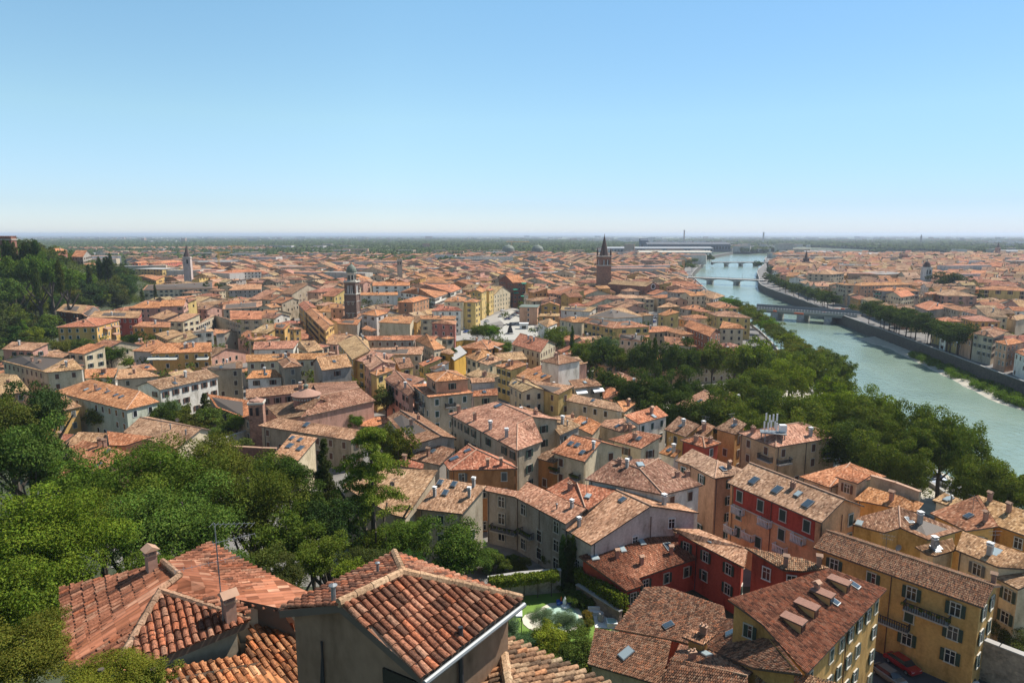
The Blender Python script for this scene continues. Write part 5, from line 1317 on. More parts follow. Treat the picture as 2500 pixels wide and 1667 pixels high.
def overl(foot, cx, cy):
    pts = list(foot)+[(cx, cy)]+[((foot[i][0]+foot[(i+1) % 4][0])/2, (foot[i][1]+foot[(i+1) % 4][1])/2) for i in range(4)]
    for x, y in pts:
        for P in OPEN:
            if inpoly(x, y, P): return True
        if inpoly(x, y, RIVER_XX): return True
        for h in HASH.get((int(x//12), int(y//12)), ()):
            if inpoly(x, y, h['foot']): return True
    # corners of neighbours inside
    xs = [p[0] for p in foot]; ys = [p[1] for p in foot]
    for i in range(int(min(xs)//12), int(max(xs)//12)+1):
        for j in range(int(min(ys)//12), int(max(ys)//12)+1):
            for h in HASH.get((i, j), ()):
                if h.get('fill'): continue
                for q in h['foot']:
                    if inpoly(q[0], q[1], foot): return True
    return False
def hides(V, t0):
    c_ = sum(V, Vector((0,0,0)))/len(V)
    for v in list(V)+[v.lerp(c_, .5) for v in V]+[c_]:
        p = proj(v)
        if not p: return True
        for poly, tm in HPIX:
            if tm > p[2]+2 and inpoly(p[0], p[1], poly): return True
        if inpoly(p[0], p[1], GREEN): return True
        if v.y < 420:
            for poly in PROT:
                if inpoly(p[0], p[1], poly): return True
    return False
TREEX = [(t['x'], t['y'], t['r']*.75) for t in TREES if t['y'] < 700 and t['r'] > 3.5]
rng = random.Random(5)
FILLS = []
def fill_district(theta, xr, yr, test, dens=1.0):
    ca, sa = math.cos(theta), math.sin(theta)
    v = -1700; row = 0
    while v < 1700:
        dep = rng.uniform(9.5, 13.5); row += 1
        gap = 0.2 if row % 2 else rng.uniform(3, 6.5)
        u = -1500-rng.uniform(0, 10)
        while u < 1500:
            ln = rng.choice((8, 10, 12, 14, 16, 20, 24, 30))*rng.uniform(.85, 1.15)
            cu, cv = u+ln/2, v+dep/2
            u += ln+(rng.uniform(2, 6) if rng.random() < .16 else .15)
            cx, cy = cu*ca-cv*sa, cu*sa+cv*ca+600
            if not (yr[0] < cy < yr[1]) or not test(cx, cy): continue
            p = proj((cx, cy, 8))
            if not p or p[0] < -60 or p[0] > W+60 or p[1] > HP+30: continue
            if rng.random() > dens or hill(cx, cy) > 3: continue
            if any((cx-a)**2+(cy-b)**2 < c*c for a, b, c in TREEX): continue
            for sc in (1, .6, .38):
                hl, hd = ln*sc/2-.05, dep*(1 if sc > .5 else .75)/2
                foot = [(cx+a*hl*ca-b*hd*sa, cy+a*hl*sa+b*hd*ca) for a, b in ((-1,-1),(1,-1),(1,1),(-1,1))]
                if not overl(foot, cx, cy): break
            else: continue
            H = rng.uniform(8.5, 12.5)+(rng.uniform(0, 3.5) if cy > 330 else 0)-(3 if sc < .5 else 0)
            typ = rng.choice(('a','a','a','hip','hip','pyr' if ln*sc < dep*1.3 else 'hip','sa' if ln < 14 else 'a'))
            if hl < hd and typ == 'a': typ = 'b'
            ok = False
            for k in range(4):
                P = [Vector((*foot[i], H)) for i in (3, 0, 1)]
                V, f = rect_roof(P[0], P[1], P[2], H, typ if typ != 'sa' else 'sa', None, rng.uniform(.28, .36))
                if (cy > 760 and p[0] > 360) or not hides(V, 0): ok = True; break
                H -= 2.2
                if H < 4: break
            if not ok: continue
            h = dict(label='', V=V, faces=orient(V, f), wall=rng.choice(('cream','cream','white','beige','beige','yellow','ochre','pink','salmon','grey','stone','orange','cream')),
                     roof=rng.choice(('orange','orange','light','tan','pinkish','red','red','brown')), c=(cx, cy), o={}, foot=foot, h=H, top=max(q.z for q in V), dist=math.hypot(cx, cy), fill=True, typ=typ, ln=ln*sc)
            h['bd'] = boundary(h['faces'])
            h['foot'] = [(V[i].x, V[i].y) for i in h['bd']]
            hash_add(h); FILLS.append(h)
        v += dep+gap
def rbx(y):
    for i in range(len(RB)-1):
        if RB[i][1] <= y < RB[i+1][1]:
            return RB[i][0]+(RB[i+1][0]-RB[i][0])*(y-RB[i][1])/(RB[i+1][1]-RB[i][1])
    return RB[-1][0]
lft = lambda x, y: x < rbx(y)-20
fill_district(math.radians(66), None, (170, 520), lambda x, y: lft(x, y) and x < -10)
fill_district(math.radians(20), None, (165, 520), lambda x, y: lft(x, y) and x >= -10)
fill_district(math.radians(-18), None, (500, 1000), lambda x, y: lft(x, y))
fill_district(math.radians(30), None, (1000, 1450), lambda x, y: lft(x, y) and noise.noise(Vector((x*.004, y*.004, 0))) > -.12)
fill_district(math.radians(12), None, (1450, 2600), lambda x, y: lft(x, y) and x < -.36*y and noise.noise(Vector((x*.003, y*.002, 7))) > .02)
fill_district(math.radians(77), None, (215, 620), lambda x, y: not lft(x, y))
fill_district(math.radians(50), None, (620, 1500), lambda x, y: not lft(x, y))
print('fills', len(FILLS), 'hand', len(HOUSES))
# the nearest fills become houses of their own
FILLS.sort(key=lambda h: h['dist'])
NIND = 300-len(HOUSES)
def vis_px(h):
    p = [proj(h['V'][i]) for i in h['bd']]
    xs = [q[0] for q in p]; ys = [q[1] for q in p]
    c = proj((h['c'][0], h['c'][1], h['h']))
    if c[0] < 0 or c[0] > W or c[1] > HP: return 0
    return (max(xs)-min(xs))*(max(ys)-min(ys)+12)
FILLS.sort(key=lambda h: -vis_px(h))
IND = FILLS[:NIND]; REST = FILLS[NIND:]
for h in HOUSES:
    build_house(h)
RN = dict(orange='orange', tan='tan', red='red', brown='brown', pinkish='pinkish', light='pale orange')
TN = dict(a='gable', b='gable', hip='hip', pyr='pyramid', sa='shed')
items = []
for h in IND:
    r = build_house(h, 'houses packed across the old town')
    c = proj((h['c'][0], h['c'][1], h['top']))
    size = 'long' if h['ln'] > 18 else ('small' if h['ln'] < 8 else '')
    desc = ('%s %s house with %s %s roof' % (size, WNAME[h['wall']], RN[h['roof']], TN[h['typ']])).strip()
    items.append((c[0], c[1], desc, (lambda s, r=r: r.__setitem__('label', s))))
label_all(items)
# all remaining houses: one mass
mb = MB(); rr = random.Random(3)
wq = []
for h in REST:
    rc = RC[h['roof']]; wc = WC[h['wall']]; j = rr.uniform(.85, 1.15)
    wall_mesh(h, mb, True, tuple(min(.8, c*j) for c in wc)); g_ = rr.choice((.78,.86,.93,1.0)); roof_mesh(h, mb, True, tuple(min(.7, c*f*rr.uniform(.9, 1.1)*j*g_) for c, f in zip(rc, (.93,.97,1.0))))
    if h['dist'] < 1000:
        ins, zs, bz = wall_rings(h)
        for i in range(len(ins)):
            a = Vector((*ins[i], 0)); b = Vector((*ins[(i+1) % len(ins)], 0)); d = b-a
            if d.length < 3: continue
            nr = Vector((d.y, -d.x, 0)).normalized()
            if (-(a+b)/2).dot(nr) < 0: continue
            n = int(d.length/3.2); top = min(zs[i], zs[(i+1) % len(ins)])
            for q in range(n):
                for fl in range(2):
                    if rr.random() < .25: continue
                    p = a+d*((q+.5)/n)+nr*.06; z = top-1.5-fl*3.1
                    if z < 2: continue
                    du = d.normalized()*.5
                    mb.face([(p.x-du.x, p.y-du.y, z-.75), (p.x+du.x, p.y+du.y, z-.75), (p.x+du.x, p.y+du.y, z+.75), (p.x-du.x, p.y-du.y, z+.75)], 'dark_pane')
        if rr.random() < .7:
            _, q, n_, u_, dn_ = rand_roof(h, rr); mb.box((q.x, q.y, q.z+.5), (.8, .6, 1.6), 'stucco_far', tint=(.42,.30,.24))
o = mb.build('distant_houses'); tag(o, 'mass of tiled roofs and pale house walls filling the town beyond the nearer streets', 'houses', kind='stuff')
# tree labels
items = []
DN = {'broad':'leafy green tree','dark':'dark green tree','bright':'yellowish green tree','olive':'grey green tree','cypress':'dark slim cypress','cedar':'cedar','conifer':'tall dark conifer','bush':'shrub','pine':'pine'}
for t in TREES:
    if t['label']: continue
    p = proj((t['x'], t['y'], t['zc']))
    def st(s, r=t['root'], k=t['kind'], g=t['group']): tag(r, s, {'cypress':'cypress'}.get(k, 'tree'), g)
    w = {'trees of the riverside park':' in the park','trees lining the near riverbank':' on the near bank','trees lining the far riverbank avenue':' on the far bank','trees on the wooded hill':' on the hill','cypresses on the wooded hill':' on the hill','trees between the town roofs':' among roofs'}.get(t['group'], '')
    items.append((p[0], p[1], DN[t['kind']]+w, st))
label_all(items)
# ------------------------------------------------------------ ground, river, far country
def axis(parts):
    out = []
    for a, b, s in parts:
        n = max(1, int(round((b-a)/s)))
        out += [a+(b-a)*i/n for i in range(n)]
    out.append(parts[-1][1]); return out
XS = axis([(-30000,-6000,6000),(-6000,-1500,900),(-1500,-700,90),(-700,-200,14),(-200,300,6),(300,700,12),(700,1500,90),(1500,6000,900),(6000,30000,6000)])
YS = axis([(-3000,-200,900),(-200,-40,20),(-40,480,6),(480,1000,12),(1000,2200,25),(2200,6000,380),(6000,45000,6500)])
verts = np.zeros((len(YS), len(XS), 3)); tint = []
RBB = (min(p[0] for p in RIVER_X), max(p[0] for p in RIVER_X), -120, 2100)
for j, y in enumerate(YS):
    for i, x in enumerate(XS):
        z = -.05
        if -900 < x < 120 and -200 < y < 800:
            z = max(-.05, hill(x, y))
        elif -200 > y: z = -.05
        if 50 < x < 900 and y < 2100 and inpoly(x, y, RIVER_X): z = -9
        verts[j, i] = (x, y, z)
nx, ny = len(XS), len(YS)
ii = np.arange(ny-1)[:, None]*nx+np.arange(nx-1)[None, :]
quads = np.stack([ii, ii+1, ii+nx+1, ii+nx], -1).reshape(-1, 4)
T = np.zeros((ny-1, nx-1, 3))
for j in range(ny-1):
    for i in range(nx-1):
        x, y = (XS[i]+XS[i+1])/2, (YS[j]+YS[j+1])/2
        z = verts[j, i, 2]
        if z > 1 or (x < 40 and y < 800 and (hill(x-18, y-6) > 1 or y < 100)): c = (.05, .06, .028)
        elif y < 1500 and abs(x) < 1500: c = (.19, .175, .155)
        else:
            k = noise.noise(Vector((x*.0012, y*.0006, 3)))
            c = (.04, .065, .03) if k > -.25 else (.12, .13, .07)
        T[j, i] = c
m, nt, b = new_mat('ground_cover')
a = N(nt, 'ShaderNodeAttribute', attribute_name='tint'); tc = N(nt, 'ShaderNodeTexCoord')
nz = N(nt, 'ShaderNodeTexNoise', i_Scale=.25, i_Detail=8, i_Roughness=.7); L(nt, tc.outputs['Object'], nz.inputs['Vector'])
L(nt, mixc(nt, 1, a.outputs['Color'], ramp(nt, nz.outputs[0], [(.3,(.6,.6,.6)),(.7,(1.3,1.3,1.3))]), 'MULTIPLY'), b.inputs['Base Color']); b.inputs['Roughness'].default_value = .95
g = bpy.data.objects.new('ground', fast_mesh('ground', verts.reshape(-1, 3), quads, T.reshape(-1, 3), ['ground_cover'])); COL.objects.link(g); tag(g, 'open ground and paving under the town, rising into the wooded hill', 'ground', kind='structure')

def sheet(name, poly, z, mat, label, kind='structure', cat=None):
    mb = MB(); mb.face([(x, y, z) for x, y in poly], mat); o = mb.build(name); tag(o, label, cat or name.replace('_', ' '), kind=kind); return o
def strip(mb, A, B, za, zb, mat):
    for i in range(len(A)-1):
        mb.face([(*A[i], za), (*A[i+1], za), (*B[i+1], zb), (*B[i], zb)], mat)
# water
m, nt, b = new_mat('river_water')
tc = N(nt, 'ShaderNodeTexCoord'); mp = N(nt, 'ShaderNodeMapping'); mp.inputs['Scale'].default_value = (1, .6, 1); L(nt, tc.outputs['Object'], mp.inputs[0])
n1 = N(nt, 'ShaderNodeTexNoise', i_Scale=.03, i_Detail=6, i_Roughness=.65, i_Distortion=.6); L(nt, mp.outputs[0], n1.inputs['Vector'])
n2 = N(nt, 'ShaderNodeTexNoise', i_Scale=.55, i_Detail=5, i_Roughness=.6, i_Distortion=.4); L(nt, mp.outputs[0], n2.inputs['Vector'])
L(nt, ramp(nt, n1.outputs[0], [(.3,(.165,.225,.175)),(.5,(.20,.27,.21)),(.7,(.235,.305,.235))]), b.inputs['Base Color'])
b.inputs['Roughness'].default_value = .13; b.inputs['IOR'].default_value = 1.33
bp = N(nt, 'ShaderNodeBump'); bp.inputs['Strength'].default_value = .55; bp.inputs['Distance'].default_value = .5
L(nt, n2.outputs[0], bp.inputs['Height']); L(nt, bp.outputs[0], b.inputs['Normal'])
mb = MB(); A = offs_line(LB, 1.0); B_ = offs_line(RB, -1.0); strip(mb, A, B_, -6, -6, 'river_water'); o = mb.build('river'); tag(o, 'pale green river flowing past the town', 'river', kind='structure')
# quays
def quay(name, line, sgn, label):
    mb = MB(); out = offs_line(line, sgn*10.5)
    strip(mb, line, out, .02, .02, 'road_grey'); 
    o = mb.build(name); tag(o, label, 'quay road', kind='structure')
quay('quay_road', LB, 1, 'tree shaded quay road on the near bank'); quay('quay_road', RB, -1, 'avenue along the top of the far embankment')
def embank(line, sgn, label, hgt=.95):
    mb = MB(); out = offs_line(line, sgn*.55); foot = offs_line(line, -sgn*1.0)
    strip(mb, foot, line, -9.2, hgt-.25, 'old_brick'); strip(mb, line, out, hgt-.02, hgt-.02, 'concrete'); strip(mb, out, out, 0, hgt, 'concrete')
    l2 = offs_line(line, -sgn*.12); strip(mb, l2, l2, hgt-.27, hgt, 'concrete'); strip(mb, l2, line, hgt, hgt-.01, 'concrete')
    o = mb.build('embankment_wall', color=(.085,.075,.06)); tag(o, label, 'embankment wall')
embank(RB, -1, 'long dark embankment wall along the far side of the river'); embank(LB, 1, 'near embankment wall under the riverside trees')
# gravel shore and its bushes
WL = [unp('D', x, y, -6) for x, y in ((980,960),(1060,992),(1160,1022),(1270,1062),(1430,1140),(1600,1222),(1850,1352),(2100,1482),(2352,1560),(2600,1680),(2900,1900))]
def near_on(line, p):
    best = None
    for i in range(len(line)-1):
        d, s, t = segd(p.x, p.y, line[i], line[i+1])
        if best is None or d < best[0]: best = (d, line[i][0]+(line[i+1][0]-line[i][0])*t, line[i][1]+(line[i+1][1]-line[i][1])*t)
    return best
rows = []
for i in range(len(WL)-1):
    for q in range(6):
        p = WL[i].lerp(WL[i+1], q/6); b_ = near_on(RB, p); r = []
        for s in range(9):
            k = s/8; x = p.x+(b_[1]-p.x)*k; y = p.y+(b_[2]-p.y)*k
            r.append((x+noise.noise(Vector((x*.2, y*.2, 0)))*(1.5 if s < 8 else 0), y, -6.15+1.5*k**.7+noise.noise(Vector((x*.5, y*.5, 1)))*.25))
        rows.append(r)
mb = MB(); mb.grid(rows, 'gravel'); o = mb.build('gravel_shore'); tag(o, 'pale gravel shore below the far embankment', 'shore', kind='structure')
rs = np.random.RandomState(4); C_, R_ = [], []
for i in range(430):
    k = rs.uniform(0, 1); t = 3.6+k*6.0; a = int(t); p = WL[min(a, len(WL)-2)].lerp(WL[min(a, len(WL)-2)+1], t-a); b_ = near_on(RB, p)
    s = rs.uniform(.28, .97); C_.append([p.x+(b_[1]-p.x)*s, p.y+(b_[2]-p.y)*s, -5.0+rs.uniform(0, .8)]); R_.append(rs.uniform(.8, 2.3))
V_, Q_, T_ = leaf_cloud(rs, C_, R_, 80000, .22, .8, .3)
o = bpy.data.objects.new('undergrowth', fast_mesh('undergrowth', V_, Q_, T_, ['leaf_bright'])); o.color = (.85,1.05,1,1); COL.objects.link(o); tag(o, 'bright green bushes growing on the gravel shore', 'undergrowth', kind='stuff')
# roads
sheet('road', AVENUE, .01, 'road_pale', 'pale curved avenue beside the plaza', cat='road')
sheet('plaza', PLAZA, .02, 'plaza_stone', 'bright stone paved plaza with statue', cat='plaza')
sheet('street', STREET, .012, 'asphalt', 'narrow diagonal street in shadow', cat='street')
sheet('lane', LANE, .013, 'asphalt', 'shadowed lane with parked cars in the centre', cat='street')
sheet('street', ROADBR, .014, 'asphalt', 'asphalt street with cars at the bottom right', cat='street')
for q, nm in zip(LAWNS, ('lawn with garden trees below the yellow apartment house', 'lawn strip beside the green netting')): sheet('lawn', q, .05, 'lawn', nm, cat='lawn')
sheet('garden_lawn', GARDEN, .03, 'lawn', 'walled garden lawn with pool', cat='lawn')
sheet('park_ground', PARK, .025, 'gravel', 'sandy ground under the park trees', cat='park ground')
# far woods: many tree crowns, one mass
rs = np.random.RandomState(8)
def ico(sub):
    import bmesh
    bm = bmesh.new(); bmesh.ops.create_icosphere(bm, subdivisions=sub, radius=1); v = np.array([x.co[:] for x in bm.verts]); f = np.array([[q.index for q in p.verts] for p in bm.faces]); bm.free(); return v, f
iv, jf = ico(1)
def blobs(n, pos, rad, hz, seed):
    r = np.random.RandomState(seed); V = np.empty((n, len(iv), 3)); 
    for i in range(n):
        k = 1+r.uniform(-.28, .28, len(iv)); V[i] = iv*k[:, None]*[rad[i], rad[i], hz[i]]+pos[i]
    F_ = (jf[None]+(np.arange(n)*len(iv))[:, None, None]).reshape(-1, 3)
    T = np.repeat(r.uniform(.6, 1.3, n), len(jf))[:, None]*r.uniform(.75, 1.25, (n*len(jf), 1))*np.ones((1, 3))
    return V.reshape(-1, 3), F_, T
P_, Rr_, Hz_ = [], [], []
tries = 0
while len(P_) < 42000 and tries < 300000:
    tries += 1
    y = 1150*math.exp(rs.uniform(0, 1)**1.05*1.75); x = rs.uniform(-.82, .82)*y
    k = noise.noise(Vector((x*.0016, y*.0011, 5)))+.5*noise.noise(Vector((x*.006, y*.004, 9)))
    if y < 1500 and (x > -100 or noise.noise(Vector((x*.01, y*.01, 2))) < .0): 
        if noise.noise(Vector((x*.012, y*.012, 2))) < .38: continue
    thr = -.42 if x < 300 else -.1
    if y > 3800: thr += .15
    if k < thr: continue
    if inpoly(x, y, RIVER_XX): continue
    u_ = W/2+F*x/y
    if 1450 < u_ < 1800 and 1250 < y < 2250: continue
    s = (4.5+y*.0024)*rs.uniform(.7, 1.4)
    hh = rs.uniform(8, 15)*(1 if y < 4500 else .8)
    P_.append((x, y, hh*.5)); Rr_.append(s); Hz_.append(hh*.62)
for i in range(2200):
    y = 720*math.exp(rs.rand()*.75); x = rs.uniform(-.8, .8)*y
    if inpoly(x, y, RIVER_XX) or noise.noise(Vector((x*.01, y*.008, 40))) < .05: continue
    q = proj((x, y, 8)); 
    if blocks(q[0], q[1], q[2], 3) or any(inpoly(x, y, P) for P in OPEN): continue
    P_.append((x, y, rs.uniform(5, 8.5))); Rr_.append(rs.uniform(2.5, 5)); Hz_.append(rs.uniform(3, 5))
V_, F_, T_ = blobs(len(P_), np.array(P_), Rr_, Hz_, 2)
o = bpy.data.objects.new('far_woods', fast_mesh('far_woods', V_, F_, T_, ['leaf_dark'])); o.color = (1.1,1.05,1.15,1); COL.objects.link(o); tag(o, 'broad belts of dark green woodland beyond the town', 'woods', kind='stuff')
C_, R_ = [], []
for i in range(700):
    y = rs.uniform(190, 760); x = rs.uniform(-.8, .8)*y
    if inpoly(x, y, RIVER_XX) or noise.noise(Vector((x*.01, y*.01, 40))) < -.1 or any(inpoly(x, y, P) for P in OPEN): continue
    q = proj((x, y, 9))
    if blocks(q[0], q[1], q[2], 3): continue
    for k in range(9): C_.append([x+rs.normal()*1.6, y+rs.normal()*1.6, rs.uniform(3, 8.5)]); R_.append(rs.uniform(1.0, 1.8))
V_, Q_, T_ = leaf_cloud(rs, C_, R_, 60000, .42, .9, .2)
o = bpy.data.objects.new('courtyard_greenery', fast_mesh('courtyard_greenery', V_, Q_, T_, ['leaf_broad'])); COL.objects.link(o); tag(o, 'small tree crowns and greenery showing in gaps between town roofs', 'greenery', kind='stuff')
# scattered buildings of the plain
def boxes(lst):
    V, Q2, T = [], [], []
    for (x, y, z, sx, sy, sz, a, c, rc) in lst:
        ca, sa = math.cos(a), math.sin(a); n0 = len(V)
        for dz in (0, sz):
            for dx, dy in ((-sx,-sy),(sx,-sy),(sx,sy),(-sx,sy)): V.append((x+dx*ca-dy*sa, y+dx*sa+dy*ca, z+dz))
        for q in ((0,1,5,4),(1,2,6,5),(2,3,7,6),(3,0,4,7)): Q2.append([n0+k for k in q]); T.append(c)
        Q2.append([n0+4,n0+5,n0+6,n0+7]); T.append(rc)
    return np.array(V), np.array(Q2), np.array(T)
lst = []
for i in range(2600):
    y = 1480*math.exp(rs.uniform(0, 1)*2.0); x = rs.uniform(-.82, .82)*y
    k = noise.noise(Vector((x*.0013, y*.001, 15)))
    if k < (.08 if x < 200 else -.15) and y < 4200: continue
    if inpoly(x, y, RIVER_XX): continue
    w = rs.uniform(6, 22)*(1+y*.00012); c = [(.42,.39,.34),(.5,.48,.45),(.42,.28,.2),(.33,.31,.28)][rs.randint(4)]
    rc = [(.42,.20,.13),(.42,.2,.13),(.5,.48,.45),(.42,.25,.17)][rs.randint(4)]
    lst.append((x, y, 0, w, rs.uniform(6, 10), rs.uniform(7, 14)*(2.2 if rs.rand() < .02 else 1), rs.uniform(-.5, .5), c, rc))
for i in range(130):
    y = rs.uniform(620, 1700); x = rs.uniform(-.8, .8)*y
    if inpoly(x, y, RIVER_XX): continue
    c = [(.5,.47,.4),(.58,.55,.5),(.45,.3,.2),(.5,.42,.3)][rs.randint(4)]
    lst.append((x, y, 0, rs.uniform(12, 32), rs.uniform(6, 9), rs.uniform(14, 19), rs.uniform(-.6, .6), c, [(.30,.29,.27),(.42,.2,.13)][rs.randint(2)]))
V_, Q2, T2 = boxes(lst)
o = bpy.data.objects.new('distant_suburbs', fast_mesh('distant_suburbs', V_, Q2, T2, ['stucco_far'])); COL.objects.link(o); tag(o, 'scattered suburb houses and sheds across the hazy plain', 'suburbs', kind='stuff')

# ------------------------------------------------------------ towers and churches
def px_w(t, wpx): return wpx*t/F
def tower_root(name, l, x, y, t, label, cat='bell tower'):
    s = src(l, x, y); p = at_depth(s[0], s[1], t); r = empty(name, (p.x, p.y, 0)); tag(r, label, cat); return r, p
# domed campanile
r, p = tower_root('bell_tower', 'B', 957, 700, 380, 'dark brick campanile with grey green dome beside the long white block')
cx, cy = p.x, p.y; rz = math.radians(-20)*0-.12
zt = 55-380*(.1597-.9873*((833.5-(540+545/3.675))/F))  # cornice under belfry
def zpix(l, y, t): return 55+t*((833.5-src(l, 0, y)[1])/F*CP-SP)
W2 = 6.4
mb = MB(); zc_ = zpix('B', 655, 380); mb.box((cx, cy, zc_/2), (W2, W2, zc_), 'old_brick', rz)
for k in (0, 1, 2): mb.box((cx, cy, 4+k*zc_/3.2), (W2+.3, W2+.3, .35), 'concrete', rz)
for sx in (-1, 1): 
    for q in (-1, 1): mb.box((cx+sx*W2/2*math.cos(rz)-q*W2/2*math.sin(rz), cy+sx*W2/2*math.sin(rz)+q*W2/2*math.cos(rz), zc_/2), (.7, .7, zc_), 'old_brick', rz)
mb.build('shaft', r, (.17,.11,.085), loc=(cx, cy, 0))
for zz in (zpix('B', 840, 380), zpix('B', 732, 380)):
    for sx in (-1.3, 1.3):
        mb = MB(); q = (cx+sx*math.cos(rz)+(W2/2+.06)*math.sin(rz), cy+sx*math.sin(rz)-(W2/2+.06)*math.cos(rz), zz); mb.box(q, (.9, .15, 1.7), 'stone_trim', rz); mb.box((q[0]+.02, q[1]-.08, q[2]), (.45, .1, 1.2), 'dark_pane', rz); mb.build('window', r, loc=q)
z1 = zpix('B', 545, 380)
mb = MB()
for sx in (-1, 1):
    for sy in (-1, 1):
        mb.box((cx+(sx*2.75)*math.cos(rz)-(sy*2.75)*math.sin(rz), cy+sx*2.75*math.sin(rz)+sy*2.75*math.cos(rz), (zc_+z1)/2), (1.1, 1.1, z1-zc_), 'old_brick', rz)
mb.box((cx, cy, zc_+.3), (W2+.8, W2+.8, .5), 'stone_trim', rz); mb.box((cx, cy, z1-.8), (W2, W2, 1.8), 'old_brick', rz)
mb.box((cx, cy, (zc_+z1)/2), (3.6, 3.6, z1-zc_-.2), 'dark_pane', rz)
for a in range(4):
    aa = rz+a*math.pi/2
    for s in (-1.05, 0, 1.05): mb.box((cx+math.cos(aa)*s+math.sin(aa)*2.9, cy+math.sin(aa)*s-math.cos(aa)*2.9, (zc_+z1)/2-.4), (.28, .28, z1-zc_-1.2), 'white_trim', aa)
mb.build('belfry', r, (.17,.11,.085), loc=(cx, cy, zc_))
mb = MB(); mb.box((cx, cy, z1+.3), (W2+1.2, W2+1.2, .6), 'stone_trim', rz); z2 = zpix('B', 460, 380)
for sx in (-1, 1):
    for sy in (-1, 1): mb.lathe((cx+sx*3*math.cos(rz)-sy*3*math.sin(rz), cy+sx*3*math.sin(rz)+sy*3*math.cos(rz), z1+.6), [(.35,0),(.3,.8),(.12,1.0),(.2,1.3),(0,1.8)], 'stone_trim', 6)
mb.lathe((cx, cy, z1+.5), [(3.0,0),(3.0,.5),(2.5,.6),(2.5,z2-z1-1.2),(3.0,z2-z1-.9),(3.0,z2-z1-.4),(2.5,z2-z1-.3)], 'stone_trim', 8)
for a in range(8): 
    aa = a*math.pi/4+math.pi/8; mb.box((cx+2.38*math.cos(aa), cy+2.38*math.sin(aa), (z1+z2)/2), (.3, 1.0, (z2-z1)*.5), 'dark_pane', aa)
mb.build('octagon', r, loc=(cx, cy, z1))
mb = MB(); z3 = zpix('B', 385, 380); hh = z3-z2
mb.lathe((cx, cy, z2), [(2.6,-.1),(2.9,.1),(2.95,hh*.2),(2.7,hh*.45),(2.1,hh*.7),(1.2,hh*.9),(.45,hh),(.45,hh+.7),(.15,hh+.9),(.05,hh+2.4)], 'copper_green', 16); mb.build('dome', r, loc=(cx, cy, z2))
# tall spire
r, p = tower_root('bell_tower', 'C', 1008, 400, 545, 'tall brick tower with dark pointed spire and corner pinnacles')
cx, cy = p.x, p.y; zs = zpix('C', 318, 545); W2 = 9.2; rz = .25
mb = MB(); zb = zpix('C', 400, 545); mb.box((cx, cy, zb/2), (W2, W2, zb), 'old_brick', rz)
mb.build('shaft', r, (.28,.15,.10), loc=(cx, cy, 0))
mb = MB()
for sx in (-1, 1):
    for sy in (-1, 1): mb.box((cx+sx*3.7*math.cos(rz)-sy*3.7*math.sin(rz), cy+sx*3.7*math.sin(rz)+sy*3.7*math.cos(rz), (zb+zs)/2), (1.8, 1.8, zs-zb), 'old_brick', rz)
mb.box((cx, cy, (zb+zs)/2), (6, 6, zs-zb), 'dark_pane', rz); mb.box((cx, cy, zs-1.2), (W2, W2, 2.4), 'old_brick', rz); mb.box((cx, cy, zb+.4), (W2+.5, W2+.5, .7), 'stone_trim', rz)
for a in range(4):
    aa = rz+a*math.pi/2
    for s in (-1.6, 0, 1.6): mb.box((cx+math.cos(aa)*s+math.sin(aa)*3.9, cy+math.sin(aa)*s-math.cos(aa)*3.9, (zb+zs)/2), (.5 if s else .9, .5, zs-zb), 'old_brick' if s == 0 else 'white_trim', aa)
mb.build('belfry', r, (.28,.15,.10), loc=(cx, cy, zb))
mb = MB(); mb.box((cx, cy, zs+.4), (W2+1, W2+1, .8), 'stone_trim', rz)
mb.build('cornice', r, loc=(cx, cy, zs))
zt = zpix('C', 128, 545); mb = MB(); mb.lathe((cx, cy, zs+.8), [(3.9,0),(3.6,1),(1.9,(zt-zs)*.5),(.3,zt-zs-1.5),(.1,zt-zs+.6)], 'spire_slate' if plain('spire_slate', (.085,.055,.045), .9, noisy=.3) else '', 8); mb.build('spire', r, loc=(cx, cy, zs))
for sx in (-1, 1):
    for sy in (-1, 1):
        q = (cx+sx*4.1*math.cos(rz)-sy*4.1*math.sin(rz), cy+sx*4.1*math.sin(rz)+sy*4.1*math.cos(rz), zs+.8); mb = MB(); mb.lathe(q, [(.7,0),(.7,3),(.9,3.1),(0,6.5)], 'spire_slate', 6); mb.build('pinnacle', r, loc=q)
# its church
def simple_church(name, l, P0, P1, P2, h, label, wall, roof, rise):
    Vv, f = rect_roof(unp(l, *P0, h), unp(l, *P1, h), unp(l, *P2, h), h, 'a', rise)
    hh = dict(label=label, V=Vv, faces=orient(Vv, f), wall=wall, roof=roof, c=(sum(v.x for v in Vv[:4])/4, sum(v.y for v in Vv[:4])/4), o=dict(nch=0, win=0, name=name, cat='church', sky=(), noant=1, wallmat='old_brick'), h=h, dist=500, top=h+rise)
    hh['bd'] = boundary(hh['faces']); hh['foot'] = [(Vv[i].x, Vv[i].y) for i in hh['bd']]
    return build_house(hh), hh
cr, ch = simple_church('church', 'C', (1040,562), (1385,586), (1515,580), 15.5, 'long brick church with round window in its gable below the tall spire', (.27,.14,.095), 'tan', 6)
a, b = ch['V'][1], ch['V'][2]; d = (b-a).normalized(); nr = Vector((d.y, -d.x, 0)); m_ = (a+b)/2+nr*-.2; aa = math.atan2(d.y, d.x)
mb = MB()
for rr_, mt, dd in ((2.3, 'white_trim', .15), (1.7, 'dark_pane', .28)):
    rows = [[(m_.x+d.x*math.cos(q)*rad+nr.x*dd, m_.y+d.y*math.cos(q)*rad+nr.y*dd, 15.2+math.sin(q)*rad) for q in [k*math.pi/8 for k in range(16)]] for rad in (.01, rr_)]; mb.grid(rows, mt, close=True)
mb.build('rose_window', cr, loc=tuple(m_))
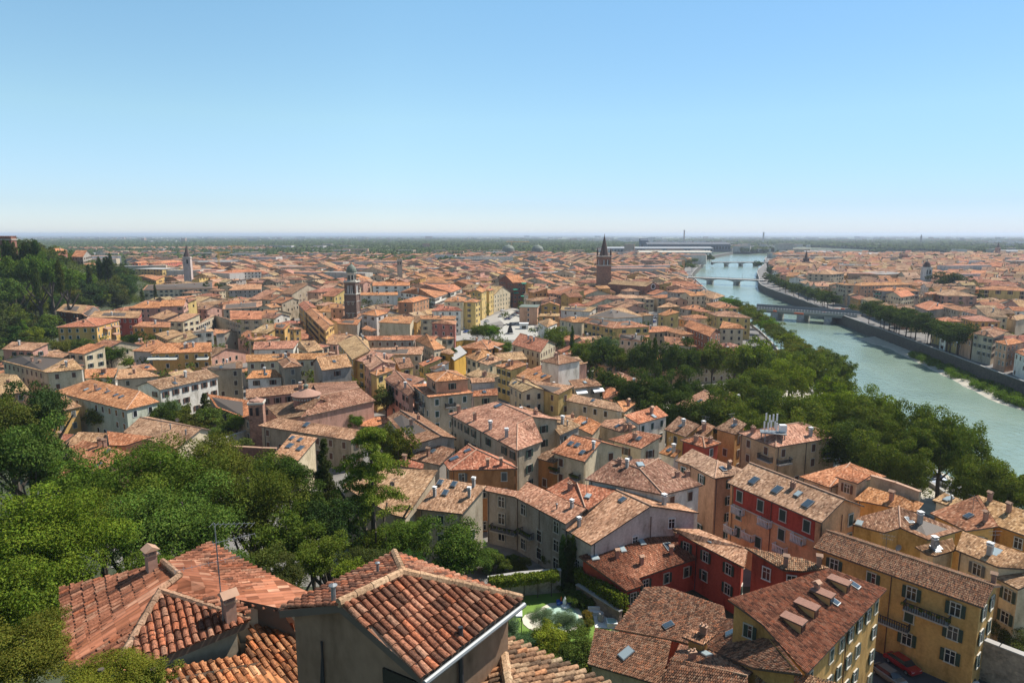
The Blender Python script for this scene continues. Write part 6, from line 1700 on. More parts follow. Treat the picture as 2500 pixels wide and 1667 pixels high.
for s in (-5.5, 5.5):
    q = m_+d*s*(a-b).length/18; mb = MB(); mb.box((q.x+nr.x*.1, q.y+nr.y*.1, 9.5), (1.1, .4, 5), 'dark_pane', aa); mb.build('window', cr, loc=(q.x, q.y, 9.5))
for k in range(7):
    q = ch['V'][0].lerp(ch['V'][1], (k+.5)/7); d0 = (ch['V'][1]-ch['V'][0]).normalized(); n0 = Vector((d0.y, -d0.x, 0)); mb = MB(); mb.box((q.x-n0.x*.2, q.y-n0.y*.2, 7.2), (1, .9, 14.4), 'old_brick', math.atan2(d0.y, d0.x)); mb.build('buttress', cr, (.27,.14,.095), loc=(q.x, q.y, 0))
# generic towers
def tower(l, x, ybase, ysh, ytip, t, wpx, label, col, top='spire', name='bell_tower', cat='bell tower', mat='old_brick', tcol='spire_slate'):
    r, p = tower_root(name, l, x, ybase, t, label, cat); k = ZM[l][2]; w = wpx/k*t/F; zs = zpix(l, ysh, t); zt = zpix(l, ytip, t)
    mb = MB(); mb.box((p.x, p.y, zs/2), (w, w, zs), mat, .2); mb.box((p.x, p.y, zs*.97), (w*1.15, w*1.15, .5), 'stone_trim', .2); mb.build('shaft', r, col, loc=(p.x, p.y, 0))
    for s in (-.22, .22):
        q = (p.x+s*w, p.y-w*.53, zs-w*.7); mb = MB(); mb.box(q, (w*.2, .3, w*.6), 'dark_pane', .2); mb.build('bell_opening', r, loc=q)
    mb = MB(); H = zt-zs
    if top == 'spire': mb.lathe((p.x, p.y, zs), [(w*.55,0),(w*.5,.3),(w*.22,H*.5),(.05,H)], tcol, 8)
    elif top == 'dome': mb.lathe((p.x, p.y, zs), [(w*.5,0),(w*.5,H*.25),(w*.42,H*.3),(w*.4,H*.55),(w*.25,H*.8),(.05,H)], tcol, 12)
    else:
        for i in range(-2, 3, 1):
            for sx, sy in ((i*.22, -.45), (i*.22, .45), (.45, i*.22), (-.45, i*.22)): mb.box((p.x+sx*w, p.y+sy*w, zs+H*.3), (w*.12, w*.12, H*.6), mat, .0)
    o = mb.build('spire' if top == 'spire' else ('dome' if top == 'dome' else 'battlement'), r, col, loc=(p.x, p.y, zs)); return r
tower('A', 1690, 470, 318, 213, 600, 62, 'slender pale bell tower with grey spire right of the yellow institute', (.52,.44,.40), mat='stucco')
tower('D', 558, 400, 328, 236, 860, 46, 'dark pointed church tower on the right bank', (.22,.12,.09))
for s in ((536, 290), (580, 290)): tower('D', s[0], 400, 320, s[1]-12, 858, 8, 'thin turret %s of the far brick church spire' % ('left' if s[0] < 550 else 'right'), (.22,.12,.09), name='turret', cat='turret')
tower('D', 1543, 500, 375, 325, 600, 56, 'white stepped tower with dark dome among right bank roofs', (.62,.60,.56), 'dome', mat='stucco')
tower('D', 2136, 250, 215, 172, 1400, 26, 'far reddish tower with short spire near the right edge', (.40,.22,.16))
tower('A', 80, 240, 140, 128, 400, 92, 'square battlemented brick tower on the wooded hilltop at the left edge', (.22,.10,.07), 'bat', name='castle_tower', cat='tower')
tower('B', 1383, 480, 345, 330, 640, 44, 'squat beige tower right of the domed campanile', (.45,.38,.3), 'bat', name='tower', cat='tower', mat='stucco')
tower('F', 110, 660, 425, 385, 174, 120, 'slim square brick belfry with tiled cap beside the church aisle', (.36,.20,.14), 'spire', name='belfry_tower', cat='belfry', tcol='old_clay')
tower('D', 1360, 330, 275, 268, 1150, 44, 'square red brick keep with battlements far on the right bank', (.35,.18,.13), 'bat', name='keep', cat='tower')
tower('D', 214, 140, 92, 88, 3600, 9, 'thin far chimney on the skyline above the river', (.5,.45,.42), 'bat', name='factory_chimney', cat='chimney', mat='stucco')
tower('C', 1729, 110, 82, 78, 3800, 9, 'thin pink water tower on the skyline right of the factory', (.55,.38,.33), 'bat', name='factory_chimney', cat='chimney', mat='stucco')
tower('D', 1507, 155, 125, 105, 3200, 9, 'thin far church spire on the skyline at right', (.35,.3,.28), name='bell_tower')
cr, ch = simple_church('church', 'D', (470,385), (600,398), (650,380), 14, 'brick church body below the dark pointed tower on the right bank', (.32,.18,.13), 'tan', 6)
# foreground dome drum and apse
c = unp('F', 545, 440, 11.0); r = empty('dome_drum', (c.x, c.y, 0)); tag(r, 'round brick drum with conical tiled roof on the foreground church', 'dome drum')
mb = MB(); mb.lathe((c.x, c.y, 0), [(3.3,6),(3.3,12.6),(3.5,12.7),(3.5,13.0)], 'old_brick', 20)
for k in range(32): a = k*math.pi/16; mb.box((c.x+3.42*math.cos(a), c.y+3.42*math.sin(a), 12.2), (.25, .3, .5), 'stone_trim', a)
mb.build('wall', r, (.42,.20,.15), loc=(c.x, c.y, 0), smooth=False)
mb = MB(); mb.lathe((c.x, c.y, 13.0), [(3.9,-.15),(3.9,.02),(2.2,.8),(.6,1.5)], 'old_clay', 20); mb.build('roof', r, loc=(c.x, c.y, 13))
mb = MB(); mb.lathe((c.x, c.y, 14.4), [(.6,0),(.6,.9),(.8,.95),(.1,1.5)], 'copper_green', 8); mb.build('lantern', r, loc=(c.x, c.y, 14.4))
c1, c2, c3 = unp('F', 570, 520, 10.4), unp('F', 750, 455, 10.4), unp('F', 640, 410, 12.4)
# arched side gable with half round window
r = empty('side_chapel', (c1.x, c1.y, 0)); tag(r, 'gabled brick side chapel with half round window below the dome drum', 'chapel')
dv = (c2-c1); dn = dv.normalized(); nn = Vector((-dn.y, dn.x, 0)); mid = (c1+c2)/2; pk = Vector((mid.x, mid.y, 12.3)); bk = nn*4.5
mb = MB(); mb.face([(c1.x, c1.y, 5), (c2.x, c2.y, 5), tuple(c2), tuple(pk), tuple(c1)], 'old_brick'); mb.face([(c1.x, c1.y, 5), tuple(c1), tuple(c1+bk), (c1.x+bk.x, c1.y+bk.y, 5)], 'old_brick'); mb.face([(c2.x, c2.y, 5), tuple(c2), tuple(c2+bk), (c2.x+bk.x, c2.y+bk.y, 5)], 'old_brick'); mb.build('wall', r, (.42,.22,.16), loc=tuple(c1))
mb = MB(); up = Vector((0,0,.15)); ov = nn*-.4
for a_, b_ in ((c1-dn*.4, pk), (c2+dn*.4, pk)): mb.face([a_+ov+up, b_+ov+up, b_+bk+up, a_+bk+up], 'roof_tiles', [(0,4),(0,0),(4,0),(4,4)])
mb.build('roof', r, RC['brown'], loc=tuple(c1))
mb = MB(); q = mid-nn*.12; pts = [(q.x+dn.x*math.cos(a)*1.7, q.y+dn.y*math.cos(a)*1.7, 9.2+math.sin(a)*1.5) for a in [i*math.pi/12 for i in range(13)]]; mb.face(pts, 'dark_pane'); mb.build('lunette_window', r, loc=tuple(q))

# ------------------------------------------------------------ bridges
def bridge(a, b, w, zt, n, rise, label, thick=1.2, col=(.38,.33,.28), pier_w=3.5, springs=-3.2, lamps=6):
    a = Vector((*a, 0)); b = Vector((*b, 0)); d = (b-a); Ln = d.length; dn = d.normalized(); nn = Vector((-dn.y, dn.x, 0)); r = empty('bridge', tuple(a)); tag(r, label, 'bridge')
    mb = MB(); sg = Ln/n; ang = math.atan2(dn.y, dn.x)
    for side in (-1, 1):
        off = nn*side*w/2
        for k in range(n):
            for q in range(12):
                t0, t1 = q/12, (q+1)/12
                def zb(t): return zt-thick-(1-math.sqrt(max(0, 1-(2*t-1)**2)))*rise
                p0, p1 = a+dn*(sg*(k+t0))+off, a+dn*(sg*(k+t1))+off
                mb.face([(p0.x, p0.y, zb(t0)), (p1.x, p1.y, zb(t1)), (p1.x, p1.y, zt), (p0.x, p0.y, zt)], 'concrete')
                if side == 1: 
                    o2 = off*-2; mb.face([(p0.x, p0.y, zb(t0)), (p1.x, p1.y, zb(t1)), (p1.x+o2.x, p1.y+o2.y, zb(t1)), (p0.x+o2.x, p0.y+o2.y, zb(t0))], 'concrete')
    c_ = (a+b)/2; mb.box((c_.x, c_.y, zt+.05), (Ln, w+.6, .25), 'concrete', ang); mb.build('deck', r, loc=tuple(a))
    for k in range(1, n):
        q = a+dn*sg*k; mb = MB(); mb.box((q.x, q.y, (zt-9)/2-.6), (pier_w, w+3, 9+zt-1.4), 'concrete', ang); mb.lathe((q.x-nn.x*(w/2+1.5), q.y-nn.y*(w/2+1.5), -9), [(pier_w/2,0),(pier_w/2,5.5),(.2,6.6)], 'concrete', 10); mb.build('pier', r, loc=tuple(q))
    for side in (-1, 1):
        q = c_+nn*side*w/2; mb = MB(); mb.box((q.x, q.y, zt+1.15), (Ln, .12, .12), 'metal_dark', ang)
        for k in range(int(Ln/1.6)): s = a+dn*(k*1.6+.5)+nn*side*w/2; mb.box((s.x, s.y, zt+.6), (.14, .14, 1.1), 'metal_dark', ang)
        mb.build('railing', r, loc=tuple(q))
    for k in range(lamps):
        q = a+dn*Ln*(k+.5)/lamps-nn*w/2; mb = MB(); mb.tube([(q.x, q.y, zt),(q.x, q.y, zt+7)], .12, 'metal_grey', 5); mb.build('lamp_post', r, loc=tuple(q))
    return r
b2a, b2b = unp('S', 1672, 676, 1.5), unp('S', 1868, 684, 1.5)
bridge((b2a.x, b2a.y), (b2b.x, b2b.y), 12, 1.5, 3, 4.2, 'low three arched stone bridge in the middle distance')
b3a, b3b = unp('S', 1738, 640, 2), unp('S', 1880, 640, 2)
bridge((b3a.x, b3a.y), (b3b.x, b3b.y), 14, 2, 4, 4, 'farthest bridge crossing the river under the wooded bend')
A1, B1 = unp('D', 100, 712, 1.2), unp('D', 985, 775, 1.2)
A1, B1 = Vector((A1.x, A1.y, 0)), Vector((B1.x, B1.y, 0)); d = (B1-A1); Ln = d.length; dn = d.normalized(); nn = Vector((-dn.y, dn.x, 0)); ang = math.atan2(dn.y, dn.x)
r = empty('bridge', tuple(A1)); tag(r, 'wide bridge with grey mesh screens and orange barriers, nearest on the river', 'bridge')
c_ = (A1+B1)/2+nn*7
mb = MB(); mb.box((c_.x, c_.y, .6), (Ln, 15, .8), 'concrete', ang); mb.box((c_.x, c_.y, -.6), (Ln, 12.5, 1.6), 'metal_grey', ang); mb.box((c_.x, c_.y, 1.03), (Ln, 13, .06), 'asphalt', ang); mb.build('deck', r, loc=tuple(A1))
for side in (-1, 1):
    q = c_+nn*side*7.3; mb = MB(); mb.box((q.x, q.y, 2.1 if side > 0 else 1.6), (Ln, .15, 2.2 if side > 0 else 1.1), 'metal_grey', ang)
    for k in range(int(Ln/2)): s = A1+nn*7+dn*(k*2+1)+nn*side*7.4; mb.box((s.x, s.y, 1.9), (.12, .2, 2.6 if side > 0 else 1.8), 'white_paint', ang)
    mb.build('screen', r, loc=tuple(q))
for k in range(1, 4):
    q = A1+dn*Ln*k/4+nn*7; mb = MB(); mb.box((q.x, q.y, -5), (5, 14, 7.5), 'concrete', ang); mb.lathe((q.x-nn.x*7, q.y-nn.y*7, -9), [(2.5,0),(2.5,5),(.3,6.5)], 'concrete', 12); mb.build('pier', r, loc=tuple(q))
for x0, y0, w_ in ((308,735,2.2),(505,755,6),(710,748,2.5),(815,722,3),(865,718,2.5)):
    q = unp('D', x0, y0, 1.6); mb = MB(); mb.box((0, 0, .45), (w_, .4, .9), 'orange_plastic', ang); mb.box((0, 0, .05), (w_+.3, .8, .1), 'orange_plastic', ang); o = mb.build('barrier'); o.location = (q.x, q.y, 1.06); tag(o, 'orange plastic barrier, %s from left on the screened bridge' % ORD[[308,505,710,815,865].index(x0)], 'barrier', 'orange barriers on the bridge')

# ------------------------------------------------------------ walls
def wall_thing(name, l, pts, z0, z1, label, col, th=.5, mat='old_brick', cop='concrete'):
    P = [unp(l, x, y, z1) for x, y in pts]; r = empty(name, (P[0].x, P[0].y, z0)); tag(r, label, 'wall')
    mb = MB(); mc = MB()
    for i in range(len(P)-1):
        a, b = P[i], P[i+1]; c = (a+b)/2; L_ = (b-a).length; an = math.atan2(b.y-a.y, b.x-a.x)
        mb.box((c.x, c.y, (z0+z1)/2), (L_, th, z1-z0), mat, an); mc.box((c.x, c.y, z1+.08), (L_+.1, th+.25, .16), cop, an)
    mb.build('wall', r, col, loc=tuple(P[0])); mc.build('coping', r, loc=tuple(P[0])); return r
wall_thing('garden_wall', 'E', [(1600,832),(1750,820),(2010,838),(2352,858),(2480,862)], -1, 6.2, 'tall dark brick garden wall above the dense clump of trees', (.16,.09,.07), cop='ridge_clay')
wall_thing('garden_wall', 'E', [(1895,808),(2080,745),(2310,668)], -1, 4, 'rough stone wall curving to the stone cloister building', (.42,.37,.28))
wall_thing('garden_wall', 'K', [(-30,600),(250,560),(620,530)], -1, 3.6, 'ivy topped stone wall behind the garden lawn', (.36,.33,.28))
wall_thing('garden_wall', 'K', [(770,660),(900,740),(1160,900)], -1, 2.2, 'low stone wall under the clipped garden hedge', (.3,.22,.17))
wall_thing('stone_wall', 'L', [(1925,1125),(2140,1210),(2400,1310),(2700,1430)], -.5, 5.2, 'rough stone wall with pale coping at the bottom right corner', (.34,.29,.23), th=.7)
wall_thing('hillside_wall', 'A', [(375,625),(440,672),(530,665)], 4, 12, 'curved grey retaining wall on the hillside, left stretch', (.26,.25,.23), mat='stucco')
wall_thing('hillside_wall', 'A', [(535,668),(640,665),(700,690),(790,702)], 2, 9, 'curved grey retaining wall on the hillside, right stretch', (.26,.25,.23), mat='stucco')
wall_thing('coped_wall', 'H', [(1100,878),(1300,935),(1500,1010)], 6, 12.4, 'long beige wall with tiled coping beside the quay parking', (.46,.38,.28), mat='stucco', cop='ridge_clay')
wall_thing('netting_wall', 'E', [(150,430),(300,402),(470,388)], -1, 5, 'wall hung with green netting left of the barrack house', (.10,.24,.19), mat='stucco')
wall_thing('curved_wall', 'B', [(1888,1075),(1960,1062),(2060,1068),(2160,1095),(2295,1150)], 0, 8.6, 'curved ochre wall below the avenue trees', (.50,.30,.07), mat='stucco')

# ------------------------------------------------------------ garden
plain('pool_deck', (.60,.55,.44), .8, noisy=.08)
pc = unp('K', 600, 960, .06); pr_ = None
def blob_poly(l, pts, z): return [tuple(unp(l, x, y, z)) for x, y in pts]
DECK = [(455,860),(520,825),(600,818),(700,830),(780,870),(822,930),(825,985),(790,1040),(720,1080),(640,1090),(560,1080),(480,1085),(400,1080),(330,1050),(285,1010),(275,965),(300,930),(360,912),(420,900)]
POOL = [(490,870),(560,848),(650,846),(730,870),(775,920),(785,970),(755,1020),(690,1060),(610,1070),(540,1050),(470,1050),(440,1000),(450,930)]
mb = MB(); mb.face(blob_poly('K', DECK, .10), 'pool_deck'); rim = blob_poly('K', DECK, .10); low = [(x, y, 0) for x, y, z in rim]; mb.grid([low, rim], 'pool_deck', close=True); r = mb.build('swimming_pool'); tag(r, 'kidney shaped garden pool with cream stone rim and pale green water', 'swimming pool')
mb = MB(); mb.face(blob_poly('K', POOL, .13), 'pool_water'); o = mb.build('water', r); o.location = (0,0,0)
# pool float
q = unp('K', 665, 850, .3); r = empty('pool_float', tuple(q)); tag(r, 'white inflatable float at the far edge of the pool', 'pool float')
mb = MB(); mb.lathe((q.x, q.y, .12), [(.0,.2),(.35,.3),(.62,.25),(.72,.12),(.62,0)], 'white_paint', 16); mb.lathe((q.x-.1, q.y+.4, .3), [(.3,0),(.34,.4),(.22,.9),(.02,1.3)], 'white_paint', 12); mb.build('body', r, loc=tuple(q))
q = unp('K', 690, 828, .3); r = empty('pool_float', tuple(q)); tag(r, 'blue and orange inflatable beside the white float', 'pool float')
for sx in (-1.5, 1.5):
    mb = MB(); mb.tube([(q.x+sx, q.y-.3, .35),(q.x+sx, q.y+.6, .35)], .3, 'blue_plastic', 10); mb.lathe((q.x+sx*.7, q.y+.3, .5), [(.12,0),(.14,.4),(.02,.8)], 'orange_plastic', 8); mb.build('ring', r, loc=tuple(q))
mb = MB(); mb.tube([(q.x-1.5, q.y+.1, .35),(q.x+1.5, q.y+.1, .35)], .22, 'blue_plastic', 8); mb.build('beam', r, loc=tuple(q))
# parasol
q = unp('K', 160, 1040, 0); r = empty('garden_parasol', (q.x, q.y, 0)); tag(r, 'white square garden pavilion canopy half hidden by the tower house eave', 'pavilion')
mb = MB(); c4 = [(-1.8,-1.5,2.6),(1.8,-1.5,2.6),(1.8,1.5,2.6),(-1.8,1.5,2.6)]
for i in range(4): mb.face([c4[i], c4[(i+1) % 4], (0,0,3.3)], 'white_paint')
for i in range(4): a, b = c4[i], c4[(i+1) % 4]; mb.face([a, b, (b[0], b[1], 2.35), (a[0], a[1], 2.35)], 'white_paint')
o = mb.build('canopy', r); o.location = (0,0,0)
for x, y, z in c4: mb = MB(); mb.box((x*.95, y*.95, 1.2), (.1, .1, 2.4), 'metal_dark'); o = mb.build('post', r); o.location = (0,0,0)
# terrace and hot tub
TR = wpoly('K', [(900,870),(1000,860),(1010,920),(1130,985),(1100,1060),(930,1050)]); mb = MB(); mb.face([(x, y, .12) for x, y in TR], 'white_trim'); mb.grid([[(x, y, 0) for x, y in TR], [(x, y, .12) for x, y in TR]], 'white_trim', close=True); o = mb.build('terrace'); tag(o, 'small white paved terrace in the garden corner', 'terrace')
q = unp('K', 1078, 1018, .12); mb = MB(); mb.box((0,0,.3), (1.5,1.5,.6), 'white_paint'); mb.box((0,0,.6), (1.2,1.2,.04), 'pool_water'); o = mb.build('hot_tub'); o.location = q; tag(o, 'small square tub of turquoise water on the white terrace', 'hot tub')
q = unp('K', 980, 985, .12); mb = MB(); mb.lathe((0,0,0), [(.4,0),(.5,.4),(.5,.9),(.35,1.2),(.0,1.2)], 'concrete', 14); o = mb.build('water_butt'); o.location = q; tag(o, 'stone coloured round barrel on the white terrace', 'barrel')
q = unp('K', 940, 925, .12); mb = MB(); mb.box((0,0,.25), (2.4,.8,.5), 'white_trim'); mb.box((0,.35,.7), (2.4,.2,.6), 'white_trim'); o = mb.build('garden_sofa'); o.location = q; tag(o, 'white garden sofa at the back of the terrace', 'sofa')
# hedges as leafy masses
def hedge(l, a, b, z0, z1, w, label, mat='leaf_bright', n=9000, size=.13, name='hedge', cat='hedge'):
    A_, B_ = unp(l, *a, z1), unp(l, *b, z1); rs = np.random.RandomState(hash_i(label)); d = B_-A_; nl = max(4, int(d.length/.55)); C, R_ = [], []
    nn = Vector((-d.y, d.x, 0)).normalized()
    for i in range(nl):
        for j in range(max(1, int((z1-z0)/.6))):
            for s in (-.3, .3):
                c = A_+d*((i+.5)/nl)+nn*s*w*(1+rs.uniform(-.2, .2)); C.append([c.x-A_.x, c.y-A_.y, (z0+.4+j*.6+rs.uniform(-.15, .15))-z0]); R_.append(rs.uniform(.38, .6)*max(1, w*.5))
    V, Q_, T = leaf_cloud(rs, C, R_, n, size, .9, .2); r = empty(name, (A_.x, A_.y, z0)); tag(r, label, cat)
    o = bpy.data.objects.new('foliage', fast_mesh('foliage', V, Q_, T, [mat])); COL.objects.link(o); o.parent = r
    for k in range(5):
        c = A_+d*((k+.5)/5)-A_; mb = MB(); mb.tube([(c.x, c.y, -z0),(c.x, c.y, (z1-z0)*.7)], .08, 'bark', 5); mb.build('stem', r).location = (0,0,0)
    return r
hedge('K', (775,500), (1190,760), 1.6, 4.2, 1.5, 'long clipped green hedge on stems beside the dark red house', n=16000)
hedge('K', (-20,590), (600,530), 2.6, 4.2, 1.6, 'bright ivy mound along the top of the garden wall', n=14000, cat='ivy', name='ivy')
for x in (628, 675, 712):
    q = unp('K', x+10, 690, 0); tree('cypress', q.x, q.y, 4.3, .95, 4.3, z0=0, label={628:'left',675:'middle',712:'right'}[x]+'most clipped dark cypress at the garden wall corner' if x != 675 else 'middle clipped dark cypress at the garden wall corner', dens=2)
def bushg(l, x, y, r_, z, lab, kind='bush', col=None, dens=1, rz=None): q = unp(l, x, y, z); tree(kind, q.x, q.y, z, r_, rz or r_*.8, z0=0, label=lab, dens=dens, col=col, trunk=kind != 'bush')
bushg('K', 480, 975, 2.4, 2.4, 'silvery olive tree left of two over the pool', 'olive', (1.1,1.15,1.1), dens=3)
bushg('K', 680, 1000, 2.2, 2.3, 'silvery olive tree right of two over the pool', 'olive', (1.1,1.15,1.1), dens=3)
bushg('K', 540, 1160, 3.0, 2.6, 'yellow flowering shrub below the pool', 'bright', (1.5,1.35,1.2), 2)
bushg('K', 790, 1270, 3.3, 2.3, 'dark round shrub right of the yellow flowering shrub', 'broad', (.9,1,1), 2)
bushg('K', -30, 440, 3.0, 2.0, 'dark shrub behind the ivy wall, nearest the tower house', dens=2)
bushg('K', 110, 470, 2.4, 1.8, 'shrub behind the ivy wall, middle', dens=2)
bushg('K', 250, 480, 2.2, 1.6, 'shrub behind the ivy wall, below the long balcony', dens=2)
bushg('K', 690, 710, 1.5, .8, 'low dark shrub at the foot of the clipped cypresses', col=(.8,.9,.9))
bushg('K', 780, 790, 2.0, 1.0, 'spreading shrub between pool and hedge', col=(.8,.95,.9), dens=2)
bushg('K', 880, 820, 1.6, .9, 'shrub beside the white garden sofa', col=(.8,.9,.9))
bushg('K', 860, 935, 1.1, .8, 'reddish brown shrub left of the terrace', col=(1.5,.9,.8))
bushg('K', 870, 1010, 1.0, .7, 'rounded shrub at the pool right side')
bushg('K', 820, 1070, .9, .6, 'small bright shrub below the pool right side', col=(1.3,1.3,1))
bushg('K', 120, 1130, 3.0, 1.8, 'grey green bush behind the near barrel tiled roof', 'olive', (.9,1,.9), 2)
bushg('K', 320, 1230, 2.6, 1.6, 'dark bush between the near tiled roof and the yellow shrub', 'olive', (.7,.9,.7), 2)
bushg('K', 940, 1420, 1.8, 1.2, 'small yellow green shrub at the lower skylight roof edge', col=(1.6,1.5,1.1))
bushg('K', 1180, 890, 1.0, 1.0, 'light green plant at the end of the clipped hedge', col=(1.3,1.4,1.1))
bushg('K', 520, 430, 1.6, 1.5, 'rough hedge on the stone steps beside the shaded palace', dens=2)
bushg('L', 2250, 1130, 3.2, 3.0, 'green shrub behind the stone wall at the right edge', 'broad', dens=2)
bushg('B', 1865, 1165, 1.8, 10.3, 'roof garden shrubs on the ochre terrace block', dens=1)
# ------------------------------------------------------------ details on buildings
def hfind(s): return [h for h in HOUSES if h['label'].startswith(s)][0]
# dormers
plain('dormer_roof', (.24,.12,.08), .9, noisy=.4, nscale=4)
hd = hfind('ochre house with four dormers'); 
e = (hd['V'][3]-hd['V'][2]).normalized(); dnv = None
for x, y in ((700,680),(550,790),(410,900),(290,1030)):
    hit = on_roof(hd, *src('L', x, y))
    if not hit: continue
    t, q, n, u, dn = hit; f = Vector((dn.x, dn.y, 0)).normalized(); s = Vector((-f.y, f.x, 0)); r0 = hd['roofobj']
    mb = MB(); w = .55; up = Vector((0,0,1)); front = q+f*.9; zb = front.z-.5; zt_ = q.z+.8
    c = lambda a, b, z: Vector((q.x+s.x*a+f.x*b, q.y+s.y*a+f.y*b, z))
    back = -1.1
    for sd in (-1, 1): mb.face([c(sd*w, .9, zb), c(sd*w, .9, zt_), c(sd*w, back, zt_-.1), ], 'ochre_wall' if 'ochre_wall' in MATS else plain('ochre_wall', (.50,.32,.13), .9, noisy=.15).name)
    mb.face([c(-w, .9, zb), c(w, .9, zb), c(w, .9, zt_), c(-w, .9, zt_)], 'ochre_wall')
    mb.box((c(0, .93, (zb+zt_)/2)), (1.0, .08, 1.0), 'dark_pane', math.atan2(s.y, s.x))
    mb.face([c(-w-.18, 1.1, zt_+.05), c(w+.18, 1.1, zt_+.05), c(w+.18, back-.2, zt_+.12), c(-w-.18, back-.2, zt_+.12)], 'dormer_roof'); mb.face([c(-w-.18, 1.1, zt_-.13), c(w+.18, 1.1, zt_-.13), c(w+.18, 1.1, zt_+.05), c(-w-.18, 1.1, zt_+.05)], 'fascia')
    for sd in (-1, 1): mb.face([c(sd*(w+.18), 1.1, zt_-.13), c(sd*(w+.18), 1.1, zt_+.05), c(sd*(w+.18), back-.2, zt_+.12), c(sd*(w+.18), back-.2, zt_-.06)], 'fascia')
    mb.face([c(-w-.18, 1.1, zt_-.13), c(w+.18, 1.1, zt_-.13), c(w+.18, back-.2, zt_-.06), c(-w-.18, back-.2, zt_-.06)], 'fascia')
    mb.build('dormer', r0, loc=tuple(q))
# balconies
def wall_hit(l, x, y, h):
    ins, zs, bz = wall_rings(h); d = ray(*src(l, x, y)); best = None
    for i in range(len(ins)):
        a = Vector((*ins[i], 0)); b = Vector((*ins[(i+1) % len(ins)], 0)); e = b-a; n = Vector((e.y, -e.x, 0))
        if n.length < .5: continue
        n.normalize(); den = d.dot(n)
        if den >= -1e-6: continue
        t = (a-Vector((0,0,0))).dot(n)/den
        q = Vector((0,0,CAMZ))+d*t; k = (Vector((q.x, q.y, 0))-a).dot(e)/e.length_squared
        if t > 0 and -.02 <= k <= 1.02 and (best is None or t < best[0]): best = (t, q, n, e.normalized())
    return best
def balcony(h, l, x, y, w, mat='concrete', dep=1.0, bal='white_trim', pots=False):
    hit = wall_hit(l, x, y, h)
    if not hit: return
    t, q, n, e = hit; an = math.atan2(e.y, e.x); c = q+n*(dep/2+.05); mb = MB(); mb.box((c.x, c.y, q.z-.12), (w, dep, .22), mat, an)
    f = q+n*dep; mb.box((f.x, f.y, q.z+.98), (w, .1, .1), bal, an)
    for k in range(int(w/.28)): p = f+e*((k+.5)*.28-w/2); mb.box((p.x, p.y, q.z+.45), (.1, .08, 1.0), bal, an)
    for sd in (-1, 1): 
        p = c+e*sd*w/2; mb.box((p.x, p.y, q.z+.98), (.1, dep, .1), bal, an)
        for k in range(3): p = q+n*(dep*(k+.5)/3)+e*sd*w/2; mb.box((p.x, p.y, q.z+.45), (.08, .1, 1.0), bal, an)
    mb.build('balcony', h['root'], loc=tuple(q))
    if pots:
        rs = np.random.RandomState(int(x)); C = [[(e*s).x+n.x*(dep+.05), (e*s).y+n.y*(dep+.05), .75] for s in np.linspace(-w/2, w/2, 6)]; V, Q_, T = leaf_cloud(rs, C, [.28]*6, 500, .09)
        o = bpy.data.objects.new('flower_box', fast_mesh('flower_box', V, Q_, T, ['leaf_broad'])); COL.objects.link(o); o.parent = h['root']; o.location = q-parent_loc(h['root'])
hb = hfind('red and orange house')
for x, y in ((20,1175),(240,1275),(515,1410),(105,1385),(365,1490),(-40,1330)): balcony(hb, 'H', x, y, 2.2)
ha = hfind('beige four storey'); 
for x, y, w in ((240,745,3.4),(370,770,3.4),(720,715,2.4),(225,860,2.4)): balcony(ha, 'H', x, y, w, bal='metal_dark')
hp = hfind('shaded palace'); 
for x, y, w in ((330,1640,3),(120,1600,5)): balcony(hp, 'G', x, y, w, bal='metal_dark', pots=True)
ho = hfind('long ochre street'); balcony(ho, 'L', 1490, 920, 5, bal='metal_dark', pots=True, dep=1.2); balcony(ho, 'L', 1160, 1000, 4.5, bal='metal_dark')
hc = hfind('cream house with bright orange roof, small'); balcony(hc, 'G', 580, 1065, 1.8, bal='metal_dark', pots=True); balcony(hc, 'G', 765, 1130, 1.8, bal='metal_dark', pots=True)
hk = hfind('beige apartment block with terrace')
for x, y in ((1530,400),(1560,440),(1600,480),(1540,520),(1590,570)): balcony(hk, 'F', x, y, 2, bal='metal_dark')
balcony(hk, 'F', 1830, 485, 2.6, bal='metal_dark')
# terrace ring roof and green enclosure of the apartment block
# antenna cluster
q = unp('H', 300, 440, 17); r = empty('phone_antenna_mast', (q.x, q.y, 14.5)); tag(r, 'cluster of white phone antennas on the beige block roof', 'antenna mast')
mb = MB(); mb.box((0,0,.4), (5,2.6,.15), 'metal_grey', -.3); 
for x, y in ((-2,-1),(2,-1),(2,1),(-2,1)): mb.box((x,y,-.4), (.15,.15,1.8), 'metal_grey')
o = mb.build('platform', r); o.location = (0,0,0)
for i, (x, y, z) in enumerate([(-1.9,0,2.0),(-1.5,.3,3.6),(-1.1,0,1.8),(-.8,.2,3.2),(-.5,0,2.2),(-.1,.1,3.4),(.3,0,2.0),(.7,.2,3.5),(.6,-.2,1.7)]):
    mb = MB(); mb.box((x,y,z), (.28,.18,1.5), 'white_paint'); mb.tube([(x+.12,y+.1,.4),(x+.12,y+.1,z+.9)], .04, 'metal_grey', 5); mb.build('antenna_panel', r).location = (0,0,0)
mb = MB(); mb.box((1.9,0,1.3), (1.3,1.1,1.4), 'white_paint'); mb.build('equipment_cabinet', r).location = (0,0,0)
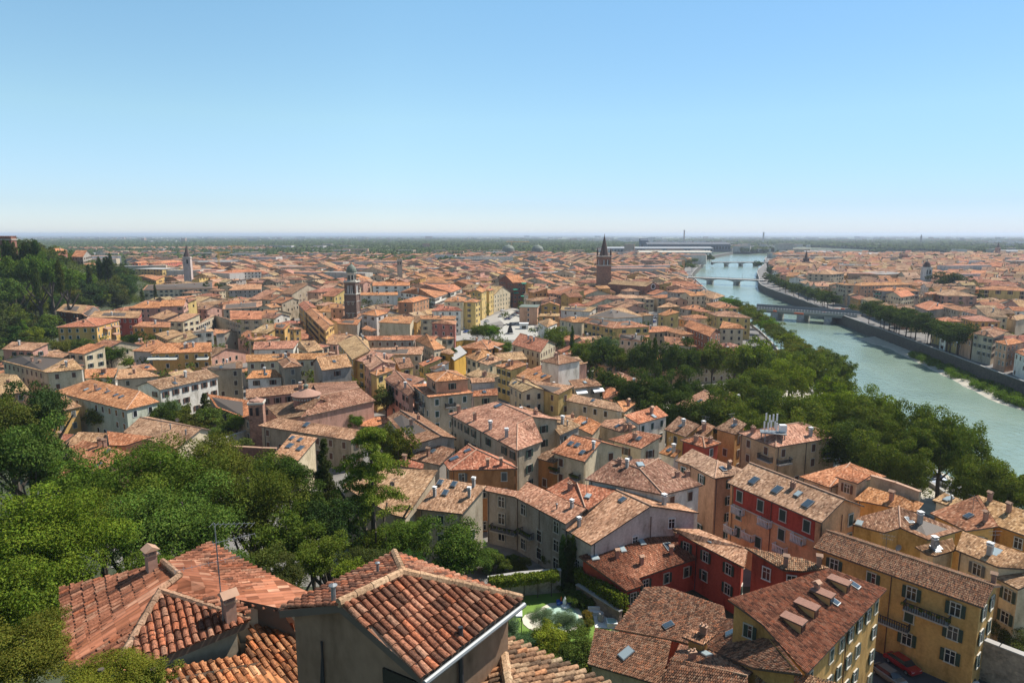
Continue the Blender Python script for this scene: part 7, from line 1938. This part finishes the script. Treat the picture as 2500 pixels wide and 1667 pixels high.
# television antenna of the near house
q = on_roof(hfind('sprawling near house'), *src('I', 2005, 1000)); q = q[1] if q else unp('I', 2005, 1000, 44)
r = empty('television_antenna', tuple(q)); tag(r, 'tall television antenna beside the chimney of the sprawling near house', 'antenna')
mb = MB(); mb.tube([(0,0,-.3),(-.05,0,3.4)], .018, 'metal_grey', 6); mb.build('mast', r).location = (0,0,0)
for z, a, l_ in ((3.35,.0,1.3),(2.75,.5,1.25),(2.1,.5,1.9)):
    mb = MB(); dx, dy = math.cos(a), math.sin(a); off = .5 if z > 2.2 else -.3
    mb.tube([(dx*(off-l_/2),dy*(off-l_/2),z),(dx*(off+l_/2),dy*(off+l_/2),z+.05)], .009, 'metal_grey', 5)
    for k in range(9): s = off-l_/2+k*l_/8; mb.tube([(dx*s-dy*.18,dy*s+dx*.18,z),(dx*s+dy*.18,dy*s-dx*.18,z)], .004, 'metal_grey', 4)
    mb.build('antenna_arm', r).location = (0,0,0)
# gutter and pipes of the tower house
ht = hfind('small tower house'); a, b = ht['V'][3], ht['V'][2]; mb = MB(); off = Vector((b.y-a.y, a.x-b.x, 0)).normalized()*.1
mb.tube([a+off-Vector((0,0,.12)), b+off-Vector((0,0,.12))], .075, 'metal_grey', 8); mb.build('gutter', ht['root'], loc=tuple(a))
hit = wall_hit('J', 1905, 1400, ht)
if hit: q = hit[1]+hit[2]*.1; mb = MB(); mb.tube([(q.x, q.y, q.z+1.2),(q.x, q.y, 36)], .07, 'metal_dark', 7); mb.build('downpipe', ht['root'], loc=tuple(q))
hit = wall_hit('J', 700, 1250, ht)
if hit: q = hit[1]+hit[2]*.06; mb = MB(); mb.tube([(q.x, q.y, q.z+.3),(q.x, q.y, 36)], .035, 'metal_dark', 6); mb.tube([(q.x, q.y, q.z-.1),(q.x-.3, q.y+.05, 40),(q.x-.45,q.y+.1,36)], .03, 'metal_dark', 6); mb.build('cable', ht['root'], loc=tuple(q))
hit = wall_hit('J', 1420, 1520, ht)
if hit: q = hit[1]+hit[2]*.03; mb = MB(); mb.box(tuple(q+Vector((0,0,-.3))), (1.3,.06,.9), 'dark_pane', math.atan2(hit[3].y, hit[3].x)); mb.build('window', ht['root'], loc=tuple(q))

# ------------------------------------------------------------ plaza statue, kiosks, cranes, halls
q = unp('C', 165, 1010, .02); r = empty('statue', tuple(q)); tag(r, 'dark angular bronze statue on the bright plaza', 'statue')
mb = MB(); mb.lathe((0,0,0), [(2.6,0),(2.6,.4),(2.2,.45),(2.2,.6),(0,.6)], 'concrete', 20); mb.build('plinth', r).location = (0,0,0)
mb = MB()
for pts, ra, rb in (([(0,0,.6),(.4,.2,3),(.2,0,5.2),(.8,0,6.4)], .9, .35), ([(-1,.3,.6),(-.5,.2,2.8),(.2,0,4.8)], .6, .5), ([(1.3,-.2,.6),(.8,0,2.6),(.2,0,4.4)], .6, .5), ([(.2,0,4.9),(-1.8,.4,5.4),(-3.8,.5,4.6)], .5, .25), ([(.3,0,4.7),(2.2,-.2,5.0),(3.6,-.3,6.2)], .5, .2)): mb.tube(pts, ra, 'metal_dark', 8, r2=rb)
mb.build('figure', r, smooth=True).location = (0,0,0)
for i, (x, y, w_, lab) in enumerate(((290,965,5,'white kiosk between plaza and white houses'),(370,900,4,'small pale pavilion in front of the peach block'))):
    q = unp('C', x, y, 0); r = empty('kiosk', tuple(q)); tag(r, lab, 'kiosk')
    mb = MB(); mb.box((0,0,1.6), (w_,3.5,3.2), 'white_trim'); mb.box((0,-1.8,1.2), (w_*.5,.1,1.6), 'dark_pane'); mb.build('body', r).location = (0,0,0); mb = MB(); mb.box((0,0,3.35), (w_+.6,4.1,.25), 'white_paint'); mb.build('roof', r).location = (0,0,0)
def crane(l, x, ybase, ytop, t, jib, lab):
    s = src(l, x, ytop); p = at_depth(s[0], s[1], t); r = empty('tower_crane', (p.x, p.y, 0)); tag(r, lab, 'crane'); H = p.z
    mb = MB()
    for dx in (-.8, .8):
        for dy in (-.8, .8): mb.tube([(dx,dy,0),(dx,dy,H)], .15, 'crane_yellow', 4)
    for k in range(int(H/2)): mb.tube([(-.8,-.8,k*2),(.8,-.8,k*2+2)], .1, 'crane_yellow', 3); mb.tube([(.8,.8,k*2),(-.8,.8,k*2+2)], .1, 'crane_yellow', 3)
    mb.build('mast', r).location = (0,0,0); mb = MB()
    for dz in (0, 1.2): mb.tube([(-jib*.3,0,H+dz),(jib,0,H+dz)], .18, 'crane_yellow', 4)
    for k in range(int(jib*1.3/2)): mb.tube([(-jib*.3+k*2,0,H),(-jib*.3+k*2+1,0,H+1.2)], .1, 'crane_yellow', 3)
    mb.build('jib', r).location = (0,0,0)
crane('A', 1957, 400, 285, 800, 14, 'yellow construction crane right of the slender white spire'); crane('A', 2075, 300, 225, 1300, 22, 'far yellow construction crane near the woodland edge'); crane('C', 180, 240, 187, 1500, 40, 'far orange construction crane beside the domed church')
def hall(l, x0, x1, y1, t, dep, label, wc, rc, hh, name='factory_hall', cat='factory hall', rot=0):
    a = src(l, x0, y1); b = src(l, x1, y1); A_ = at_depth(a[0], a[1], t); B_ = at_depth(b[0], b[1], t*(1+rot)); d = Vector((B_.x-A_.x, B_.y-A_.y, 0)); n = Vector((-d.y, d.x, 0)).normalized()*dep
    Ln = d.length; r = empty(name, (A_.x, A_.y, 0)); tag(r, label, cat)
    mb = MB(); P = [Vector((A_.x, A_.y, 0)), Vector((B_.x, B_.y, 0)), Vector((B_.x, B_.y, 0))+n, Vector((A_.x, A_.y, 0))+n]
    for i in range(4): mb.face([P[i], P[(i+1) % 4], P[(i+1) % 4]+Vector((0,0,hh)), P[i]+Vector((0,0,hh))], 'stucco_far', tint=wc)
    k = max(3, int(Ln/9))
    for i in range(k):
        c = P[0]+d*((i+.5)/k)-n.normalized()*.1; mb.box((c.x, c.y, hh*.55), (Ln/k*.55, .2, hh*.35), 'dark_pane', math.atan2(d.y, d.x))
    mb.build('wall', r, loc=tuple(P[0])); mb = MB(); up = Vector((0,0,hh)); m0, m1 = P[0]+n/2+up*1.22, P[1]+n/2+up*1.22
    e = d.normalized()*1.0; mb.face([P[0]+up-e, P[1]+up+e, m1+e, m0-e], 'stucco_far', tint=rc); mb.face([P[2]+up+e, P[3]+up-e, m0-e, m1+e], 'stucco_far', tint=rc); mb.face([P[1]+up, P[2]+up, m1], 'stucco_far', tint=wc); mb.face([P[0]+up, m0, P[3]+up], 'stucco_far', tint=wc); mb.build('roof', r, loc=tuple(P[0]))
hall('C', 1400, 2145, 215, 2050, 60, 'long dark factory hall on the horizon behind the tall spire', (.12,.13,.15), (.14,.15,.17), 24)
hall('C', 1040, 1990, 232, 1900, 60, 'long grey factory hall with pale roof right of the spire', (.30,.30,.31), (.36,.38,.40), 15)
hall('C', 1330, 1980, 262, 1600, 50, 'white walled factory hall nearest the river trees', (.62,.58,.50), (.58,.54,.45), 12)
hall('C', 1340, 1410, 170, 2150, 30, 'dark blue factory block at the left end of the long dark hall', (.08,.12,.16), (.1,.12,.15), 34)
hall('C', 480, 950, 285, 1350, 30, 'grey station shed left of the tall spire', (.40,.38,.36), (.42,.40,.38), 7)
hall('D', 2080, 2400, 285, 1050, 30, 'long orange roofed barracks at the right edge', (.52,.42,.3), (.42,.22,.15), 9)
hall('D', 1810, 2260, 325, 850, 20, 'long low orange roofed range left of the far barracks', (.52,.42,.32), (.45,.24,.16), 8)
hall('D', 2160, 2400, 240, 1500, 30, 'grey office block at the right edge horizon', (.25,.26,.28), (.3,.3,.3), 16)
hall('D', 570, 790, 250, 1500, 30, 'long blue grey block beyond the far brick church', (.30,.34,.38), (.36,.36,.36), 14)
hall('D', 1020, 1195, 262, 1350, 25, 'white office block beyond the right bank roofs', (.6,.6,.58), (.45,.44,.42), 14)
hall('B', 1485, 1755, 325, 1150, 25, 'long white block with orange roof at the woodland edge', (.62,.58,.52), (.50,.22,.14), 10)
hall('B', 2190, 2420, 305, 1150, 30, 'wide orange roofed hall left of the domed churches', (.5,.42,.34), (.48,.22,.14), 8)
hall('B', 800, 950, 345, 1100, 16, 'dark balconied apartment slab at the woodland edge', (.30,.29,.28), (.45,.24,.17), 13)
hall('B', 210, 540, 345, 1100, 20, 'long grey low slab left of the woodland edge apartments', (.42,.41,.38), (.45,.42,.38), 10)
hall('B', 700, 800, 345, 1110, 16, 'white apartment slab left of the dark balconied slab', (.66,.66,.64), (.45,.24,.17), 13)
for l, x, y, t, rr_, lab in (('C',150,230,1500,14,'brick church with grey dome left of the far crane'),('C',413,240,1480,13,'orange roofed church with grey dome, right one of two')):
    s = src(l, x, y); p = at_depth(*s, t); r = empty('domed_church', (p.x, p.y, 0)); tag(r, lab, 'church')
    mb = MB(); mb.box((p.x, p.y, 7), (60,30,14), 'stucco_far', tint=(.5,.33,.25)); mb.build('body', r, loc=(p.x, p.y, 0)); mb = MB(); mb.box((p.x, p.y, 14.6), (62,32,1.2), 'stucco_far', tint=(.45,.22,.15)); mb.box((p.x, p.y, 16), (45,20,2), 'stucco_far', tint=(.45,.22,.15)); mb.build('roof', r, loc=(p.x, p.y, 14))
    mb = MB(); mb.lathe((p.x, p.y, 16), [(rr_,0),(rr_,5),(rr_*.95,8),(rr_*.7,12),(rr_*.2,15),(.3,18)], 'copper_green', 16); mb.build('dome', r, loc=(p.x, p.y, 16))

# ------------------------------------------------------------ cars
m, nt, b = new_mat('car_paint'); oi = N(nt, 'ShaderNodeObjectInfo'); L(nt, oi.outputs['Color'], b.inputs['Base Color']); b.inputs['Roughness'].default_value = .25; b.inputs['Coat Weight'].default_value = .6
plain('tyre', (.015,.015,.015), .9); plain('car_glass', (.02,.025,.03), .06)
def car_meshes():
    prof = [(-2.1,.45),(-2.15,.75),(-1.95,.95),(-1.0,1.02),(0,1.02),(1.2,1.0),(1.95,.98),(2.1,.8),(2.1,.45)]
    mb = MB(); rows = []
    for x, z in prof[1:8]: rows.append([(x,-.86,.38),(x,-.9,.6),(x,-.84,z-.06),(x,-.7,z),(x,.7,z),(x,.84,z-.06),(x,.9,.6),(x,.86,.38)])
    mb.grid(rows, 'car_paint'); mb.face(rows[0], 'car_paint'); mb.face(rows[-1][::-1], 'car_paint'); mb.face([rows[0][0], rows[-1][0], rows[-1][-1], rows[0][-1]], 'car_paint')
    rf = [(-.75,-.6,1.46),(1.1,-.6,1.42),(1.1,.6,1.42),(-.75,.6,1.46)]; mb.face(rf, 'car_paint'); body = mb.build('body', smooth=False)
    mb = MB(); lo = [(-1.3,-.74,1.0),(1.75,-.74,.98),(1.75,.74,.98),(-1.3,.74,1.0)]; hi = [(x, y, z-.01) for x, y, z in rf]
    for i in range(4): mb.face([lo[i], lo[(i+1) % 4], hi[(i+1) % 4], hi[i]], 'car_glass')
    gl = mb.build('windows')
    mb = MB(); pts = [(0,-.1,0),(0,.1,0)]; mb.tube(pts, .33, 'tyre', 14); mb.tube([(0,-.115,0),(0,.115,0)], .19, 'metal_grey', 10); wh = mb.build('wheel')
    mb = MB(); mb.box((0,0,0), (.08,.34,.16), 'white_paint'); hl = mb.build('headlight'); mb = MB(); mb.box((0,0,0), (.08,.3,.16), 'red_paint'); tl = mb.build('taillight')
    out = [o.data for o in (body, gl, wh, hl, tl)]
    for o in (body, gl, wh, hl, tl): bpy.data.objects.remove(o)
    return out
CMs = car_meshes()
def car(l, x, y, ang, col, lab, group=None, z=.02):
    p = unp(l, x, y, z); r = empty('parked_car', tuple(p)); r.rotation_euler = (0,0,math.radians(ang)); tag(r, lab, 'car', group)
    def ch(nm, me, loc): o = bpy.data.objects.new(nm, me); COL.objects.link(o); o.parent = r; o.location = loc; return o
    ch('body', CMs[0], (0,0,0)).color = (*col, 1); ch('windows', CMs[1], (0,0,0))
    for sx in (-1.3, 1.3):
        for sy in (-.8, .8): ch('wheel', CMs[2], (sx, sy, .33))
    for sy in (-.6, .6): ch('headlight', CMs[3], (-2.1, sy, .7)); ch('taillight', CMs[4], (2.05, sy, .75))
SIL, WH, BK, RD, BL = (.45,.46,.47), (.75,.75,.75), (.03,.03,.035), (.30,.015,.015), (.03,.06,.22)
gC = 'cars in the bottom right street'
sd = unp('L', 1110, 1300, 0); se = unp('L', 1400, 1500, 0); AG = math.degrees(math.atan2(se.y-sd.y, se.x-sd.x))
car('L', 1180, 1260, AG, (.06,.05,.045), 'dark brown car parked along the long ochre house', gC); car('L', 1255, 1400, AG+180, RD, 'dark red car in the shaded street', gC)
car('L', 1130, 1505, AG+180, (.16,.15,.13), 'olive grey car nearest the dormered ochre house', gC); car('L', 1760, 1515, AG, SIL, 'silver car below the stone wall at the bottom edge', gC)
gP = 'cars parked under the quay trees'
for i, (x, y) in enumerate([(1480,925),(1560,935),(1690,955),(1815,1025),(1620,900),(1420,890),(1930,1060)]): car('H', x, y, 110, (WH, SIL, WH, WH, BK, SIL, BK)[i], '%s car under the quay trees, %s from left' % (('white','silver','white','white','black','silver','black')[i], ORD[sorted([1480,1560,1690,1815,1620,1420,1930]).index(x)]), gP)
gS = 'cars parked beside the plaza'
for i in range(8): car('C', 140+i*11, 884-i*7.2, 20, (BL, SIL, WH, SIL, BK, WH, SIL, RD)[i], '%s car, %s from left in the plaza parking row' % (('blue','silver','white','silver','black','white','silver','red')[i], ORD[i]), gS)
gA = 'cars on the pale avenue'
for x, y, c, n, w_ in ((1955,968,WH,'white','nearest the bend'),(1978,998,BL,'blue','just before the bend'),(2160,905,SIL,'silver','beside the garden trees'),(2105,885,BK,'black','left of the silver one'),(2300,835,WH,'white','at the parking entrance'),(2285,860,SIL,'silver','below the white one'),(2300,805,WH,'white','farthest up the road')): car('B', x, y, 60, c, '%s car on the pale avenue, %s' % (n, w_), gA)
gL = 'cars in the shadowed lane'
for i, (x, y) in enumerate([(1440,880),(1450,895),(1465,868),(1455,908)]): car('C', x, y, 60, (BK, WH, SIL, BL)[i], '%s car in the shadowed central lane' % ('black','white','silver','blue')[i], gL)
gD = 'cars on the diagonal street'
for x, y, c, n in ((570,985,BL,'blue'),(620,1060,SIL,'silver'),(655,1100,WH,'white')): car('B', x, y, 115, c, '%s car on the narrow diagonal street' % n, gD)
# street lamps on the far quay
for i, (x, y) in enumerate(((1538,1010),(1625,1045),(1180,905),(1790,1115))):
    p = unp('D', x, y, .02); r = empty('street_lamp', tuple(p)); tag(r, 'street lamp on the far embankment, %s from left' % ORD[(1,2,0,3)[i]], 'street lamp', 'street lamps on the far embankment')
    mb = MB(); mb.tube([(0,0,0),(0,0,6.5)], .08, 'metal_grey', 6); mb.build('pole', r).location = (0,0,0); mb = MB(); mb.lathe((0,0,6.5), [(.1,0),(.35,.2),(.3,.5),(.02,.65)], 'white_paint', 10); mb.build('lamp_head', r).location = (0,0,0)
p = unp('L', 930, 1440, .02); mb = MB(); mb.box((0,0,1.3), (.5,.35,.8), 'red_paint'); mb.box((0,0,.45), (.12,.12,.9), 'metal_dark'); o = mb.build('post_box'); o.location = p; tag(o, 'red post box on the corner below the dormered house', 'post box')
# awnings
def awning(h, l, x, y, w, mat, dep=1.4):
    hit = wall_hit(l, x, y, h)
    if not hit: return
    t, q, n, e = hit; a, b = q-e*w/2, q+e*w/2; o_ = n*dep-Vector((0,0,.7)); mb = MB(); mb.face([a, b, b+o_, a+o_], mat); mb.face([a+o_, b+o_, b+o_-Vector((0,0,.3)), a+o_-Vector((0,0,.3))], mat); mb.build('awning', h['root'], loc=tuple(q))
hw = hfind('ochre house with cream awnings')
for x in (1385,1465,1545,1825): awning(hw, 'A', x, 1215, 4.2, 'awning_cream', 1.8)
hy = hfind('big yellow apartment house')
for x, y in ((945,950),(1020,935),(1020,1000)): awning(hy, 'A', x, y, 5, 'awning_brown' if 'awning_brown' in MATS else plain('awning_brown', (.30,.17,.11), .8).name, 2)
hg = hfind('red brick apartment block')
for x, y in ((285,550),(210,605),(215,635),(280,665),(340,690)): awning(hg, 'C', x, y, 4, 'awning_green', 1.8)
hr = hfind('riverside block with green awnings')
for x, y in ((1150,590),(1175,592),(1150,620)): awning(hr, 'D', x, y, 3.5, 'awning_green', 1.2)
hn = hfind('brown roof with white awnings')
for x, y in ((800,338),(950,322)): awning(hn, 'G', x, y, 3.6, 'white_paint', 1.2)

# ------------------------------------------------------------ light, air, camera
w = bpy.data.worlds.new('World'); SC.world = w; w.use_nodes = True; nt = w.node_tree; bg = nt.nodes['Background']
sk = nt.nodes.new('ShaderNodeTexSky'); sk.sky_type = 'NISHITA'; sk.sun_disc = False
SUN_AZ, SUN_EL = math.radians(62), math.radians(52)
sk.sun_elevation = SUN_EL; sk.sun_rotation = SUN_AZ; sk.air_density = 1.0; sk.dust_density = .25; sk.ozone_density = 2.4; sk.altitude = 100
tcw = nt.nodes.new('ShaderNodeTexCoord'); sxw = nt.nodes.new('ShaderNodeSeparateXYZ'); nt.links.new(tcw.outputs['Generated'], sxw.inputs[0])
hc_ = ramp(nt, sxw.outputs[2], [(0,(.83,.94,1.27)),(.04,(.77,.87,1.10)),(.157,(1.03,1.14,1.05)),(.33,(1.04,1.27,1.17)),(.45,(1.08,1.16,1.04)),(1,(.90,.88,.76))]); dp = nt.nodes.new('ShaderNodeVectorMath'); dp.operation = 'DOT_PRODUCT'; nt.links.new(tcw.outputs['Generated'], dp.inputs[0]); dp.inputs[1].default_value = (math.sin(math.radians(62)), math.cos(math.radians(62)), 0)  # highest stops tint the unseen sky above the frame to shape ambient light
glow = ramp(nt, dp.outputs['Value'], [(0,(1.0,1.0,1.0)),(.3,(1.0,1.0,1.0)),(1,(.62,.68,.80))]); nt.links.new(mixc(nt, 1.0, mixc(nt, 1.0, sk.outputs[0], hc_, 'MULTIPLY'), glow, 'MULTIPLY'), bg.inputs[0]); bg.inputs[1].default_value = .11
sl = bpy.data.lights.new('sun', 'SUN'); sl.energy = 5.0; sl.angle = math.radians(.5); sl.color = (1,.95,.88); so = bpy.data.objects.new('sun', sl); COL.objects.link(so)
sv = Vector((math.sin(SUN_AZ)*math.cos(SUN_EL), math.cos(SUN_AZ)*math.cos(SUN_EL), math.sin(SUN_EL))); so.rotation_euler = sv.to_track_quat('Z', 'Y').to_euler(); so.location = (50,20,120)
# haze
mb = MB(); mb.box((0, 20500, 34), (59000, 46800, 88), 'haze'if 0 else 'white_paint'); hz = mb.build('haze'); hz.data.materials.clear()
hm = bpy.data.materials.new('haze_air'); hm.use_nodes = True; n_ = hm.node_tree; n_.nodes.remove(n_.nodes['Principled BSDF']); pv = n_.nodes.new('ShaderNodeVolumePrincipled'); pv.inputs['Color'].default_value = (.78,.87,1,1); pv.inputs['Density'].default_value = .00008; pv.inputs['Anisotropy'].default_value = .2
n_.links.new(pv.outputs[0], n_.nodes['Material Output'].inputs['Volume']); hz.data.materials.append(hm); tag(hz, 'thin pale haze over the town and plain', 'haze', kind='stuff')
cam = bpy.data.cameras.new('camera'); cam.sensor_width = 36; cam.lens = F/W*36; cam.clip_end = 80000; cam.clip_start = .5; co = bpy.data.objects.new('camera', cam); COL.objects.link(co); co.location = (0,0,CAMZ); co.rotation_euler = (math.pi/2-PITCH, 0, 0); SC.camera = co
SC.render.resolution_x = 1024; SC.render.resolution_y = 682
SC.view_settings.view_transform = 'Standard'; SC.view_settings.look = 'None'; SC.view_settings.exposure = .45; SC.view_settings.gamma = 1
SC.render.engine = 'CYCLES'; SC.cycles.max_bounces = 6; SC.cycles.diffuse_bounces = 3; SC.cycles.volume_bounces = 0; SC.cycles.transmission_bounces = 3
